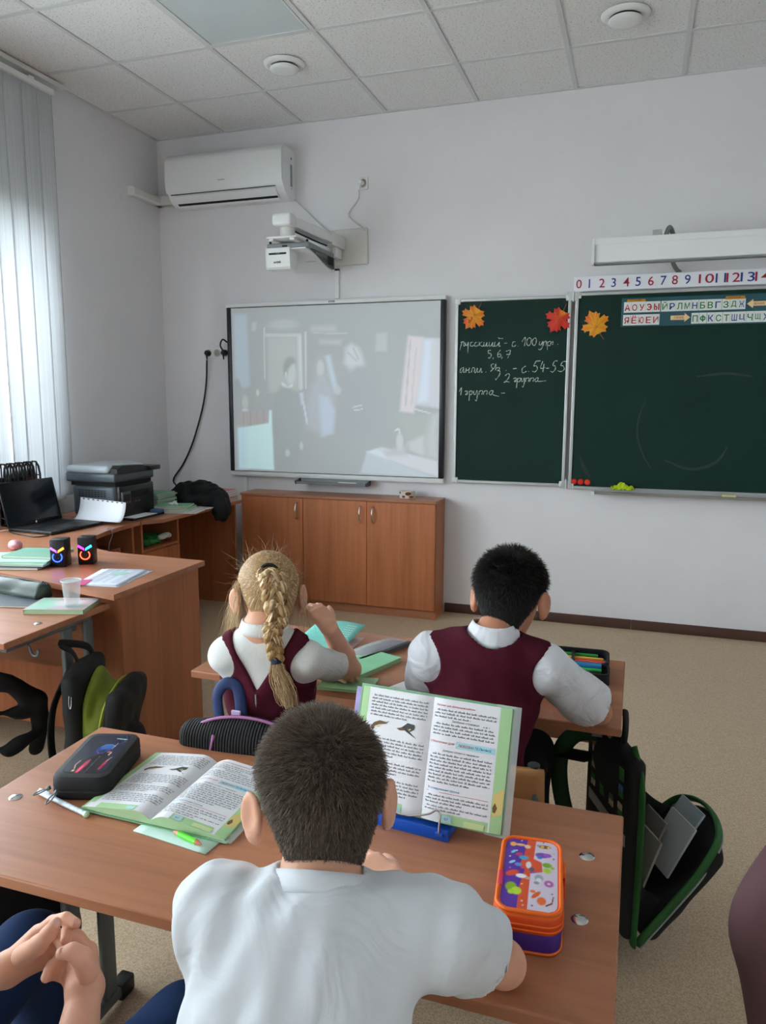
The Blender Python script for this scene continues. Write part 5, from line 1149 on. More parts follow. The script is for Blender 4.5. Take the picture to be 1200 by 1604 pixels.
# pen
pn = empty('gel_pen', (2.392, -3.85, DZ1), 'white and pale blue pen with a domed cap beside the black pencil case', 'pen')
a, b = Vector((2.313, -3.832, DZ1+.0058)), Vector((2.468, -3.872, DZ1+.0058)); d = (b-a).normalized()
obj('barrel', MB().cyl(a+d*.05, b-d*.012, .0048, 12), mat('pen_blue_white', 'b9c9d8', .3, var=.5, vscale=90), pn, smooth=30)
obj('cap', MB().tube([a, a+d*.004, a+d*.052], [.003, .0056, .0058], 12).rbox((-.0012, 0, 0), (.0012, .001, .001), .0003, 1, Matrix.Translation(a)), mat('pen_cap_white', 'dce6ec', .25), pn, smooth=30)
obj('clip', MB().tube([a+d*.006+Vector((0, 0, .007)), a+d*.040+Vector((0, 0, .0075))], .0016, 6), mat('pen_cap_white', 'dce6ec', .25), pn); obj('end_knob', MB().tube([b-d*.012, b-d*.004, b], [.0048, .0062, .0035], 12), mat('mint_knob', 'c4e4c8', .3), pn, smooth=40)
# purple-orange pencil case
cc, crz = (3.296, -3.862), .10
pc = empty('pencil_case', (*cc, DZ1), 'purple and orange zipped pencil case with cartoon animals at the desk\'s right end', 'pencil case'); M = MZ(*cc, DZ1, crz); cw, cl = .096, .190
M_PUR = mat('purple_fabric', '42247e', .6, bump=.3, bscale=700, bdist=.0004); M_ORG = mat('orange_piping', 'ee6a1c', .5); M_ORG2 = mat('orange_zip_tape', 'd8480f', .6)
obj('lower_shell', shell(MB(), cw, cl, .024, [(0, .003), (.004, 0), (.030, -.001), (.032, 0)], M), M_PUR, pc, smooth=40)
obj('bottom_piping', MB().tube([tuple(M @ Vector((x, y, .003))) for x, y in round_poly(cw, cl, .024)+[round_poly(cw, cl, .024)[0]]], .0022, 6, cap=False), M_ORG, pc, smooth='all')
obj('zip_tape', shell(MB(), cw, cl, .024, [(.032, .0), (.034, -.0015), (.052, -.0015), (.056, .0)], M), M_ORG2, pc, smooth=40)
for z in (.038, .046): obj('zip_rib', MB().tube([tuple(M @ Vector((x, y, z))) for x, y in round_poly(cw+.0032, cl+.0032, .0256)+[round_poly(cw+.0032, cl+.0032, .0256)[0]]], .0014, 6, cap=False), M_ORG, pc, smooth='all')
obj('lid', shell(MB(), cw, cl, .024, [(.056, .0), (.061, .001), (.064, .006)], M), M_ORG, pc, smooth=40)
obj('lid_piping', MB().tube([tuple(M @ Vector((x, y, .0635))) for x, y in round_poly(cw-.004, cl-.004, .022)+[round_poly(cw-.004, cl-.004, .022)[0]]], .0032, 8, cap=False), M_ORG, pc, smooth='all')
pic = Pic(84, 150, '5a2f9c')
pic.poly([(.42, 1.0), (.60, 1.0), (.56, .70), (.70, .66), (.72, .52), (.50, .50), (.48, .0), (.30, .0), (.32, .30), (.40, .55), (.30, .62), (.36, .72)], 'd5522f', .006)
pic.poly([(.58, 1.0), (1.0, 1.0), (1.0, .0), (.48, .0), (.50, .48), (.72, .52), (.70, .66), (.55, .70)], 'cfc4d6', .006)
def blob(x, y, a, b, col, rot=0): pic.ell(x, y, a, b, col, rot, .22)
blob(.14, .90, .06, .035, 'e8a84a'); blob(.28, .90, .10, .02, 'e0b070'); blob(.42, .88, .06, .03, 'd9c0a0')
blob(.16, .78, .05, .02, '5ac0d8', .4); blob(.27, .745, .07, .025, 'c23a5a'); blob(.36, .70, .09, .03, '3f9fd0')
blob(.15, .62, .06, .02, '9ad0e8', .3); blob(.27, .59, .07, .025, '5a8fd0'); blob(.36, .56, .05, .025, 'd8484a'); blob(.46, .60, .05, .05, 'd8d8de', .6); blob(.52, .54, .05, .03, '5a5878')
blob(.17, .46, .12, .04, 'e04a2a', .2); blob(.34, .43, .10, .03, 'e8e4e6'); blob(.46, .41, .05, .02, 'd8a090')
blob(.17, .27, .10, .06, '86a82c'); blob(.27, .22, .09, .05, 'b8d832'); blob(.18, .20, .06, .03, 'a8cc30')
blob(.74, .91, .12, .028, '8a5a34'); blob(.70, .91, .035, .022, 'e0b84a'); blob(.82, .905, .03, .02, 'e8c84a'); blob(.62, .92, .03, .02, '9aa0a8')
blob(.70, .77, .13, .04, '7a4ab0'); blob(.66, .735, .05, .025, '3f7ac0'); blob(.80, .78, .08, .03, '9a5ac8')
blob(.80, .63, .09, .035, '7fae2c'); blob(.80, .55, .08, .035, 'a8cc34'); blob(.90, .60, .04, .02, '9ac030')
blob(.66, .43, .08, .05, '9aa2ac'); blob(.66, .40, .05, .03, 'd4d8dc'); blob(.84, .37, .085, .045, 'b05ab0'); blob(.84, .37, .03, .016, 'd9c8c0'); blob(.62, .36, .05, .02, '8a929c')
blob(.62, .20, .09, .03, 'd8602a', .5); blob(.72, .13, .08, .05, 'e06a2a'); pic.line([(.80, .08), (.90, .12), (.92, .20)], .014, '7a3a2a'); blob(.56, .24, .05, .02, 'e06a2a')
for x, y, c_ in ((.3, .97, 'e8d8a0'), (.1, .70, 'e8d8a0'), (.12, .53, 'd86ab0'), (.36, .32, 'e8c860'), (.38, .10, 'e8c8c0'), (.40, .05, 'd8b0a0'), (.72, .98, '8a3a8a'), (.92, .74, '6a3a7a'), (.90, .24, '9a4a9a'), (.56, .06, '7a3a9a'), (.92, .82, 'c8a8b0'), (.22, .80, 'd8d0b0')): blob(x, y, .018, .010, c_)
case_print(pic, cw-.013, cl-.013, .018, .0642, M, vmat('cartoon_print', .45), pc, dome=.0012)
obj('logo_tag', MB().rbox((-cw/2-.001, -.042, .050), (-cw/2+.008, -.004, .0665), .002, 1, M), mat('pink_tag', 'd8265e', .4), pc)
obj('pull_strap', MB().rbox((cw/2-.001, .020, .034), (cw/2+.006, .048, .060), .002, 1, M), M_ORG, pc); obj('pull_tab', MB().rbox((cw/2+.003, .006, .020), (cw/2+.006, .022, .050), .001, 1, M), M_ORG2, pc)

# ---------------------------------------------------------------- things on the middle desk
book('green_textbook', (2.690, -3.085), .15, .10, DZ2, .008, .10, '8fbf8a', 'green textbook under the girl\'s resting hand', 'book', pages=M_GPAGES)
book('exercise_book', (2.665, -2.925), .155, .205, DZ2, .014, -.35, '86c79a', 'mint-green thick exercise book beside the clear pouch', 'book', pages=M_GPAGES)
tb = empty('leaning_booklet', (2.50, -2.80, DZ2), 'turquoise booklet with white print lying raised before the girl', 'booklet')
def lean(u, v): p0 = np.array(PD(552, 1014, 2.10)); a = np.array(PD(545, 980, 2.16))-p0; b = np.array(PD(470, 1000, 2.16))-p0; return tuple(p0+a*v+b*u)
q0 = np.array([2.475, -2.80, DZ2+.002]); 
def lean(u, v): return (2.40+.165*u+.02*v, -2.90+.06*u+.20*v-.02*u*v, DZ2+.004+.035*v+.012*math.sin(PI*u)*v)
obj('cover', MB().sheet(lean, 10, 8, .002), mat('turquoise_cover', '7fd0c4', .35, var=.12, vscale=20), tb, smooth='all')
mbk = MB()
for i in range(5):
    for j in range(6): u, v = .72+.045*(i % 4), .50+.07*j; mbk.add([tuple(np.array(lean(u+a*.03, v+b*.03))+np.array([0, 0, .0012])) for a, b in ((0, 0), (1, .2), (.8, 1), (-.1, .7))], [(0, 1, 2, 3)])
obj('printed_marks', mbk, mat('white_print', 'e6efec', .6), tb); obj('under_sheet', MB().sheet(lambda u, v: (2.41+.18*u, -2.88+.20*v, DZ2+.0015), 2, 2, .001), mat('pinkish_sheet', 'c9a7a0', .6), tb)
# clear pouch with pens
cp = empty('clear_pouch', (2.665, -2.78, DZ2), 'clear plastic pouch with a green highlighter and blue pens inside', 'pouch')
Mp = MZ(2.668, -2.785, DZ2, -.42)
def pouch(u, v): x, y = (u-.5)*.10, (v-.5)*.24; return tuple(Mp @ Vector((x, y, .004+.022*math.sin(PI*u)**.7*math.sin(PI*min(max(v, .03), .97))**.5)))
obj('film', MB().sheet(pouch, 12, 14, .0006), clear_mat('pouch_film', 'c9c4cf', .42, .15), cp, smooth='all')
obj('grey_back', MB().box((-.048, -.118, .001), (.048, .118, .0025), Mp), mat('grey_mesh', '5d5f63', .8), cp); obj('zip_edge', MB().rbox((.030, -.118, .004), (.050, .118, .014), .004, 2, Mp), mat('graphite_zip', '4a4c50', .6), cp)
for nm, a, b, r, col in (('highlighter', (-.018, -.05, .012), (-.012, .03, .013), .009, '7ee01e'), ('blue_pen', (.002, -.09, .010), (.010, .03, .011), .005, '2460c0'), ('blue_pen', (.014, -.07, .009), (.018, .06, .009), .0045, '3a6fc0')):
    tag(obj(nm, MB().tube([tuple(Mp @ Vector(a)), tuple(Mp @ (Vector(a)*.9+Vector(b)*.1)), tuple(Mp @ Vector(b))], [r*.6, r, r], 10), mat('ink_'+col, col, .3), cp, smooth=30))
# paper corner near the boy
tag(obj('paper_sheet', MB().add([(2.79, -3.085, DZ2+.0006), (2.93, -3.06, DZ2+.0006), (2.90, -2.96, DZ2+.0006), (2.845, -2.975, DZ2+.0006), (2.79, -3.085, DZ2+.0014), (2.93, -3.06, DZ2+.0014), (2.90, -2.96, DZ2+.0014), (2.845, -2.975, DZ2+.0014)], [(3, 2, 1, 0), (4, 5, 6, 7), (0, 1, 5, 4), (1, 2, 6, 5), (2, 3, 7, 6), (3, 0, 4, 7)]), M_PAPER), 'white sheet of paper under the vest boy\'s left arm', 'paper')
# open pencil case with pens
oc = empty('open_pencil_case', (3.262, -2.72, DZ2), 'open black pencil case full of coloured pens on the middle desk', 'pencil case'); M = MZ(3.272, -2.790, DZ2, .05)
def tray(nm, y0, y1, z, tilt=0):
    w = .205; l = y1-y0; Mt = M @ Matrix.Translation((0, (y0+y1)/2, z)) @ Matrix.Rotation(tilt, 4, 'X')
    P = round_poly(w, l, .022); n = len(P); Q = round_poly(w-.010, l-.010, .018); v = [(x, y, 0) for x, y in P]+[(x, y, .034) for x, y in P]+[(x, y, .034) for x, y in Q]+[(x, y, .004) for x, y in Q]
    f = [tuple(range(n-1, -1, -1))]+[(k*n+j, k*n+(j+1) % n, (k+1)*n+(j+1) % n, (k+1)*n+j) for k in range(3) for j in range(n)]; o = obj(nm, MB().add(v, f, Mt), M_CFAB, oc, smooth=40)
    obj('lining', MB().prism(round_poly(w-.012, l-.012, .017), .0042, .006, 2, Mt), mat('grey_lining', '9a9ca0', .5), o); return Mt
T1 = tray('lower_half', -.075, .015, 0); T2 = tray('upper_half', .020, .100, .010, .22)
def pen_in(Mt, y, z, x0, x1, r, col, nm, lb, cap=None):
    t = empty(nm, tuple(Mt @ Vector(((x0+x1)/2, y, z))), lb, 'pen', 'pens in the open pencil case'); a, b = Mt @ Vector((x0, y, z)), Mt @ Vector((x1, y, z)); d = (b-a).normalized()
    obj('barrel', MB().tube([a, a+d*.008, b-d*.004, b], [r*.45, r, r, r*.8], 10), mat('pen_'+col, col, .3), t, smooth=30)
    if cap: L = (b-a).length; obj('cap', MB().tube([a-d*.002, a+d*.004, a+d*L*.28], [r*.8, r*1.15, r*1.15], 10), mat('pen_'+cap, cap, .3), t, smooth=30)
for i, (Mt, y, z, x0, x1, r, col, cap, lb) in enumerate((
  (T2, .024, .020, -.09, .07, .0048, '1f8a3a', '2a2f8c', 'green pen with a blue cap in the lid of the open pencil case'), (T2, .006, .020, -.085, .085, .0045, 'd8a83a', None, 'ochre pencil in the lid of the open pencil case'), (T2, -.010, .021, -.075, .088, .0045, 'e0324a', None, 'red pencil in the lid of the open pencil case'), (T2, -.024, .022, -.07, .085, .0052, 'f0cf2a', 'e05a9a', 'yellow pen with a pink cap in the open pencil case'),
  (T1, .030, .030, -.085, .080, .0095, '2b7fc0', '2a3f9c', 'thick blue marker in the open pencil case'), (T1, .008, .026, -.075, .080, .0050, '22b04a', None, 'bright green pen in the open pencil case'), (T1, -.006, .024, -.08, .075, .0046, '1c1e22', 'c8502a', 'black pen in the open pencil case'), (T1, -.020, .022, -.07, .088, .0048, '7ad02a', None, 'lime pen in the open pencil case'), (T1, -.030, .020, -.085, .05, .0045, 'b8322a', None, 'dark red pencil low in the open pencil case'))):
    pen_in(Mt, y, z, x0, x1, r, col, 'pen', lb, cap)
tag(obj('eraser', MB().rbox((-.055, -.034, .024), (-.010, -.020, .034), .004, 2, T1), mat('teal_eraser', '3fb0a0', .5), smooth=30), 'teal eraser on the pens in the open pencil case', 'eraser')
obj('elastic_band', MB().rbox((-.006, -.032, .024), (.004, .034, .028), .001, 1, T2), M_BLACK, oc)

# ---------------------------------------------------------------- things on the left pupil desk
book('textbook', (1.462, -2.800), .215, .165, DZ3, .016, .32, 'b9b3b4', 'textbook with pale pink and green cover under the plastic cup', 'book', pages=M_GPAGES)
book('tablet_folder', (1.225, -2.795), .23, .16, DZ3, .008, .25, '4a5058', 'dark grey glossy notebook beside the green pouch', 'notebook')
cpv = Pic(40, 30, 'b9aeb2'); cpv.poly([(0, 0), (.35, 0), (.5, .4), (.3, 1), (0, 1)], '9fcab4', .05); cpv.ell(.6, .6, .25, .3, 'd3cdd2', 0, .4); cpv.ell(.75, .3, .15, .15, '9db7a8', 0, .4); cpv.line([(.2, .8), (.8, .85)], .03, 'c9868c')
_mt = MZ(1.462, -2.800, 0, .32)
cpv.build('cover_print', lambda u, v: tuple(_mt @ Vector(((u-.5)*.205, (v-.5)*.155, DZ3+.0164))), vmat('cover_picture', .3), [o for o in COL.objects if o.name == 'textbook'][0])
cu = empty('plastic_cup', (1.517, -2.815, DZ3+.0165), 'empty clear plastic cup standing on the pale textbook', 'cup')
obj('cup_wall', MB().lathe([(0, .001), (.024, .001), (.0245, .0), (.026, .02), (.0335, .092), (.0365, .094), (.0365, .0955), (.033, .0955), (.0332, .092), (.0256, .02), (.0238, .002)], 32, c=tuple(cu.location)), clear_mat('clear_cup', 'e6ecee', .22, .08), cu, smooth='all')
obj('rim', MB().lathe([(.033, .0935), (.0368, .0935), (.0368, .0965), (.033, .0965), (.033, .0935)], 32, c=tuple(cu.location)), clear_mat('cup_rim', 'e8eef0', .6, .1), cu, smooth=40)
po = Soft((1.0, -2.80, DZ3), (1.36, -2.55, DZ3+.1), .0035); A, Bq = np.array([1.085, -2.700, DZ3+.033]), np.array([1.300, -2.728, DZ3+.033])
po.cap(A, Bq, .034, .033, .01); po.box((1.19, -2.714, DZ3+.012), (.125, .040, .012), frame((.13, 1, 0)), .01, .02); po.fn(lambda X, Y, Z: Z-DZ3-.001, 0, 'sub'); po.warp(folds(4, .0016, 60))
pt = empty('pencil_pouch', (1.19, -2.69, DZ3), 'dark green zipped pencil pouch on the left pupil desk', 'pencil case'); soft_obj('pouch', po, mat('dark_green_leather', '2c3a34', .45), pt)
obj('zip', MB().tube([(1.07, -2.698, DZ3+.067), (1.19, -2.714, DZ3+.068), (1.31, -2.73, DZ3+.066)], .0022, 6), M_BLACK, pt); zip_pull(pt, (1.305, -2.729, DZ3+.068), (.9, -.3, -.2), M_BLACK)

# ---------------------------------------------------------------- teacher's desk
for k, (px, py, lb, c1, c2, c3) in enumerate(((1.113, -2.415, 'left black desktop speaker with orange and blue glowing lights', 'e07a2a', '9a4ae0', '2a4aff'), (1.185, -2.335, 'right black desktop speaker with magenta and cyan glowing lights', '2ad0e0', 'c02ae0', 'ff4a2a'))):
    sp = empty('desktop_speaker', (px, py, TZ), lb, 'speaker', 'two desktop speakers'); M = MZ(px, py, TZ, .38+.06*k); 
    obj('case', MB().rbox((-.031, -.035, .003), (.031, .040, .118), .004, 2, M), mat('speaker_black', '121317', .35), sp, smooth=30)
    obj('foot', MB().rbox((-.03, -.03, 0), (.03, .04, .003), .001, 1, M), M_BLACKM, sp)
    R0 = Matrix.Translation((0, -.0352, .044)) @ Matrix.Rotation(PI/2, 4, 'X')
    obj('driver', MB().lathe([(0, -.002), (.008, .002), (.022, -.003), (.026, .002), (.0275, 0)], 28, M=M @ R0), M_BLACKM, sp, smooth=40)
    rg = obj('light_ring', MB().tube([tuple(M @ Vector((.0195*math.cos(a), -.0375, .044+.0195*math.sin(a)))) for a in np.linspace(.75*PI, 2.25*PI, 24)], .0022, 6), mat('glow_'+c3, c3, .4, emis=c3, estr=2.2), sp, smooth='all')
    for sg, c_ in ((1, c1), (-1, c2)): obj('light_bar', MB().add([tuple(M @ Vector((sg*x, -.0362, z))) for x, z in ((.002, .062), (.030, .079), (.026, .088), (.002, .072))], [(0, 1, 2, 3)]), mat('glow_'+c_, c_, .4, emis=c_, estr=1.8), sp)
for k, (c, w, l, rz, z, lb) in enumerate((((1.472, -2.520), .19, .28, .16, TZ, 'printed sheet lying lowest in the papers on the teacher\'s desk'), ((1.455, -2.522), .185, .275, .30, TZ+.0014, 'printed sheet in the middle of the papers on the teacher\'s desk'), ((1.460, -2.522), .18, .27, .22, TZ+.0028, 'topmost printed sheet of the papers on the teacher\'s desk'))):
    o = sheet_of_paper('paper_sheet', c, w, l, z, rz, mat('blueish_paper', 'cfd6e4', .6, var=.05, vscale=40), lb, 'paper', .0, 'papers on the teacher\'s desk', th=.001)
_mp = MZ(1.460, -2.522, TZ+.0042, .22); mbp = MB(); mbq = MB()
for k in range(14):
    for q in range(4): mbp.box((-.075+.037*q, .115-.016*k, 0), (-.075+.037*q+.030-.006*((k*3+q) % 3), .118-.016*k, .0002), _mp)
mbq.prism([(-.02, .02), (.03, .03), (.05, .07), (.0, .09), (-.03, .06)], .0002, .0005, 2, _mp)
obj('printed_text', mbp, M_FAINT, o, kind='stuff'); obj('printed_picture', mbq, mat('mint_picture', '9fc8bc', .6), o)
tag(obj('magenta_card', boxR(MB(), (1.415, -2.640), .05, .09, TZ+.0043, TZ+.0051, .35), mat('magenta_card', 'c8507e', .5)), 'small magenta card on the near corner of the papers', 'card')
fz = TZ
for k, (nm, c, w, l, th, rz, col, lb) in enumerate((('folder', (.925, -2.46), .28, .22, .012, .30, '1d2a3c', 'dark navy folder at the bottom of the pile by the speakers'), ('plastic_folder', (.93, -2.44), .30, .21, .009, .26, '9fd6bc', 'mint plastic folder in the pile by the speakers'), ('paper_folder', (.925, -2.43), .29, .20, .006, .34, 'b4dcc8', 'pale green folder in the pile by the speakers'), ('workbook', (.955, -2.37), .23, .18, .012, .22, '7cae96', 'green workbook on top of the pile by the speakers'))):
    book(nm, c, w, l, fz, th, rz, col, lb, 'folder', 'folders piled by the speakers'); fz += th+.0003
ms = Soft((.55, -2.3, TZ), (.78, -2.1, TZ+.08), .003); ms.ell((.660, -2.205, TZ+.02), (.046, .030, .026), frame((.5, .86, 0)), .01); ms.fn(lambda X, Y, Z: Z-TZ-.0006, 0, 'sub')
soft_obj('computer_mouse', ms, mat('pink_patterned', 'c98f98', .4, var=.35, vscale=70), None, label='small pink patterned computer mouse near the laptop', cat='mouse')
# laptop, screen facing the room
lt = empty('laptop', (.41, -1.655, TZ), 'open black laptop with dark screen on the corner desk', 'laptop')
M_LAP = mat('laptop_black', '17191d', .4); Ml = MZ(.262, -1.652, TZ, -.06)
base = obj('base', MB().rbox((0, -.188, .002), (.305, .188, .019), .004, 2, Ml), M_LAP, lt, smooth=30)
kb = MB()
for i in range(5):
    for j in range(14): kb.box((.035+i*.0205, -.150+j*.0212, .0192), (.035+i*.0205+.0175, -.150+j*.0212+.0182, .0212), Ml)
obj('keyboard', kb, M_BLACKM, base, kind='stuff'); obj('touchpad', MB().box((.175, -.06, .0190), (.275, .05, .0196), Ml), mat('touchpad', '23262b', .3), base)
Mlid = Ml @ Matrix.Translation((.004, 0, .018)) @ Matrix.Rotation(-math.radians(14), 4, 'Y')
lid = obj('screen_lid', MB().rbox((-.008, -.188, 0), (0, .188, .245), .003, 2, Mlid), M_LAP, lt, smooth=30)
obj('display', MB().box((0, -.178, .020), (.0006, .178, .238), Mlid), mat('display_off', '1a1f27', .12, spec=.6), lid); obj('logo', MB().lathe([(0, .0), (.006, .0), (.006, .0006)], 16, M=Mlid @ Matrix.Translation((.0004, 0, .010)) @ Matrix.Rotation(PI/2, 4, 'Y')), M_CHROME, lid)
cord('laptop_cable', [(.285, -1.845, TZ+.010), (.30, -1.875, TZ+.006), (.42, -1.91, TZ+.004), (.52, -1.93, TZ+.004), (.56, -1.88, TZ+.004)], .0032, M_BCABLE, 'black cable lying along the front of the laptop')
cord('charger_cable', [(.26, -1.845, TZ+.010), (.2, -1.91, TZ+.005), (.12, -1.95, TZ+.005)], .0028, M_WCABLE, 'grey cable running from the laptop to the wall')
cord('hanging_cable', [(.70, -1.60, TZ+.004), (.728, -1.61, TZ+.004), (.742, -1.615, TZ-.02), (.735, -1.64, TZ-.08), (.745, -1.66, TZ-.16)], .003, mat('grey_cable', '6a6c70', .5), 'grey cable hanging over the curved desk edge')
# curled sheet with a punched binding strip
cs = empty('curled_sheet', (.55, -1.45, TZ), 'curled white sheet with punched binding strip before the printer', 'paper')
def curl(u, v): x = .365+.33*u-.012*v; s_ = v; return (x, -1.475-.02*u+.085*math.sin(s_*1.25), TZ+.021+.115*(1-math.cos(s_*1.35))/(1-math.cos(1.35))*(1-.12*u))
obj('sheet', MB().sheet(curl, 10, 12, .0008), mat('file_sheet', 'e4e8f0', .4), cs, smooth='all')
ho = MB()
for i in range(9): u = .08+.105*i; ho.add([tuple(np.array(curl(u+a*.022, .955+b*.03))+np.array([0, -.0009, 0])) for a, b in ((-1, 0), (1, 0), (1, 1), (-1, 1))], [(0, 1, 2, 3)])
obj('punch_holes', ho, M_BLACK, cs, fixn=False)
# printer
pr2 = empty('printer', (.415, -1.165, TZ), 'black multifunction printer with scanner lid on the side desk', 'printer')
M_PRN = mat('printer_graphite', '4b565e', .35); M_PRB = mat('printer_black', '17191c', .35)
obj('body', MB().rbox((.245, -1.345, TZ+.012), (.560, -1.000, TZ+.205), .03, 4), M_PRN, pr2, smooth=30)
obj('front', MB().rbox((.555, -1.335, TZ+.012), (.582, -1.010, TZ+.200), .008, 2), M_PRB, pr2, smooth=30)
obj('output_tray', MB().rbox((.50, -1.29, TZ+.120), (.5835, -1.06, TZ+.165), .004), M_BLACKM, pr2)
obj('control_panel', MB().rbox((.572, -1.325, TZ+.095), (.592, -1.245, TZ+.165), .004), mat('panel_grey', '5a5f66', .3), pr2, smooth=30); obj('panel_display', MB().box((.592, -1.315, TZ+.110), (.5926, -1.255, TZ+.150)), M_BLACK, pr2)
obj('scanner', MB().rbox((.225, -1.365, TZ+.222), (.575, -.990, TZ+.275), .012, 3), M_PRN, pr2, smooth=30)
obj('scanner_gap', MB().box((.25, -1.345, TZ+.20), (.56, -1.005, TZ+.224)), M_BLACKM, pr2)
obj('scanner_lid', MB().rbox((.225, -1.365, TZ+.272), (.530, -1.02, TZ+.318), .022, 4), mat('printer_grey_lid', 'b4c0c8', .25), pr2, smooth=30)
obj('document_feeder', MB().prism([(-1.345, TZ+.272), (-1.345, TZ+.300), (-1.30, TZ+.318), (-1.12, TZ+.312), (-1.0, TZ+.285), (-1.0, TZ+.272)], .40, .578, 0), M_PRB, pr2, smooth=30)
obj('feeder_tray', MB().rbox((.46, -1.05, TZ+.272), (.60, -.955, TZ+.300), .006), M_PRB, pr2, smooth=30)
vs = MB()
for r in range(4):
    for i in range(9): vs.box((.300+i*.022, -1.3462, TZ+.135+r*.011), (.317+i*.022, -1.344, TZ+.141+r*.011))
obj('vents', vs, M_BLACKM, pr2, kind='stuff')
tm = MB(); text_into(tm, 'PANTUM', (.5832, -1.20, TZ+.095), EY, EZ, w=.05, bold=.01); obj('lettering', tm, mat('silver_print', '8d9196', .4), pr2)
obj('paper_tray', MB().rbox((.50, -1.32, TZ+.001), (.66, -1.02, TZ+.014), .003), M_PRB, pr2); tag(obj('paper_sheet', MB().box((.52, -1.31, TZ+.0145), (.665, -1.10, TZ+.0165)), M_PAPER), 'white paper lying in the printer\'s front tray', 'paper')
tag(obj('blue_box', MB().rbox((.60, -1.085, TZ+.0145), (.665, -1.03, TZ+.034), .003), mat('slate_blue', '3f5f8a', .5)), 'small slate-blue box on the printer\'s front tray', 'box')
for x, y in ((.27, -1.32), (.54, -1.32), (.27, -1.03), (.54, -1.03)): obj('foot', MB().cyl((x, y, TZ), (x, y, TZ+.014), .012, 12), M_BLACKM, pr2)
# notebooks, papers, textbooks on the side desk
fz = TZ
for k in range(12):
    book('green_notebook', (.47+.006*math.sin(k*2.1), -.83+.005*math.cos(k*3.1)), .165, .205, fz, .0085, .06*math.sin(k*1.7), '3f8f6a' if k % 2 else '4aa87c', 'thin green notebook, number %s from the bottom of the stack behind the printer' % ['one', 'two', 'three', 'four', 'five', 'six', 'seven', 'eight', 'nine', 'ten', 'eleven', 'twelve'][k], 'notebook', 'green notebooks stacked behind the printer'); fz += .0088
fz = TZ
for k, (col, th, dx, rz, lb) in enumerate((('e0ddd8', .006, .05, .20, 'white booklet at the bottom of the pile at the side desk\'s edge'), ('d4cfd0', .006, .04, .12, 'pale booklet second from the bottom of the pile at the side desk\'s edge'), ('6fae86', .010, .0, .30, 'green workbook in the middle of the pile at the side desk\'s edge'), ('58a574', .010, -.01, .22, 'darker green workbook in the pile at the side desk\'s edge'), ('86bd98', .008, -.02, .30, 'pale green workbook on top of the pile at the side desk\'s edge'))):
    book('workbook', (.672+dx, -.905), .22, .165, fz, th, rz, col, lb, 'book', 'workbooks piled on the side desk'); fz += th+.0003
for k in range(3): sheet_of_paper('paper_sheet', (.735, -.80+.012*k, 0), .12, .20, TZ+.0015*k, -.25+.08*k, mat('paper_pinkish', 'd6cdd0', .7), ['lowest', 'middle', 'topmost'][k]+' loose sheet jutting over the side desk\'s edge', 'paper', group='loose sheets on the side desk', th=.0013)
cols = ['b8bcc0', 'c8586a', 'b9bcc4', 'c0506a', 'a8b4c4', 'c45a62', 'b0bac6', 'c8c0b8']
fz = TZ
for k in range(6):
    book('textbook', (.655+.006*math.sin(k*2.3), -.385+.004*math.cos(k)), .165, .215, fz, .013, 1.5708+.05*math.sin(k*1.9), cols[k], '%s textbook from the bottom of the stack beside the cabinet' % ['first', 'second', 'third', 'fourth', 'fifth', 'topmost'][k], 'book', 'textbooks stacked by the cabinet'); fz += .0133
fz = TZ
for k in range(6):
    book('textbook', (.44+.006*math.sin(k*1.3), -.40), .165, .215, fz, .012, 1.5708+.06*math.sin(k*2.9), cols[(k+3) % 8], '%s textbook from the bottom of the stack behind the black jacket' % ['first', 'second', 'third', 'fourth', 'fifth', 'topmost'][k], 'book', 'textbooks stacked behind the jacket'); fz += .0123
tag(obj('paper_tissue', MB().sheet(lambda u, v: (.60+.06*u+.01*math.sin(5*v), -.90+.05*v, TZ+.042+.018*math.sin(PI*u)*math.sin(PI*v)+.005*math.sin(9*u+4*v)), 10, 8, .001), M_PAPER, smooth='all'), 'crumpled white tissue on the green workbooks', 'tissue')
jk = Soft((.2, -.95, .55), (1.0, -.25, 1.0), .006)
jk.chain([(.46, -.66, .80), (.56, -.62, .835), (.68, -.58, .83), (.785, -.60, .79), (.83, -.63, .735), (.845, -.66, .69)], [.045, .06, .06, .052, .05, .036], .05); jk.chain([(.50, -.55, .80), (.62, -.53, .84), (.76, -.55, .80), (.825, -.58, .73)], [.05, .055, .05, .035], .05)
jk.cap((.60, -.70, .79), (.74, -.67, .79), .035, .03, .04); jk.warp(folds(17, .006, 45)); jk.fn(lambda X, Y, Z: np.maximum(Z-(TZ+.001), X-.786), 0, 'sub')
soft_obj('black_jacket', jk, mat('black_knit', '0c0e12', .9, bump=.4, bscale=300, bdist=.001), None, label='black jacket heaped on the side desk, hanging over its edge', cat='jacket')
gb = Soft((.2, -1.3, .55), (.8, -.9, .72), .005); gb.ell((.58, -1.12, .60), (.08, .12, .035), None, .02); gb.warp(folds(9, .008, 50)); gb.fn(lambda X, Y, Z: Z-.5715, 0, 'sub')
gbo = empty('plastic_bag', (.58, -1.12, .5715), 'crumpled green and white plastic bag in the open shelf of the side desk', 'bag'); soft_obj('bag', gb, mat('green_plastic', '1f7a3c', .35), gbo)
gb = Soft((.5, -1.2, .56), (.75, -.95, .68), .004); gb.ell((.665, -1.03, .615), (.022, .06, .018), None, .02); gb.warp(folds(19, .005, 70)); soft_obj('white_fold', gb, mat('white_film', 'cfd6d0', .4), gbo)
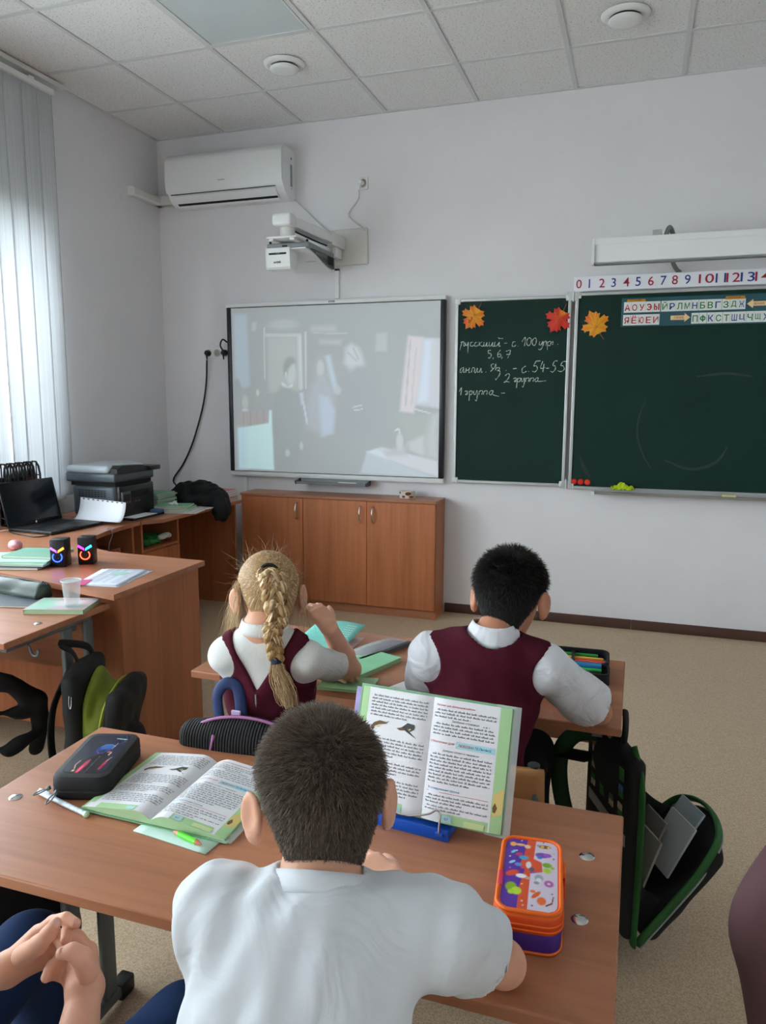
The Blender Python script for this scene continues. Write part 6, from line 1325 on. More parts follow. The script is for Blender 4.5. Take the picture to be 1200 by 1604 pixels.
# black racks on the corner desk, between laptop and window
for k in range(4):
    y = -1.50-.062*k; z0 = TZ; rk = empty('file_rack', (.125, y, z0), '%s black plastic document rack by the window behind the laptop, counted from the printer' % ['first', 'second', 'third', 'fourth'][k], 'file rack', 'black document racks behind the laptop')
    P = [(.092, 0), (.168, 0), (.168, .27), (.160, .315), (.142, .34), (.118, .34), (.100, .315), (.092, .27)]
    for nm, yy in (('side_frame', y), ('side_frame', y-.040)):
        mb = MB()
        mb.tube([(a, yy, z0+b+.006) for a, b in P+P[:1]], .006, 6)
        for i in range(2): mb.tube([(.117+.026*i, yy, z0+.006), (.117+.026*i, yy, z0+.335)], .0035, 6)
        for i in range(6): mb.tube([(.094, yy, z0+.045+.045*i), (.166, yy, z0+.045+.045*i)], .0035, 6)
        obj(nm, mb, M_BLACK, rk, smooth=40)
    obj('base_plate', MB().box((.092, y-.040, z0), (.168, y, z0+.005)), M_BLACK, rk); obj('back_plate', MB().box((.089, y-.040, z0), (.094, y, z0+.27)), M_BLACK, rk); obj('front_lip', MB().box((.166, y-.040, z0), (.171, y, z0+.10)), M_BLACK, rk)
tag(obj('red_booklet', MB().box((.099, -1.530, TZ+.0055), (.162, -1.518, TZ+.255)), mat('red_cover', 'b8423a', .5)), 'red booklet standing in the black document racks', 'book')
# ================================================================ school bags and coats
M_BAG = mat('black_nylon', '0c0e10', .75, bump=.3, bscale=500, bdist=.0006); M_OLIVE = mat('olive_lining', '6d7a1e', .7, var=.15, vscale=25); M_BAGN = mat('navy_webbing', '1c2f5c', .7); M_PINK = mat('pink_piping', 'c83a96', .5); M_BMESH = mat('black_ribbed_mesh', '101013', .85)
def ribs(m):
    nt = m.node_tree; b = nt.nodes['Principled BSDF']; tc = nt.nodes.new('ShaderNodeTexCoord'); w = nt.nodes.new('ShaderNodeTexWave'); w.inputs['Scale'].default_value = 45; w.bands_direction = 'X'
    nt.links.new(tc.outputs['Object'], w.inputs['Vector']); bp = nt.nodes.new('ShaderNodeBump'); bp.inputs['Strength'].default_value = .9; bp.inputs['Distance'].default_value = .004; nt.links.new(w.outputs[0], bp.inputs['Height']); nt.links.new(bp.outputs[0], b.inputs['Normal'])
ribs(M_BMESH)
# black backpack with olive lining at the left desk
bg = empty('backpack', (1.70, -2.89, .05), 'black backpack with open zip showing olive lining, hanging at the left desk', 'backpack', 'school backpacks')
def panelbox(s, c, hf, R, rd, k=.02, op='add'): s.box(c, hf, R, rd, k, op)
Rz = lambda a: np.array([[math.cos(a), math.sin(a), 0], [-math.sin(a), math.cos(a), 0], [0, 0, 1.0]])
def tiltR(e, n, ang): e = nrm(e); n = nrm(n); u = EZ; n2 = n*math.cos(ang)+u*math.sin(ang); u2 = u*math.cos(ang)-n*math.sin(ang); return np.array([e, n2, u2])
e, n = nrm((.30, -.95, 0)), nrm((.95, .30, 0)); c0 = np.array([1.640, -2.915, 0])
s = Soft((1.42, -3.20, .0), (2.02, -2.58, .68), .006)
s.box(c0+EZ*.335, (.135, .032, .215), tiltR(e, n, 0), .03, .02); s.ell(c0+EZ*.50, (.12, .04, .07), tiltR(e, n, 0), .03); s.box(c0+n*.07+EZ*.12, (.14, .10, .07), tiltR(e, n, 0), .035, .03)
s.warp(folds(41, .003, 35)); soft_obj('back_panel', s, M_BAG, bg)
s = Soft((1.42, -3.25, .0), (2.10, -2.55, .68), .006); s.box(c0+n*.112+EZ*.285, (.140, .030, .205), tiltR(e, n, -.22), .030, .02); s.ell(c0+n*.142+EZ*.42, (.125, .030, .085), tiltR(e, n, -.22), .03); s.ell(c0+n*.145+EZ*.22, (.11, .045, .11), tiltR(e, n, -.2), .03); s.warp(folds(42, .003, 35)); soft_obj('front_panel', s, M_BAG, bg)
s = Soft((1.42, -3.20, .1), (2.0, -2.58, .62), .006); s.ell(c0+n*.042+EZ*.37, (.122, .034, .165), tiltR(e, n, -.05), .02); s.ell(c0+n*.075+EZ*.30, (.120, .040, .175), tiltR(e, n, -.16), .03); s.warp(folds(44, .007, 42)); soft_obj('lining', s, M_OLIVE, bg)
obj('handle', MB().tube(smooth_path([tuple(c0+e*.03+EZ*.545), tuple(c0+e*.035-n*.02+EZ*.60), (1.628, -3.005, .640), (1.624, -2.985, .642), tuple(c0-e*.06-n*.01+EZ*.59), tuple(c0-e*.09+EZ*.53)]), [(.004, .013)]*26, 8, flat=(0, 0, 1)), M_BAG, bg, smooth='all')
obj('shoulder_strap', MB().tube(smooth_path([tuple(c0+e*.05-n*.03+EZ*.54), tuple(c0+e*.10-n*.07+EZ*.42), tuple(c0+e*.10-n*.08+EZ*.25), tuple(c0+e*.08-n*.04+EZ*.12)]), [(.006, .022)]*19, 8, flat=tuple(n)), M_BAG, bg, smooth='all')
zp = [c0+n*(.052+.22*(z-.16))+e*a+EZ*z for a, z in ((-.128, .16), (-.138, .36), (-.115, .455), (0, .495), (.115, .455), (.138, .36), (.128, .16))]
obj('zip', MB().tube(smooth_path([tuple(p+n*.01*i*0) for i, p in enumerate(zp)]), .0035, 6), mat('lime_zip', '9aa838', .6), bg, smooth='all')
zip_pull(bg, tuple(c0+e*.128+n*.005+EZ*.50), (.2, -.3, -1), M_CHROME, .05)
obj('brand_tab', MB().rbox((-.006, -.002, -.02), (.006, .002, .02), .001, 1, Matrix.Translation(tuple(c0+n*.235+e*.06+EZ*.30)) @ Matrix.Rotation(-1.2, 4, 'Z')), M_GREYP, bg)
# black coat hanging under the left desk
s = Soft((.85, -3.25, .05), (1.5, -2.7, .68), .007)
s.chain([(1.20, -3.06, .56), (1.34, -2.97, .46), (1.38, -2.87, .36), (1.38, -2.85, .28), (1.36, -2.86, .17)], [.026, .032, .036, .03, .022], .015); s.chain([(1.22, -3.08, .26), (1.33, -2.98, .21), (1.38, -2.88, .24)], [.022, .02, .02], .015); s.chain([(1.2, -3.08, .42), (1.30, -3.02, .36), (1.37, -2.9, .33)], [.022, .016, .02], .015); s.ell((1.10, -3.05, .40), (.13, .08, .22), None, .05); s.warp(folds(51, .006, 40))
soft_obj('hanging_coat', s, mat('black_coat', '0b0c0e', .9), None, label='black coat with dangling sleeves hanging under the left pupil desk', cat='coat')
# girl's backpack on the chair back
gb = empty('backpack', (2.575, -3.50, .34), 'black ribbed backpack with pink piping hung on the girl\'s chair', 'backpack', 'school backpacks')
R = Rz(.10); cb = np.array([2.605, -3.505, .555])
s = Soft(cb-np.array([.25, .14, .25]), cb+np.array([.25, .14, .25]), .005); s.box(cb, (.165, .036, .165), R, .034, .02); s.ell(cb+EZ*.10, (.135, .038, .085), R, .03); soft_obj('padded_back', s, M_BMESH, gb)
for sx in (-.085, .075):
    P = [cb+R[0]*sx*(.72+.28*math.cos(PI*(q-.5)*.9))-R[1]*(.0375+.003*math.sin(q*PI))+EZ*(-.15+.30*q) for q in np.linspace(0, 1, 10)]; obj('piping', MB().tube([tuple(p) for p in P], .0042, 7), M_PINK if sx > 0 else mat('mauve_piping', 'a86a9a', .5), gb, smooth='all')
ed = [cb+R[0]*x-R[1]*.012+EZ*z for x, z in ((-.168, -.12), (-.170, .05), (-.150, .125), (-.09, .172), (0, .188), (.09, .172), (.150, .125), (.170, .05))]; obj('edge_piping', MB().tube(smooth_path([tuple(p) for p in ed]), .0036, 6), mat('mauve_piping', 'a86a9a', .5), gb, smooth='all')
obj('carry_handle', MB().tube(smooth_path([tuple(cb-R[0]*.075+EZ*.155+R[1]*.02), tuple(cb-R[0]*.085+EZ*.215+R[1]*.03), tuple(cb-R[0]*.065+EZ*.245+R[1]*.035), tuple(cb-R[0]*.035+EZ*.235+R[1]*.035), tuple(cb-R[0]*.02+EZ*.17+R[1]*.02)]), [(.006, .014)]*25, 8, flat=(0, 1, 0)), M_BAGN, gb, smooth='all')
obj('side_strap', MB().tube(smooth_path([tuple(cb-R[0]*.155+EZ*.11-R[1]*.02), tuple(cb-R[0]*.163+EZ*.02-R[1]*.034), tuple(cb-R[0]*.150-EZ*.10-R[1]*.03)]), [(.004, .011)]*13, 8, flat=(0, 1, 0)), M_BAGN, gb, smooth='all'); obj('name_tag', MB().rbox((-.012, -.003, -.008), (.012, .003, .008), .002, 1, Matrix.Translation(tuple(cb-R[0]*.03+EZ*.185+R[1]*.01))), mat('lilac_tag', 'c9b0d8', .5), gb)
# green and black open backpack at the middle desk
gp = empty('backpack', (3.45, -2.98, .05), 'open black backpack with green trim hanging from the middle desk', 'backpack', 'school backpacks')
M_GTRIM = mat('green_trim', '1f5a24', .6); M_REFL = mat('reflective_strip', '9a9c9c', .35); M_BAGI = mat('backpack_inside', '0b0d0e', .85)
e, n = nrm((.14, -.27, 0)), nrm((.27, .14, 0)); cb = np.array([3.405, -2.985, .335]); RB = np.array([e, n, EZ])
s = Soft(cb-np.array([.3, .3, .34]), cb+np.array([.3, .3, .34]), .006); s.box(cb, (.135, .022, .245), RB, .022, .02); s.ell(cb+EZ*.17, (.11, .028, .09), RB, .02); soft_obj('back_panel', s, M_BAG, gp)
hg = cb-EZ*.245+n*.02; g = nrm(n*.66+EZ*.75); gn = nrm(n*.75-EZ*.66); RF = np.array([e, gn, g])
s = Soft(hg-np.array([.3, .3, .2]), hg+np.array([.55, .45, .55]), .006); s.box(hg+g*.16+gn*.03, (.125, .030, .15), RF, .028, .02); s.ell(hg+g*.24+gn*.03, (.125, .030, .13), RF, .02); s.ell(hg+g*.12+gn*.06, (.10, .03, .10), RF, .03); s.ell(hg+g*.22+gn*.0, (.10, .022, .115), RF, .012, 'sub'); soft_obj('front_panel', s, M_BAG, gp)
def gus(sgn):
    a = [cb+e*sgn*.115+EZ*(.215 if sgn < 0 else -.06)+n*.015, cb+e*sgn*.122-EZ*.235+n*.015]; b = [hg+g*(.30 if sgn < 0 else .13)+e*sgn*.10, hg+g*.02+e*sgn*.115]
    def f(u, v): p = (np.array(a[0])*(1-v)+np.array(a[1])*v)*(1-u)+(np.array(b[0])*(1-v)+np.array(b[1])*v)*u; return tuple(p-e*sgn*.03*math.sin(PI*u)-EZ*.035*math.sin(PI*u)*(1-v))
    return f
for sg in (-1, 1): obj('gusset', MB().sheet(gus(sg), 12, 8, .003), M_BAGI, gp, smooth='all')
obj('trim', MB().tube(smooth_path([tuple(cb+e*x+n*.004+EZ*z) for x, z in ((.134, -.25), (.140, -.05), (.139, .12), (.128, .20), (.085, .262))]), [(.006, .016)]*25, 8, flat=tuple(n)), M_GTRIM, gp, smooth='all'); obj('trim', MB().tube(smooth_path([tuple(cb-e*x-n*.004+EZ*z) for x, z in ((.128, -.25), (.134, -.05), (.132, .12), (.118, .20), (.08, .252))]), [(.005, .012)]*25, 8, flat=tuple(n)), M_GTRIM, gp, smooth='all')
rim = [hg+e*x+g*z+gn*.006 for x, z in ((.128, -.01), (.130, .15), (.127, .24), (.105, .325), (.06, .362), (0, .374), (-.06, .362), (-.105, .325), (-.127, .24), (-.130, .15), (-.128, -.01))]
obj('front_trim', MB().tube(smooth_path([tuple(p) for p in rim]), [(.013, .006)]*61, 8, flat=tuple(gn)), M_GTRIM, gp, smooth='all'); obj('reflective_piping', MB().tube(smooth_path([tuple(p+gn*.016) for p in rim]), .0028, 6), M_REFL, gp, smooth='all')
def onback(a, z, o=.0235): return cb+e*a+EZ*z-n*o
obj('reflective_band', MB().sheet(lambda u, v: tuple(onback(-.10+.215*u, .030+.030*v-.02*u)), 6, 2, .002), mat('reflective_band', '8f9192', .35), gp)
pm = [mat('patch_'+c, c, .7) for c in ('2f6e2c', '3f6f96', '8a5c3a', 'b8a890', '5a5e62', '3a7a34')]
k = 0
for z in (.20, .155, .105, -.03, -.08):
    for a in (-.075, -.02, .035, .085):
        q = pm[(k*5+2) % 6]; k += 1
        for dz, da, m_ in ((0, 0, q), (-.017, .002, pm[(k*3) % 6])): obj('printed_block', MB().add([tuple(onback(a+da+x, z+dz+y, .0262)) for x, y in ((-.011, -.008), (.011, -.008), (.011, .008), (-.011, .008))]+[tuple(onback(a+da+x, z+dz+y, .0240)) for x, y in ((-.011, -.008), (.011, -.008), (.011, .008), (-.011, .008))], [(0, 1, 2, 3), (7, 6, 5, 4), (0, 4, 5, 1), (1, 5, 6, 2), (2, 6, 7, 3), (3, 7, 4, 0)]), m_, gp)
obj('shoulder_strap', MB().tube(smooth_path([tuple(cb-e*.06-n*.03+EZ*.23), tuple(cb-e*.12-n*.07+EZ*.20), tuple(cb-e*.155-n*.09+EZ*.12), tuple(cb-e*.15-n*.08+EZ*.0), tuple(cb-e*.12-n*.04-EZ*.14)]), [(.006, .024)]*25, 8, flat=tuple(e)), mat('dark_green_strap', '14391a', .7), gp, smooth='all')
obj('shoulder_strap', MB().tube(smooth_path([tuple(cb-e*.09-n*.03+EZ*.15), tuple(cb-e*.22-n*.10+EZ*.11), tuple(cb-e*.30-n*.14+EZ*.05), tuple(cb-e*.28-n*.13-EZ*.08)]), [(.010, .036)]*19, 8, flat=tuple(EZ)), M_BAG, gp, smooth='all')
obj('handle', MB().tube(smooth_path([tuple(cb+EZ*.25+e*.04), tuple(cb+EZ*.285+e*.045), (3.425, -2.99, .645), (3.42, -2.96, .645), tuple(cb+EZ*.285-e*.03), tuple(cb+EZ*.25-e*.04)]), .008, 8), M_BAG, gp, smooth='all')
for k, (a, gz, w, m_, lb) in enumerate(((.02, .18, .13, mat('notebook_cream', '8f8c80', .6), 'cream notebook nearest the back inside the green-trimmed backpack'), (-.03, .15, .12, mat('notebook_taupe', '7d766e', .6), 'taupe notebook inside the green-trimmed backpack'), (.03, .25, .13, mat('notebook_white', 'a8acae', .5), 'white clear-covered notebook at the front inside the green-trimmed backpack'), (.0, .275, .12, mat('notebook_greyblue', '8b979c', .5), 'grey-blue notebook at the front inside the green-trimmed backpack'))):
    off = n*(.060+.04*k)+EZ*(-.070+.020*k); Rn = tiltR(e, n, -.35-.08*k); c_ = cb+off+e*a+n*.02
    Mb = Matrix(((Rn[0][0], Rn[1][0], Rn[2][0], c_[0]), (Rn[0][1], Rn[1][1], Rn[2][1], c_[1]), (Rn[0][2], Rn[1][2], Rn[2][2], c_[2]), (0, 0, 0, 1)))
    tag(obj('notebook', MB().rbox((-w*.45, -.004, -.09), (w*.45, .004, .06), .003, 2, Mb), m_, smooth=30), lb, 'notebook', 'notebooks inside the green-trimmed backpack')
# dark backpack under the foreground desk
dk = empty('backpack', (2.12, -3.72, .05), 'plain black backpack hanging at the left end of the foreground desk', 'backpack', 'school backpacks')
s = Soft((1.85, -4.05, .0), (2.42, -3.4, .68), .008); s.box((2.12, -3.73, .33), (.085, .155, .21), None, .07, .03); s.ell((2.17, -3.76, .25), (.06, .12, .12), None, .05); s.warp(folds(61, .004, 30)); soft_obj('main_compartment', s, M_BAG, dk)
s = Soft((1.95, -4.0, .0), (2.42, -3.45, .5), .007); s.box((2.205, -3.76, .22), (.03, .11, .10), None, .028, .02); soft_obj('front_pocket', s, M_BAG, dk); obj('strap', MB().tube(smooth_path([(2.10, -3.86, .54), (2.16, -3.90, .47), (2.19, -3.91, .34), (2.16, -3.90, .18)]), [(.005, .02)]*19, 8, flat=(0, 1, 0)), mat('grey_webbing', '2c3236', .7), dk, smooth='all'); obj('handle', MB().tube(smooth_path([(2.13, -3.78, .53), (2.16, -3.80, .60), (2.205, -3.80, .62), (2.16, -3.72, .60), (2.13, -3.70, .53)]), .008, 8), M_BAG, dk, smooth='all')
# mauve jacket over the chair at the right edge
s = Soft((3.40, -4.05, .2), (4.30, -3.45, .95), .008); s.box((3.90, -3.75, .60), (.25, .055, .20), None, .05, .05); s.ell((3.745, -3.76, .66), (.15, .075, .16), Rz(.2), .06); s.ell((3.70, -3.76, .52), (.07, .07, .14), None, .05); s.warp(folds(71, .009, 30)); s.box((3.90, -3.73, .52), (.19, .020, .22), None, .015, .01, 'sub')
soft_obj('jacket', s, mat('mauve_jacket', '5a3f42', .85, bump=.2, bscale=400), None, label='mauve jacket draped over the chair at the right edge', cat='jacket')
# ================================================================ people
M_SKIN = mat('skin_light', 'd9a48a', .5, spec=.35, sss=.25, var=.05, vscale=30)
M_SKIN2 = mat('skin_tan', 'b98064', .5, spec=.35, sss=.25, var=.05, vscale=30)
M_TEE = mat('white_cotton', 'd5dae0', .85, spec=.2, bump=.25, bscale=900, bdist=.0004)
def creases(m, scale=11, dist=.016, strength=.55):        # soft cloth wrinkles on top of the weave
    nt = m.node_tree; b = nt.nodes['Principled BSDF']; tc = nt.nodes.new('ShaderNodeTexCoord'); n = nt.nodes.new('ShaderNodeTexNoise'); n.inputs['Scale'].default_value = scale; n.inputs['Detail'].default_value = 2.5; n.inputs['Distortion'].default_value = 1.8; n.inputs['Roughness'].default_value = .45
    nt.links.new(tc.outputs['Object'], n.inputs['Vector']); bp = nt.nodes.new('ShaderNodeBump'); bp.inputs['Strength'].default_value = strength; bp.inputs['Distance'].default_value = dist; nt.links.new(n.outputs[0], bp.inputs['Height'])
    old = b.inputs['Normal'].links; 
    if old: nt.links.new(old[0].from_socket, bp.inputs['Normal'])
    nt.links.new(bp.outputs[0], b.inputs['Normal'])
creases(M_TEE, 11, .016, .42)
def rib_mat(name, col, axis=2):
    m = mat(name, col, .85, spec=.2); nt = m.node_tree; b = nt.nodes['Principled BSDF']; tc = nt.nodes.new('ShaderNodeTexCoord')
    w = nt.nodes.new('ShaderNodeTexWave'); w.bands_direction = 'XYZ'[0]; w.inputs['Scale'].default_value = 110; w.inputs['Distortion'].default_value = .3; nt.links.new(tc.outputs['Object'], w.inputs['Vector'])
    bp = nt.nodes.new('ShaderNodeBump'); bp.inputs['Strength'].default_value = .5; bp.inputs['Distance'].default_value = .0012; nt.links.new(w.outputs[0], bp.inputs['Height']); nt.links.new(bp.outputs[0], b.inputs['Normal']); return m
M_RIB = rib_mat('white_ribbed_knit', 'dedfdc')
M_SHIRT = mat('white_shirt_poplin', 'd9dbe0', .8, spec=.2, bump=.2, bscale=700, bdist=.0004)
creases(M_SHIRT, 16, .012, .5); creases(M_RIB, 14, .01, .35)
M_VEST = mat('burgundy_wool', '4c1725', .9, spec=.15, bump=.3, bscale=900, bdist=.0005, var=.08, vscale=60)
M_NAVY = mat('navy_denim', '1b2438', .85, spec=.2, bump=.3, bscale=800, bdist=.0005, var=.1, vscale=40)
M_DENIM = mat('blue_denim', '27446e', .85, spec=.2, bump=.3, bscale=800, bdist=.0005, var=.1, vscale=40)
M_SHOE = mat('dark_shoe', '1a1b1f', .5)
M_EYE = mat('eye_white', 'e4e2de', .2)

def add_head(s, C, R, sc=1.0):
    L = lambda x, y, z: np.array(C)+(R[0]*x+R[1]*y+R[2]*z)*sc
    s.ell(L(0, -.004, .012), np.array([.069, .086, .080])*sc, R, .01)
    s.ell(L(0, .034, -.040), np.array([.052, .050, .066])*sc, R, .03)
    s.ell(L(0, .058, -.088), np.array([.022, .020, .018])*sc, R, .03)
    s.ell(L(0, .074, .006), np.array([.045, .014, .016])*sc, R, .02)
    s.chain([L(0, .084, -.004), L(0, .097, -.034)], [.006*sc, .010*sc], .012); s.ell(L(0, .090, -.038), np.array([.015, .010, .008])*sc, R, .01)
    s.ell(L(0, .080, -.066), np.array([.020, .008, .005])*sc, R, .006)
    for q in (-1, 1):
        s.ell(L(q*.030, .078, -.010), np.array([.013, .008, .008])*sc, R, .006, 'sub')
        E = frame(R[1]*.55+R[0]*q*.55*-1*-1, R[2])            # ear plane stands off the head
        c = L(q*.077, -.006, -.018); out = nrm(R[0]*q*.75-R[1]*.55); tang = nrm(np.cross(R[2], out)); ER = np.array([out, tang, R[2]])
        s.ell(c+out*.010*sc, np.array([.0068, .020, .031])*sc, ER, .006)
        s.ell(c+out*.017*sc+R[2]*.003*sc, np.array([.006, .012, .021])*sc, ER, .004, 'sub')
        s.ell(c+out*.006*sc-R[2]*.026*sc, np.array([.007, .010, .011])*sc, ER, .006)
    return L
def add_hand(s, W, d, n, thumb=1, curl=.3, sc=1.0, spread=.12):
    d = nrm(d); n = nrm(np.asarray(n)-d*np.dot(n, d)); w = np.cross(d, n)*thumb; W = np.array(W, float)
    for i in range(4):
        kx = .024-.0165*i; kn = W+(d*(.066-.003*abs(i-1))+w*kx)*sc
        s.cap(W+w*kx*.45*sc, kn, .0125*sc, .0105*sc, .010)
        L = [.055, .062, .057, .044][i]*sc; dd = nrm(d+w*(1.2-i)*spread); p = kn; r = .0082*sc
        c = curl if np.isscalar(curl) else curl[i]
        for q, fr in enumerate((.45, .31, .24)):
            a = c*(.8 if q == 0 else 1.1); ax = nrm(np.cross(dd, n)); nn = np.cross(ax, dd)
            dd = nrm(dd*math.cos(a)+n*math.sin(a)); n2 = nrm(n*math.cos(a)-d*math.sin(a)) ; p2 = p+dd*L*fr; s.cap(p, p2, r, r*.92, .003); p = p2; r *= .92
    b = W+(d*.016+w*.020)*sc; dd = nrm(d*.75+w*.62+n*.25); p = b
    for q, (l, r0, r1) in enumerate(((.030, .013, .0105), (.026, .0105, .0092), (.020, .009, .0075))):
        p2 = p+dd*l*sc; s.cap(p, p2, r0*sc, r1*sc, .006 if q == 0 else .003); p = p2; dd = nrm(dd+d*.25+n*.12)
def person(label, P, skin, mats, group=None, h=.0045):
    """one seated child: body (head, torso, arms, hands) as one surface; clothes and hair are children"""
    t = empty('person', (P['PV'][0], P['PV'][1], 0), label, 'person', group)
    C = np.array(P['C'], float); R = frame(P['F'], P.get('UP', (0, 0, 1))); sc = P.get('hs', 1.0)
    NB, SL, SR, EL, ER, WL, WR, PV, CHc = [np.array(P[k], float) for k in ('NB', 'SL', 'SR', 'EL', 'ER', 'WL', 'WR', 'PV', 'CH')]
    TR = np.array([nrm(SR-SL), None, None], dtype=object); r_ = nrm(SR-SL); u_ = nrm(NB-PV); f_ = nrm(np.cross(u_, r_)); u_ = np.cross(r_, f_); B = np.array([r_, f_, u_])
    pts = np.array([C+R[2]*.13, C+R[1]*.12, C-R[1]*.12, C+R[0]*.11, C-R[0]*.11, SL, SR, EL, ER, WL, WR, PV, CHc]+[np.array(x) for x in P.get('ext', [])]); lo, hi = pts.min(0)-.10, pts.max(0)+.10
    s = Soft(lo, hi, h)
    add_head(s, C, R, sc)
    s.cap(C-R[1]*.022*sc-R[2]*.045*sc, NB+u_*.01, .044*sc, .047, .02)
    for S in (SL, SR): s.cap(NB-u_*.012, S, .040, .034, .03)
    s.ell(CHc+u_*.04, (.105, .068, .115), B, .04); s.cap(CHc-u_*.02, PV+u_*.06, .078, .082, .05); s.ell(PV+u_*.03, (.105, .080, .075), B, .05)
    for S, E, Wp in ((SL, EL, WL), (SR, ER, WR)):
        s.cap(S, E, .036, .0295, .02); s.cap(E, E+(Wp-E)*.35, .0295, .030, .01); s.cap(E+(Wp-E)*.35, Wp, .030, .0205, .01)
    for hd in P['hands']:
        if callable(hd): hd(s)
        else: add_hand(s, *hd)
    V, F = s.mesh(); obj('body', (V, F), skin, t, smooth='all')
    L = lambda x, y, z: C+(R[0]*x+R[1]*y+R[2]*z)*sc
    for q in (-1, 1):
        eb = MB().lathe([(.0105*math.sin(PI*i/8), -.0105*math.cos(PI*i/8)) for i in range(9)], 12, c=tuple(L(q*.030, .0705, -.010))); e = obj('eye', eb, M_EYE, t, smooth='all')
        ip = L(q*.030, .0795, -.010); iris = MB(); n = 12; iris.add([tuple(ip+(R[0]*math.cos(2*PI*i/n)+R[2]*math.sin(2*PI*i/n))*.0045+R[1]*.0013) for i in range(n)]+[tuple(ip+R[1]*.0028)], [(i, (i+1) % n, n) for i in range(n)]); obj('iris', iris, M_BLACK, e)
    # trousers and shoes
    KL, KR, AL, AR = [np.array(P[k], float) for k in ('KL', 'KR', 'AL', 'AR')]
    pts = np.array([KL, KR, AL, AR, PV, PV+u_*.1]); s = Soft(pts.min(0)-.17, pts.max(0)+.17, .007)
    s.ell(PV+u_*.02, (.122, .098, .085), B, .03)
    HL, HR = PV-r_*.065-u_*.01, PV+r_*.065-u_*.01
    for H_, K_, A_ in ((HL, KL, AL), (HR, KR, AR)): s.cap(H_, K_, .072, .054, .03); s.cap(K_, A_, .054, .043, .03)
    s.warp(folds(5, .0022, 38)); soft_obj('trousers', s, mats['legs'], t)
    for A_ in (AL, AR):
        sh = Soft(A_-np.array([.15, .15, .14]), A_+np.array([.15, .2, .08]), .006); fd = nrm([P['F'][0], P['F'][1], 0]); zc = .035
        b0 = np.array([A_[0], A_[1], zc])-fd*.03; sh.cap(b0, b0+fd*.13, .034, .030, .02); sh.cap(np.array([A_[0], A_[1], .05]), A_+np.array([0, 0, .0]), .036, .036, .02)
        sh.fn(lambda X, Y, Z: Z-.002, 0, 'sub'); soft_obj('shoe', sh, M_SHOE, t)
    return t, C, R, sc, B, s
def shirt(t, P, B, m, name, infl=.011, sleeve=(.78, .050, .057), hem=-.06, nk=.050, fold=(3, .0022, 42), extra=None, h=.0045, bl=None, tw=1.0):
    NB, SL, SR, EL, ER, PV, CHc = [np.array(P[k], float) for k in ('NB', 'SL', 'SR', 'EL', 'ER', 'PV', 'CH')]; r_, f_, u_ = B
    sl, r0, r1 = sleeve; sl = sl if isinstance(sl, tuple) else (sl, sl); ends = [S+(E-S)*q for S, E, q in ((SL, EL, sl[0]), (SR, ER, sl[1]))]
    pts = np.array([NB+u_*.04, SL, SR, PV, *ends]); s = Soft(pts.min(0)-.14, pts.max(0)+.14, h)
    for S in (SL, SR): s.cap(NB-u_*.018, S, .040+infl, .036+infl, .03)
    s.ell(CHc+u_*.04, np.array([.105*tw, .068, .115])+infl*1.15, B, .04); s.cap(CHc-u_*.02, PV+u_*.04, .078*tw+infl, .088*tw+infl, .06); s.ell(PV+u_*.03, np.array([.105*tw, .080, .085])+infl*1.2, B, .05)
    for S, E, e in ((SL, EL, ends[0]), (SR, ER, ends[1])):
        a = nrm(E-S); s.cap(S, e+a*.03, r0, r1, .025)
    if bl: bl(s)
    s.warp(folds(*fold))
    for S, E, e in ((SL, EL, ends[0]), (SR, ER, ends[1])):
        a = nrm(E-S); c0 = e
        s.box(e+a*.06, (.075, .075, .06), np.array([nrm(np.cross(a, u_)), nrm(np.cross(a, np.cross(a, u_))), a]), .001, 0, 'sub')
        s.cap(e-a*.015, e+a*.04, r1-.009, r1-.007, .002, 'sub')
    s.cap(NB-u_*.03, NB+u_*.12, nk, nk+.003, .003, 'sub')
    q = PV+u_*hem; s.fn(lambda X, Y, Z: (X-q[0])*u_[0]+(Y-q[1])*u_[1]+(Z-q[2])*u_[2], 0, 'sub')
    if extra: extra(s)
    return soft_obj(name, s, m, t), s
def hair_cap(C, R, sc, grow=.007, line=None, h=.004):
    s = Soft(np.array(C)-.16, np.array(C)+.16, h); L = lambda x, y, z: np.array(C)+(R[0]*x+R[1]*y+R[2]*z)*sc
    s.ell(L(0, -.006, .013), (np.array([.069, .086, .080])+grow)*sc, R, .01)
    s.ell(L(0, -.040, -.052), (np.array([.046, .036, .045])+grow*.6)*sc, R, .03)
    def cut(X, Y, Z):
        x = (X-C[0])*R[0][0]+(Y-C[1])*R[0][1]+(Z-C[2])*R[0][2]; y = (X-C[0])*R[1][0]+(Y-C[1])*R[1][1]+(Z-C[2])*R[1][2]; z = (X-C[0])*R[2][0]+(Y-C[1])*R[2][1]+(Z-C[2])*R[2][2]
        x, y, z = x/sc, y/sc, z/sc
        lim = np.where(y > .012, np.minimum(-.01+(y-.012)*1.5, .055), np.where(y > -.030, -.012-(.012-y)*.9, -.050-(-.030-y)*1.15)); lim = np.maximum(lim, -.112+x*x*26)
        return (z-lim)*.6
    s.fn(cut, .004, 'sub') if False else s.fn(lambda X, Y, Z: cut(X, Y, Z), 0, 'sub')
    return s, L
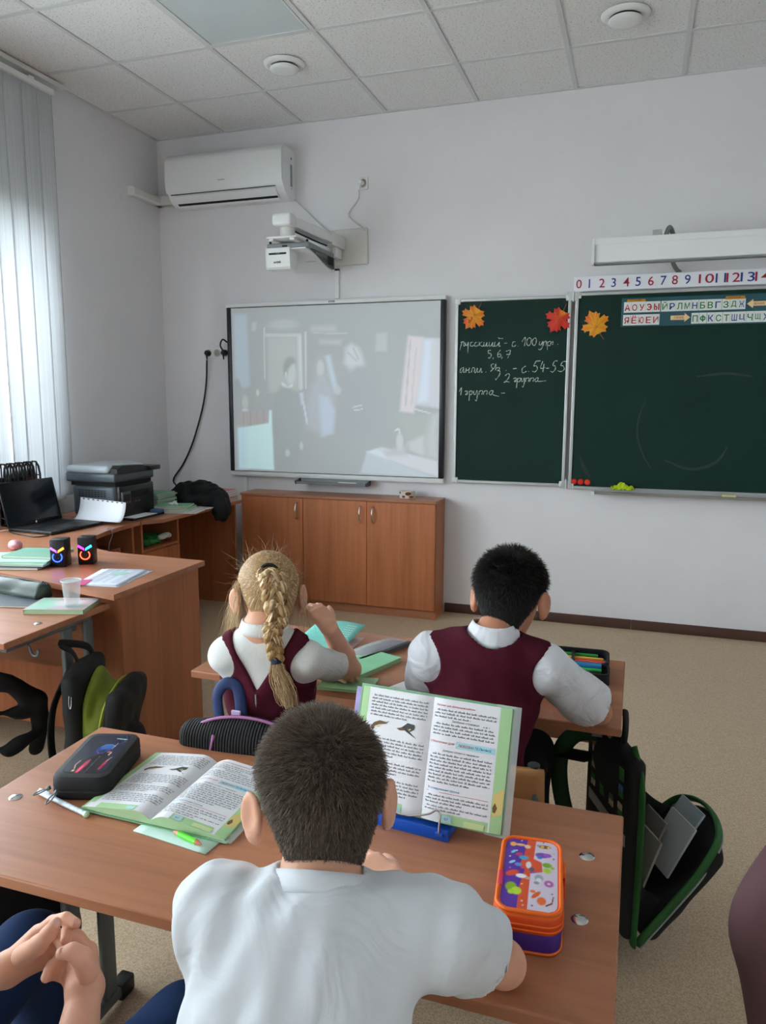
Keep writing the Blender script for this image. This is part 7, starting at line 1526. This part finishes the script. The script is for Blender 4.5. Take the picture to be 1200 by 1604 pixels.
def short_hair(t, C, R, sc, n, cols, len_top, len_side, mname, capcol, whorl=(.01, -.05, .08), grow=.006, wid=.00042):
    s, L = hair_cap(C, R, sc, grow); V, F = s.mesh()
    hair = obj('hair', (V, F), mat(mname, capcol, .8, var=.25, vscale=120), t, smooth='all')
    p, N = sample_surface(V, F, n); rel = (p-C)@R.T/sc
    ok = (N@R[2] > -.75); p, N, rel = p[ok], N[ok], rel[ok]; n = len(p)
    wl = np.array(whorl); tang = rel-wl; tang -= (tang*(N@R.T)).sum(1, keepdims=True)*(N@R.T); tang /= np.maximum(np.linalg.norm(tang, axis=1, keepdims=True), 1e-6); tang = tang@R
    top = smooth01(rel[:, 2], -.06, .06)
    ln = (len_side+(len_top-len_side)*top)*(.7+.6*rng.random(n)); lay = (.55+.5*(1-top))
    d0 = N*1.0+tang*lay[:, None]*.7+rng.normal(0, .16, (n, 3)); d0 /= np.linalg.norm(d0, axis=1, keepdims=True)
    d1 = N*.45+tang*lay[:, None]*1.2+rng.normal(0, .2, (n, 3)); d1 /= np.linalg.norm(d1, axis=1, keepdims=True)
    k0 = p-N*.002; k1 = k0+d0*(ln*.55)[:, None]; k2 = k1+d1*(ln*.45)[:, None]
    c = np.array([lin(x) for x in cols]); ci = c[rng.integers(0, len(c), n)]*(.75+.5*rng.random(n))[:, None]
    strands('hair_strands', np.stack([k0, k1, k2], 1), wid*(.7+.6*rng.random(n)), ci, M_HAIRV, hair, kind='stuff')
    return hair

# ---------------------------------------------------------------- boy in the white T-shirt, foreground
B1 = dict(C=(3.073, -4.156, .983), F=(-.50, .86, -.12), hs=.985, NB=(3.102, -4.230, .890), SL=(2.993, -4.255, .866), SR=(3.232, -4.180, .850), EL=(2.965, -4.105, .712), ER=(3.283, -4.030, .706),
          WL=(3.045, -3.960, .700), WR=(3.095, -3.925, .712), PV=(3.085, -4.430, .455), CH=(3.103, -4.305, .745), KL=(2.97, -4.06, .475), KR=(3.17, -4.05, .475), AL=(2.98, -4.02, .10), AR=(3.15, -4.01, .10),
          hands=[((3.045, -3.960, .702), (.75, .45, .02), (0, 0, -1), 1, .25, .92), ((3.095, -3.925, .715), (-.75, .35, .05), (0, 0, -1), -1, .35, .92)])
t, C, R, sc, B, _ = person('boy with cropped brown hair in a white T-shirt, seen from behind in the foreground', B1, M_SKIN, dict(legs=M_NAVY))
shirt(t, B1, B, M_TEE, 't_shirt', .018, ((.80, .50), .050, .055), -.02, .046, (3, .0030, 44))
NB = np.array(B1['NB']); r_, f_, u_ = B
def neckband(u, v):
    a = 2*PI*u; rad = .0475+.0075*v; return tuple(NB+r_*math.cos(a)*rad*1.04+f_*(math.sin(a)*rad+.004)+u_*(.030-.022*v-.012*math.sin(a)))
obj('collar', MB().sheet(neckband, 40, 3, .0035), M_TEE, t, smooth='all')
short_hair(t, C, R, sc, 26000, ('6b5a4c', '54473c', '7d6d5e', '40362e'), .015, .006, 'brown_hair_base', '4a3e35')

# ---------------------------------------------------------------- boy in the burgundy vest
B2 = dict(C=(3.150, -3.205, 1.004), F=(.10, .99, -.22), hs=1.0, NB=(3.125, -3.285, .905), SL=(2.985, -3.300, .862), SR=(3.245, -3.268, .852), EL=(2.925, -3.115, .715), ER=(3.362, -3.125, .705),
          WL=(3.06, -2.985, .705), WR=(3.245, -2.955, .705), PV=(3.09, -3.245, .450), CH=(3.105, -3.275, .745), KL=(3.0, -2.93, .48), KR=(3.18, -2.92, .48), AL=(3.0, -2.90, .10), AR=(3.18, -2.89, .10),
          hands=[((3.06, -2.985, .705), (.6, .6, .0), (0, 0, -1), 1, .2, .9), ((3.245, -2.955, .705), (-.75, .5, .0), (0, 0, -1), -1, .2, .9)])
t, C, R, sc, B, _ = person('boy with black hair in a burgundy knit vest over a white shirt', B2, M_SKIN2, dict(legs=mat('black_trousers', '121317', .85)))
shirt(t, B2, B, M_SHIRT, 'shirt', .012, (.82, .052, .062), -.03, .049, (8, .0022, 46))
def vest(t, P, B, m, infl, neck=None, hem=-.04, arm=.062, armoff=.035, h=.0045, tw=1.0, fold=(13, .0016, 40)):
    NB, SL, SR, EL, ER, PV, CHc = [np.array(P[k], float) for k in ('NB', 'SL', 'SR', 'EL', 'ER', 'PV', 'CH')]; r_, f_, u_ = B
    pts = np.array([NB+u_*.03, SL, SR, PV]); s = Soft(pts.min(0)-.15, pts.max(0)+.15, h)
    for S in (SL, SR): s.cap(NB-u_*.018, S, .040+infl, .036+infl, .03)
    s.ell(CHc+u_*.04, np.array([.105*tw, .068, .115])+infl*1.15, B, .04); s.cap(CHc-u_*.02, PV+u_*.04, .078*tw+infl, .088*tw+infl, .06); s.ell(PV+u_*.03, np.array([.105*tw, .080, .085])+infl*1.2, B, .05)
    s.warp(folds(*fold))
    for S, sg in ((SL, -1), (SR, 1)):
        c = S+r_*sg*armoff; s.cap(c-f_*.2, c+f_*.2, arm, arm, .004, 'sub'); s.box(S+r_*sg*(armoff+.08), (.08, .2, .2), B, .001, 0, 'sub') 
    q = PV+u_*hem; s.fn(lambda X, Y, Z: (X-q[0])*u_[0]+(Y-q[1])*u_[1]+(Z-q[2])*u_[2], 0, 'sub')
    if neck: neck(s, NB)
    return soft_obj('vest', s, m, t)
vest(t, B2, B, M_VEST, .021, lambda s, NB: s.cap(NB-B[2]*.004, NB+B[2]*.09, .060, .062, .004, 'sub'), .02, .059, .031, fold=(8, .0022, 46))
NB = np.array(B2['NB']); r_, f_, u_ = B
def collar_fn(u, v):
    a = PI*(-1.32+2.64*u)-PI/2; rad = .046+.020*v; zz = .044-.040*v-.012*max(0, math.sin(a)+.2)
    return tuple(NB+r_*math.cos(a)*rad*1.02+f_*math.sin(a)*rad+u_*(zz+.004)+f_*.012)
obj('shirt_collar', MB().sheet(collar_fn, 32, 5, .0022), M_SHIRT, t, smooth='all')
short_hair(t, C, R, sc, 16000, ('15110f', '0e0b0a', '231c19'), .022, .007, 'black_hair_base', '0d0b0a', wid=.0006, grow=.008)

# ---------------------------------------------------------------- girl with the braid
G = dict(C=(2.578, -3.335, .992), F=(-.57, .82, -.14), hs=.98, NB=(2.597, -3.398, .912), SL=(2.512, -3.425, .848), SR=(2.700, -3.380, .845), EL=(2.475, -3.235, .715), ER=tuple(PZ(549, 1048, .706)),
         WL=(2.60, -3.085, .698), WR=tuple(PD(516, 984, 1.885)), PV=(2.60, -3.315, .450), CH=(2.600, -3.375, .735), KL=(2.52, -3.02, .48), KR=(2.68, -3.02, .48), AL=(2.52, -2.99, .10), AR=(2.68, -2.99, .10),
         hands=[((2.60, -3.085, .698), (.95, .02, .0), (0, 0, -1), 1, .12, .9), (tuple(PD(516, 984, 1.885)), tuple(np.array(PD(484, 938, 1.93))-np.array(PD(516, 984, 1.885))), (-.75, .45, -.3), -1, .5, .88)])
t, C, R, sc, B, _ = person('girl with a long blond braid in a burgundy pinafore, chin on her hand', G, M_SKIN, dict(legs=M_VEST))
shirt(t, G, B, M_RIB, 'shirt', .007, (.60, .037, .043), -.03, .045, (21, .0018, 44), tw=.90)
r_, f_, u_ = B; NB = np.array(G['NB'])
def g_band(u, v):
    a = 2*PI*u; rad = .0470+.0100*v; return tuple(NB+r_*math.cos(a)*rad*1.04+f_*(math.sin(a)*rad+.004)+u_*(.026-.028*v-.010*math.sin(a)))
obj('shirt_collar', MB().sheet(g_band, 40, 3, .003), M_RIB, t, smooth='all')
def vneck(s, NB):
    def g(X, Y, Z):
        a = (X-NB[0])*r_[0]+(Y-NB[1])*r_[1]+(Z-NB[2])*r_[2]; b = (X-NB[0])*u_[0]+(Y-NB[1])*u_[1]+(Z-NB[2])*u_[2]
        return -(b+.112-np.abs(a)*1.55)*.5                      # inside the V where this is negative
    s.fn(g, .004, 'sub')
vest(t, G, B, M_VEST, .0145, vneck, .01, .050, .020, tw=.90, fold=(21, .0018, 44))
obj('zip', MB().tube([tuple(NB-f_*.1-u_*(.115+.02*i)+f_*(.0)) for i in range(6)], .0022, 6), M_GREYP, t)
# hair: combed cap, braid, tail, loose hairs
BL = ('c7a477', 'b18c60', 'd8bd95', '977349', 'e2cda8'); blc = np.array([lin(x) for x in BL])
s, L = hair_cap(C, R, sc, .008); V, F = s.mesh(); hair = obj('hair', (V, F), mat('blond_hair_base', '9c7a50', .6, var=.3, vscale=90), t, smooth='all')
tie = L(-.008, -.088, .052)
p, N = sample_surface(V, F, 5200); K = 7; paths = []; 
cen = L(0, -.006, .010); rr = np.array([.077, .094, .088])*sc
rel = (p-cen)@R.T; tr = (tie-cen)@R.T
for i in range(K):
    q = i/(K-1); v = rel*(1-q)+tr*q+0; e = v/rr; e = e/np.maximum(np.linalg.norm(e, axis=1, keepdims=True), 1e-6); rad = 1.0+.012*rng.random((len(p), 1))
    w = (e*rr*rad)
    mix = np.clip(q*2.0, 0, 1); w = rel*(1-mix)+w*mix if i < 3 else w
    paths.append(cen+w@R)
paths = np.stack(paths, 1); n = len(p)
strands('combed_hair', paths, .0009*(.6+.7*rng.random(n)), blc[rng.integers(0, 5, n)]*(.7+.5*rng.random(n))[:, None], M_HAIRV, hair, kind='stuff')
bk = [tie-R[1]*.012, L(-.004, -.118, .036), L(0, -.122, -.010), L(.004, -.112, -.060), np.array(PD(427, 985, 1.735)), np.array(PD(430, 1012, 1.735)), np.array(PD(433, 1034, 1.735))]
bp_ = np.array(smooth_path([tuple(x) for x in bk], 14)); nb = len(bp_); tt = np.linspace(0, 1, nb)
side = nrm(R[0]); bo = []; bc = []
nsub = 16
for k in range(3):
    ph = 2*PI*k/3; w = np.linspace(.0185, .0115, nb); th = tt*2*PI*3.6+ph
    ctr = bp_+side[None]*(w*1.0*np.sin(th))[:, None]-R[1][None]*(w*.62*np.sin(2*th))[:, None]
    for j in range(nsub):
        a = 2*PI*j/nsub+rng.random()*.3; rad = np.linspace(.0135, .0085, nb)*(.55+.45*rng.random()**.3)*np.sqrt(np.abs(np.sin(PI*np.clip(.08+tt*.92, 0, 1)))*.25+.75)
        tw = a+tt*5
        T = np.gradient(ctr, axis=0); T /= np.linalg.norm(T, axis=1, keepdims=True); A = np.cross(T, side); A /= np.linalg.norm(A, axis=1, keepdims=True); Bv = np.cross(T, A)
        bo.append(ctr+A*(rad*np.cos(tw))[:, None]+Bv*(rad*np.sin(tw))[:, None]); bc.append(blc[rng.integers(0, 5)]*(.8+.4*rng.random()))
braid = empty('braid', (0, 0, 0)); braid.parent = t; braid.location = -t.location
bo = np.array(bo); 
# rings must not taper away: two strand bundles per half
V_, F_ = [], []
strands('braid_strands', bo, np.full(len(bo), .0052), np.array(bc), M_HAIRV, braid)
core = MB()
for k in range(3):
    ph = 2*PI*k/3; w = np.linspace(.0185, .0115, nb); th = tt*2*PI*3.6+ph; ctr = bp_+side[None]*(w*np.sin(th))[:, None]-R[1][None]*(w*.62*np.sin(2*th))[:, None]; core.tube([tuple(x) for x in ctr], list(np.linspace(.0130, .0085, nb)), 10)
obj('braid_core', core, mat('blond_braid_base', 'a3834f', .55, var=.3, vscale=140), braid, smooth='all')
tl = [np.array(PD(433, 1034, 1.735)), np.array(PD(437, 1055, 1.732)), np.array(PD(446, 1080, 1.728)), np.array(PD(452, 1104, 1.725))]
tp_ = np.array(smooth_path([tuple(x) for x in tl], 3)); nt_ = 420; tq = np.linspace(0, 1, len(tp_)); sp = rng.normal(0, 1, (nt_, 1, 3)); env = (.003+.0065*np.sin(PI*tq*.75))[None, :, None]
strands('braid_tail', tp_[None]+sp*env*np.array([1, .6, .6])+rng.normal(0, .0015, (nt_, len(tp_), 3)), .0011*(.6+.6*rng.random(nt_)), blc[rng.integers(0, 5, nt_)]*(.8+.4*rng.random(nt_))[:, None], M_HAIRV, braid)
obj('hair_band', MB().tube([tuple(np.array(PD(432, 1029, 1.735))), tuple(np.array(PD(434, 1039, 1.735)))], .0135, 14), mat('navy_band', '1a2238', .7), braid, smooth=40)
obj('hair_band', MB().tube([tuple(tie+(R[0]*math.cos(a)*.021+np.cross(R[0], nrm(-R[1]*.8+R[2]*.35))*math.sin(a)*.021)-R[1]*.004) for a in np.linspace(0, 2*PI, 21)], .0042, 8, cap=False), mat('black_band', '17181d', .7), braid, smooth='all')
# flyaways and loose locks at the sides
fl = []; 
for i in range(900):
    if i < 640:
        lr = -1 if rng.random() < .72 else 1
        st = L(lr*(.070+.012*rng.random()), -.03+.06*rng.random(), .03-.05*rng.random()); dn = np.array([0, 0, -1.0]); ln = .05+.10*rng.random()
        out = R[0]*lr*(.05+.60*rng.random()**2)+R[1]*rng.normal(0, .30)
        fl.append([st+out*ln*(q*.9-.35*q*q)+dn*ln*q+rng.normal(0, .0022, 3) for q in np.linspace(0, 1, 7)])
    else:
        d = rng.normal(size=3); d[2] = abs(d[2])*.9+.1; d = nrm(d); st = cen+(d*rr*.98)@np.eye(3); up = nrm(d+rng.normal(0, .5, 3)); ln = .015+.035*rng.random()**2; bend = rng.normal(0, .6, 3)
        fl.append([st+up*ln*q+bend*ln*q*q*.5 for q in np.linspace(0, 1, 7)])
fl = np.array(fl); strands('loose_hair', fl, .00028*(.7+.6*rng.random(len(fl))), blc[rng.integers(0, 5, len(fl))]*1.05, M_HAIRV, hair, kind='stuff')

# ---------------------------------------------------------------- child at the left seat: only hands, lap and sleeve show
def k_hands(s):
    q = lambda x, y, d: np.array(PD(x, y, d)); f = 8.0e-3
    # left hand, entering from the left: back of the hand up, thumb on top, index pointing right
    wl = q(12, 1518, 1.05)
    for a, b in (((60, 1462, 1.06), .0125), ((68, 1476, 1.065), .012), ((70, 1492, 1.065), .012), ((62, 1508, 1.06), .011)): s.cap(wl, q(*a), .0195, b, .009)
    s.chain([q(60, 1462, 1.06), q(82, 1444, 1.055), q(103, 1438, 1.045), q(119, 1447, 1.035)], [.0100, .0090, .0082, .0072], .0022)
    s.chain([q(68, 1474, 1.065), q(88, 1464, 1.065), q(99, 1482, 1.05), q(97, 1502, 1.035)], [.0100, .0090, .0082, .0074], .0022)
    s.chain([q(70, 1490, 1.065), q(90, 1484, 1.065), q(96, 1503, 1.05), q(88, 1517, 1.035)], [.0098, .0088, .0080, .0072], .0022)
    s.chain([q(62, 1506, 1.06), q(80, 1505, 1.062), q(86, 1520, 1.05), q(78, 1530, 1.035)], [.009, .0080, .0074, .0066], .0022)
    s.chain([q(36, 1497, 1.03), q(60, 1480, 1.01), q(76, 1463, 1.0), q(87, 1446, .995)], [.0150, .0120, .0098, .0078], .006)
    # right hand: wrist at the bottom, palm to the left, fingers curled
    wr = q(133, 1548, 1.0)
    for a, b in (((138, 1490, 1.04), .013), ((126, 1503, 1.035), .013), ((118, 1520, 1.03), .012), ((112, 1535, 1.02), .012)): s.cap(wr, q(*a), .0205, b, .010)
    s.chain([q(138, 1490, 1.04), q(122, 1468, 1.045), q(106, 1458, 1.04), q(103, 1472, 1.03)], [.0105, .0092, .0085, .0074], .0022)
    s.chain([q(124, 1506, 1.035), q(104, 1496, 1.045), q(90, 1506, 1.035), q(88, 1520, 1.02)], [.0100, .0090, .0082, .0074], .002)
    s.chain([q(117, 1522, 1.03), q(98, 1510, 1.035), q(82, 1513, 1.02), q(76, 1521, 1.005)], [.0098, .0088, .0080, .0073], .002)
    s.chain([q(112, 1536, 1.02), q(95, 1527, 1.025), q(80, 1526, 1.012), q(72, 1531, 1.0)], [.0092, .0082, .0076, .007], .002)
    s.chain([q(138, 1520, .985), q(128, 1500, .975), q(114, 1490, .975), q(97, 1493, .975)], [.0150, .0120, .0098, .008], .006)
Kp = dict(C=(2.52, -4.47, 1.085), F=(.12, .99, -.35), hs=1.0, NB=(2.545, -4.530, .985), SL=(2.43, -4.545, .93), SR=(2.665, -4.555, .93), EL=tuple(PD(-120, 1560, 1.05)), ER=tuple(PD(105, 1730, .90)),
          WL=tuple(PD(10, 1520, 1.05)), WR=tuple(PD(133, 1550, 1.0)), PV=(2.55, -4.50, .455), CH=(2.548, -4.52, .78), KL=(2.455, -4.02, .505), KR=(2.775, -4.035, .465), AL=(2.45, -3.98, .10), AR=(2.76, -4.00, .10),
          hands=[k_hands], ext=[tuple(PD(140, 1490, 1.06)), tuple(PD(60, 1440, 1.07)), tuple(PD(80, 1530, .96))])
t, C, R, sc, B, _ = person('child in a white T-shirt at the left edge with hands clasped over blue jeans', Kp, M_SKIN, dict(legs=mat('dark_blue_jeans', '21365c', .85, spec=.2, bump=.3, bscale=800, bdist=.0005)), h=.003)
for px_, py_, dp_, rr_ in ((88, 1446, .9865, .0052), (119, 1444, 1.0285, .0048), (97, 1491, .9685, .0052)):
    c_ = np.array(PD(px_, py_, dp_)); v_ = nrm(CAM-c_); a_ = nrm(np.cross(v_, EZ)); b_ = np.cross(a_, v_); nl = MB(); m_n = 14
    nl.add([tuple(c_+(a_*math.cos(2*PI*i/m_n)*rr_*.75+b_*math.sin(2*PI*i/m_n)*rr_)-v_*.0015) for i in range(m_n)]+[tuple(c_+v_*.0006)], [(i, (i+1) % m_n, m_n) for i in range(m_n)])
    obj('fingernail', nl, mat('fingernail', 'dba79a', .25), t, smooth='all')
def k_belly(s): s.ell(np.array([2.62, -4.40, .66]), (.105, .085, .10), None, .05)
shirt(t, Kp, B, M_TEE, 't_shirt', .013, (.55, .056, .062), .0, .051, (31, .0022, 40), bl=k_belly)
short_hair(t, C, R, sc, 13000, ('4a3f36', '3a3029', '2c2520'), .016, .008, 'dark_brown_hair_base', '2a221d', wid=.0005)
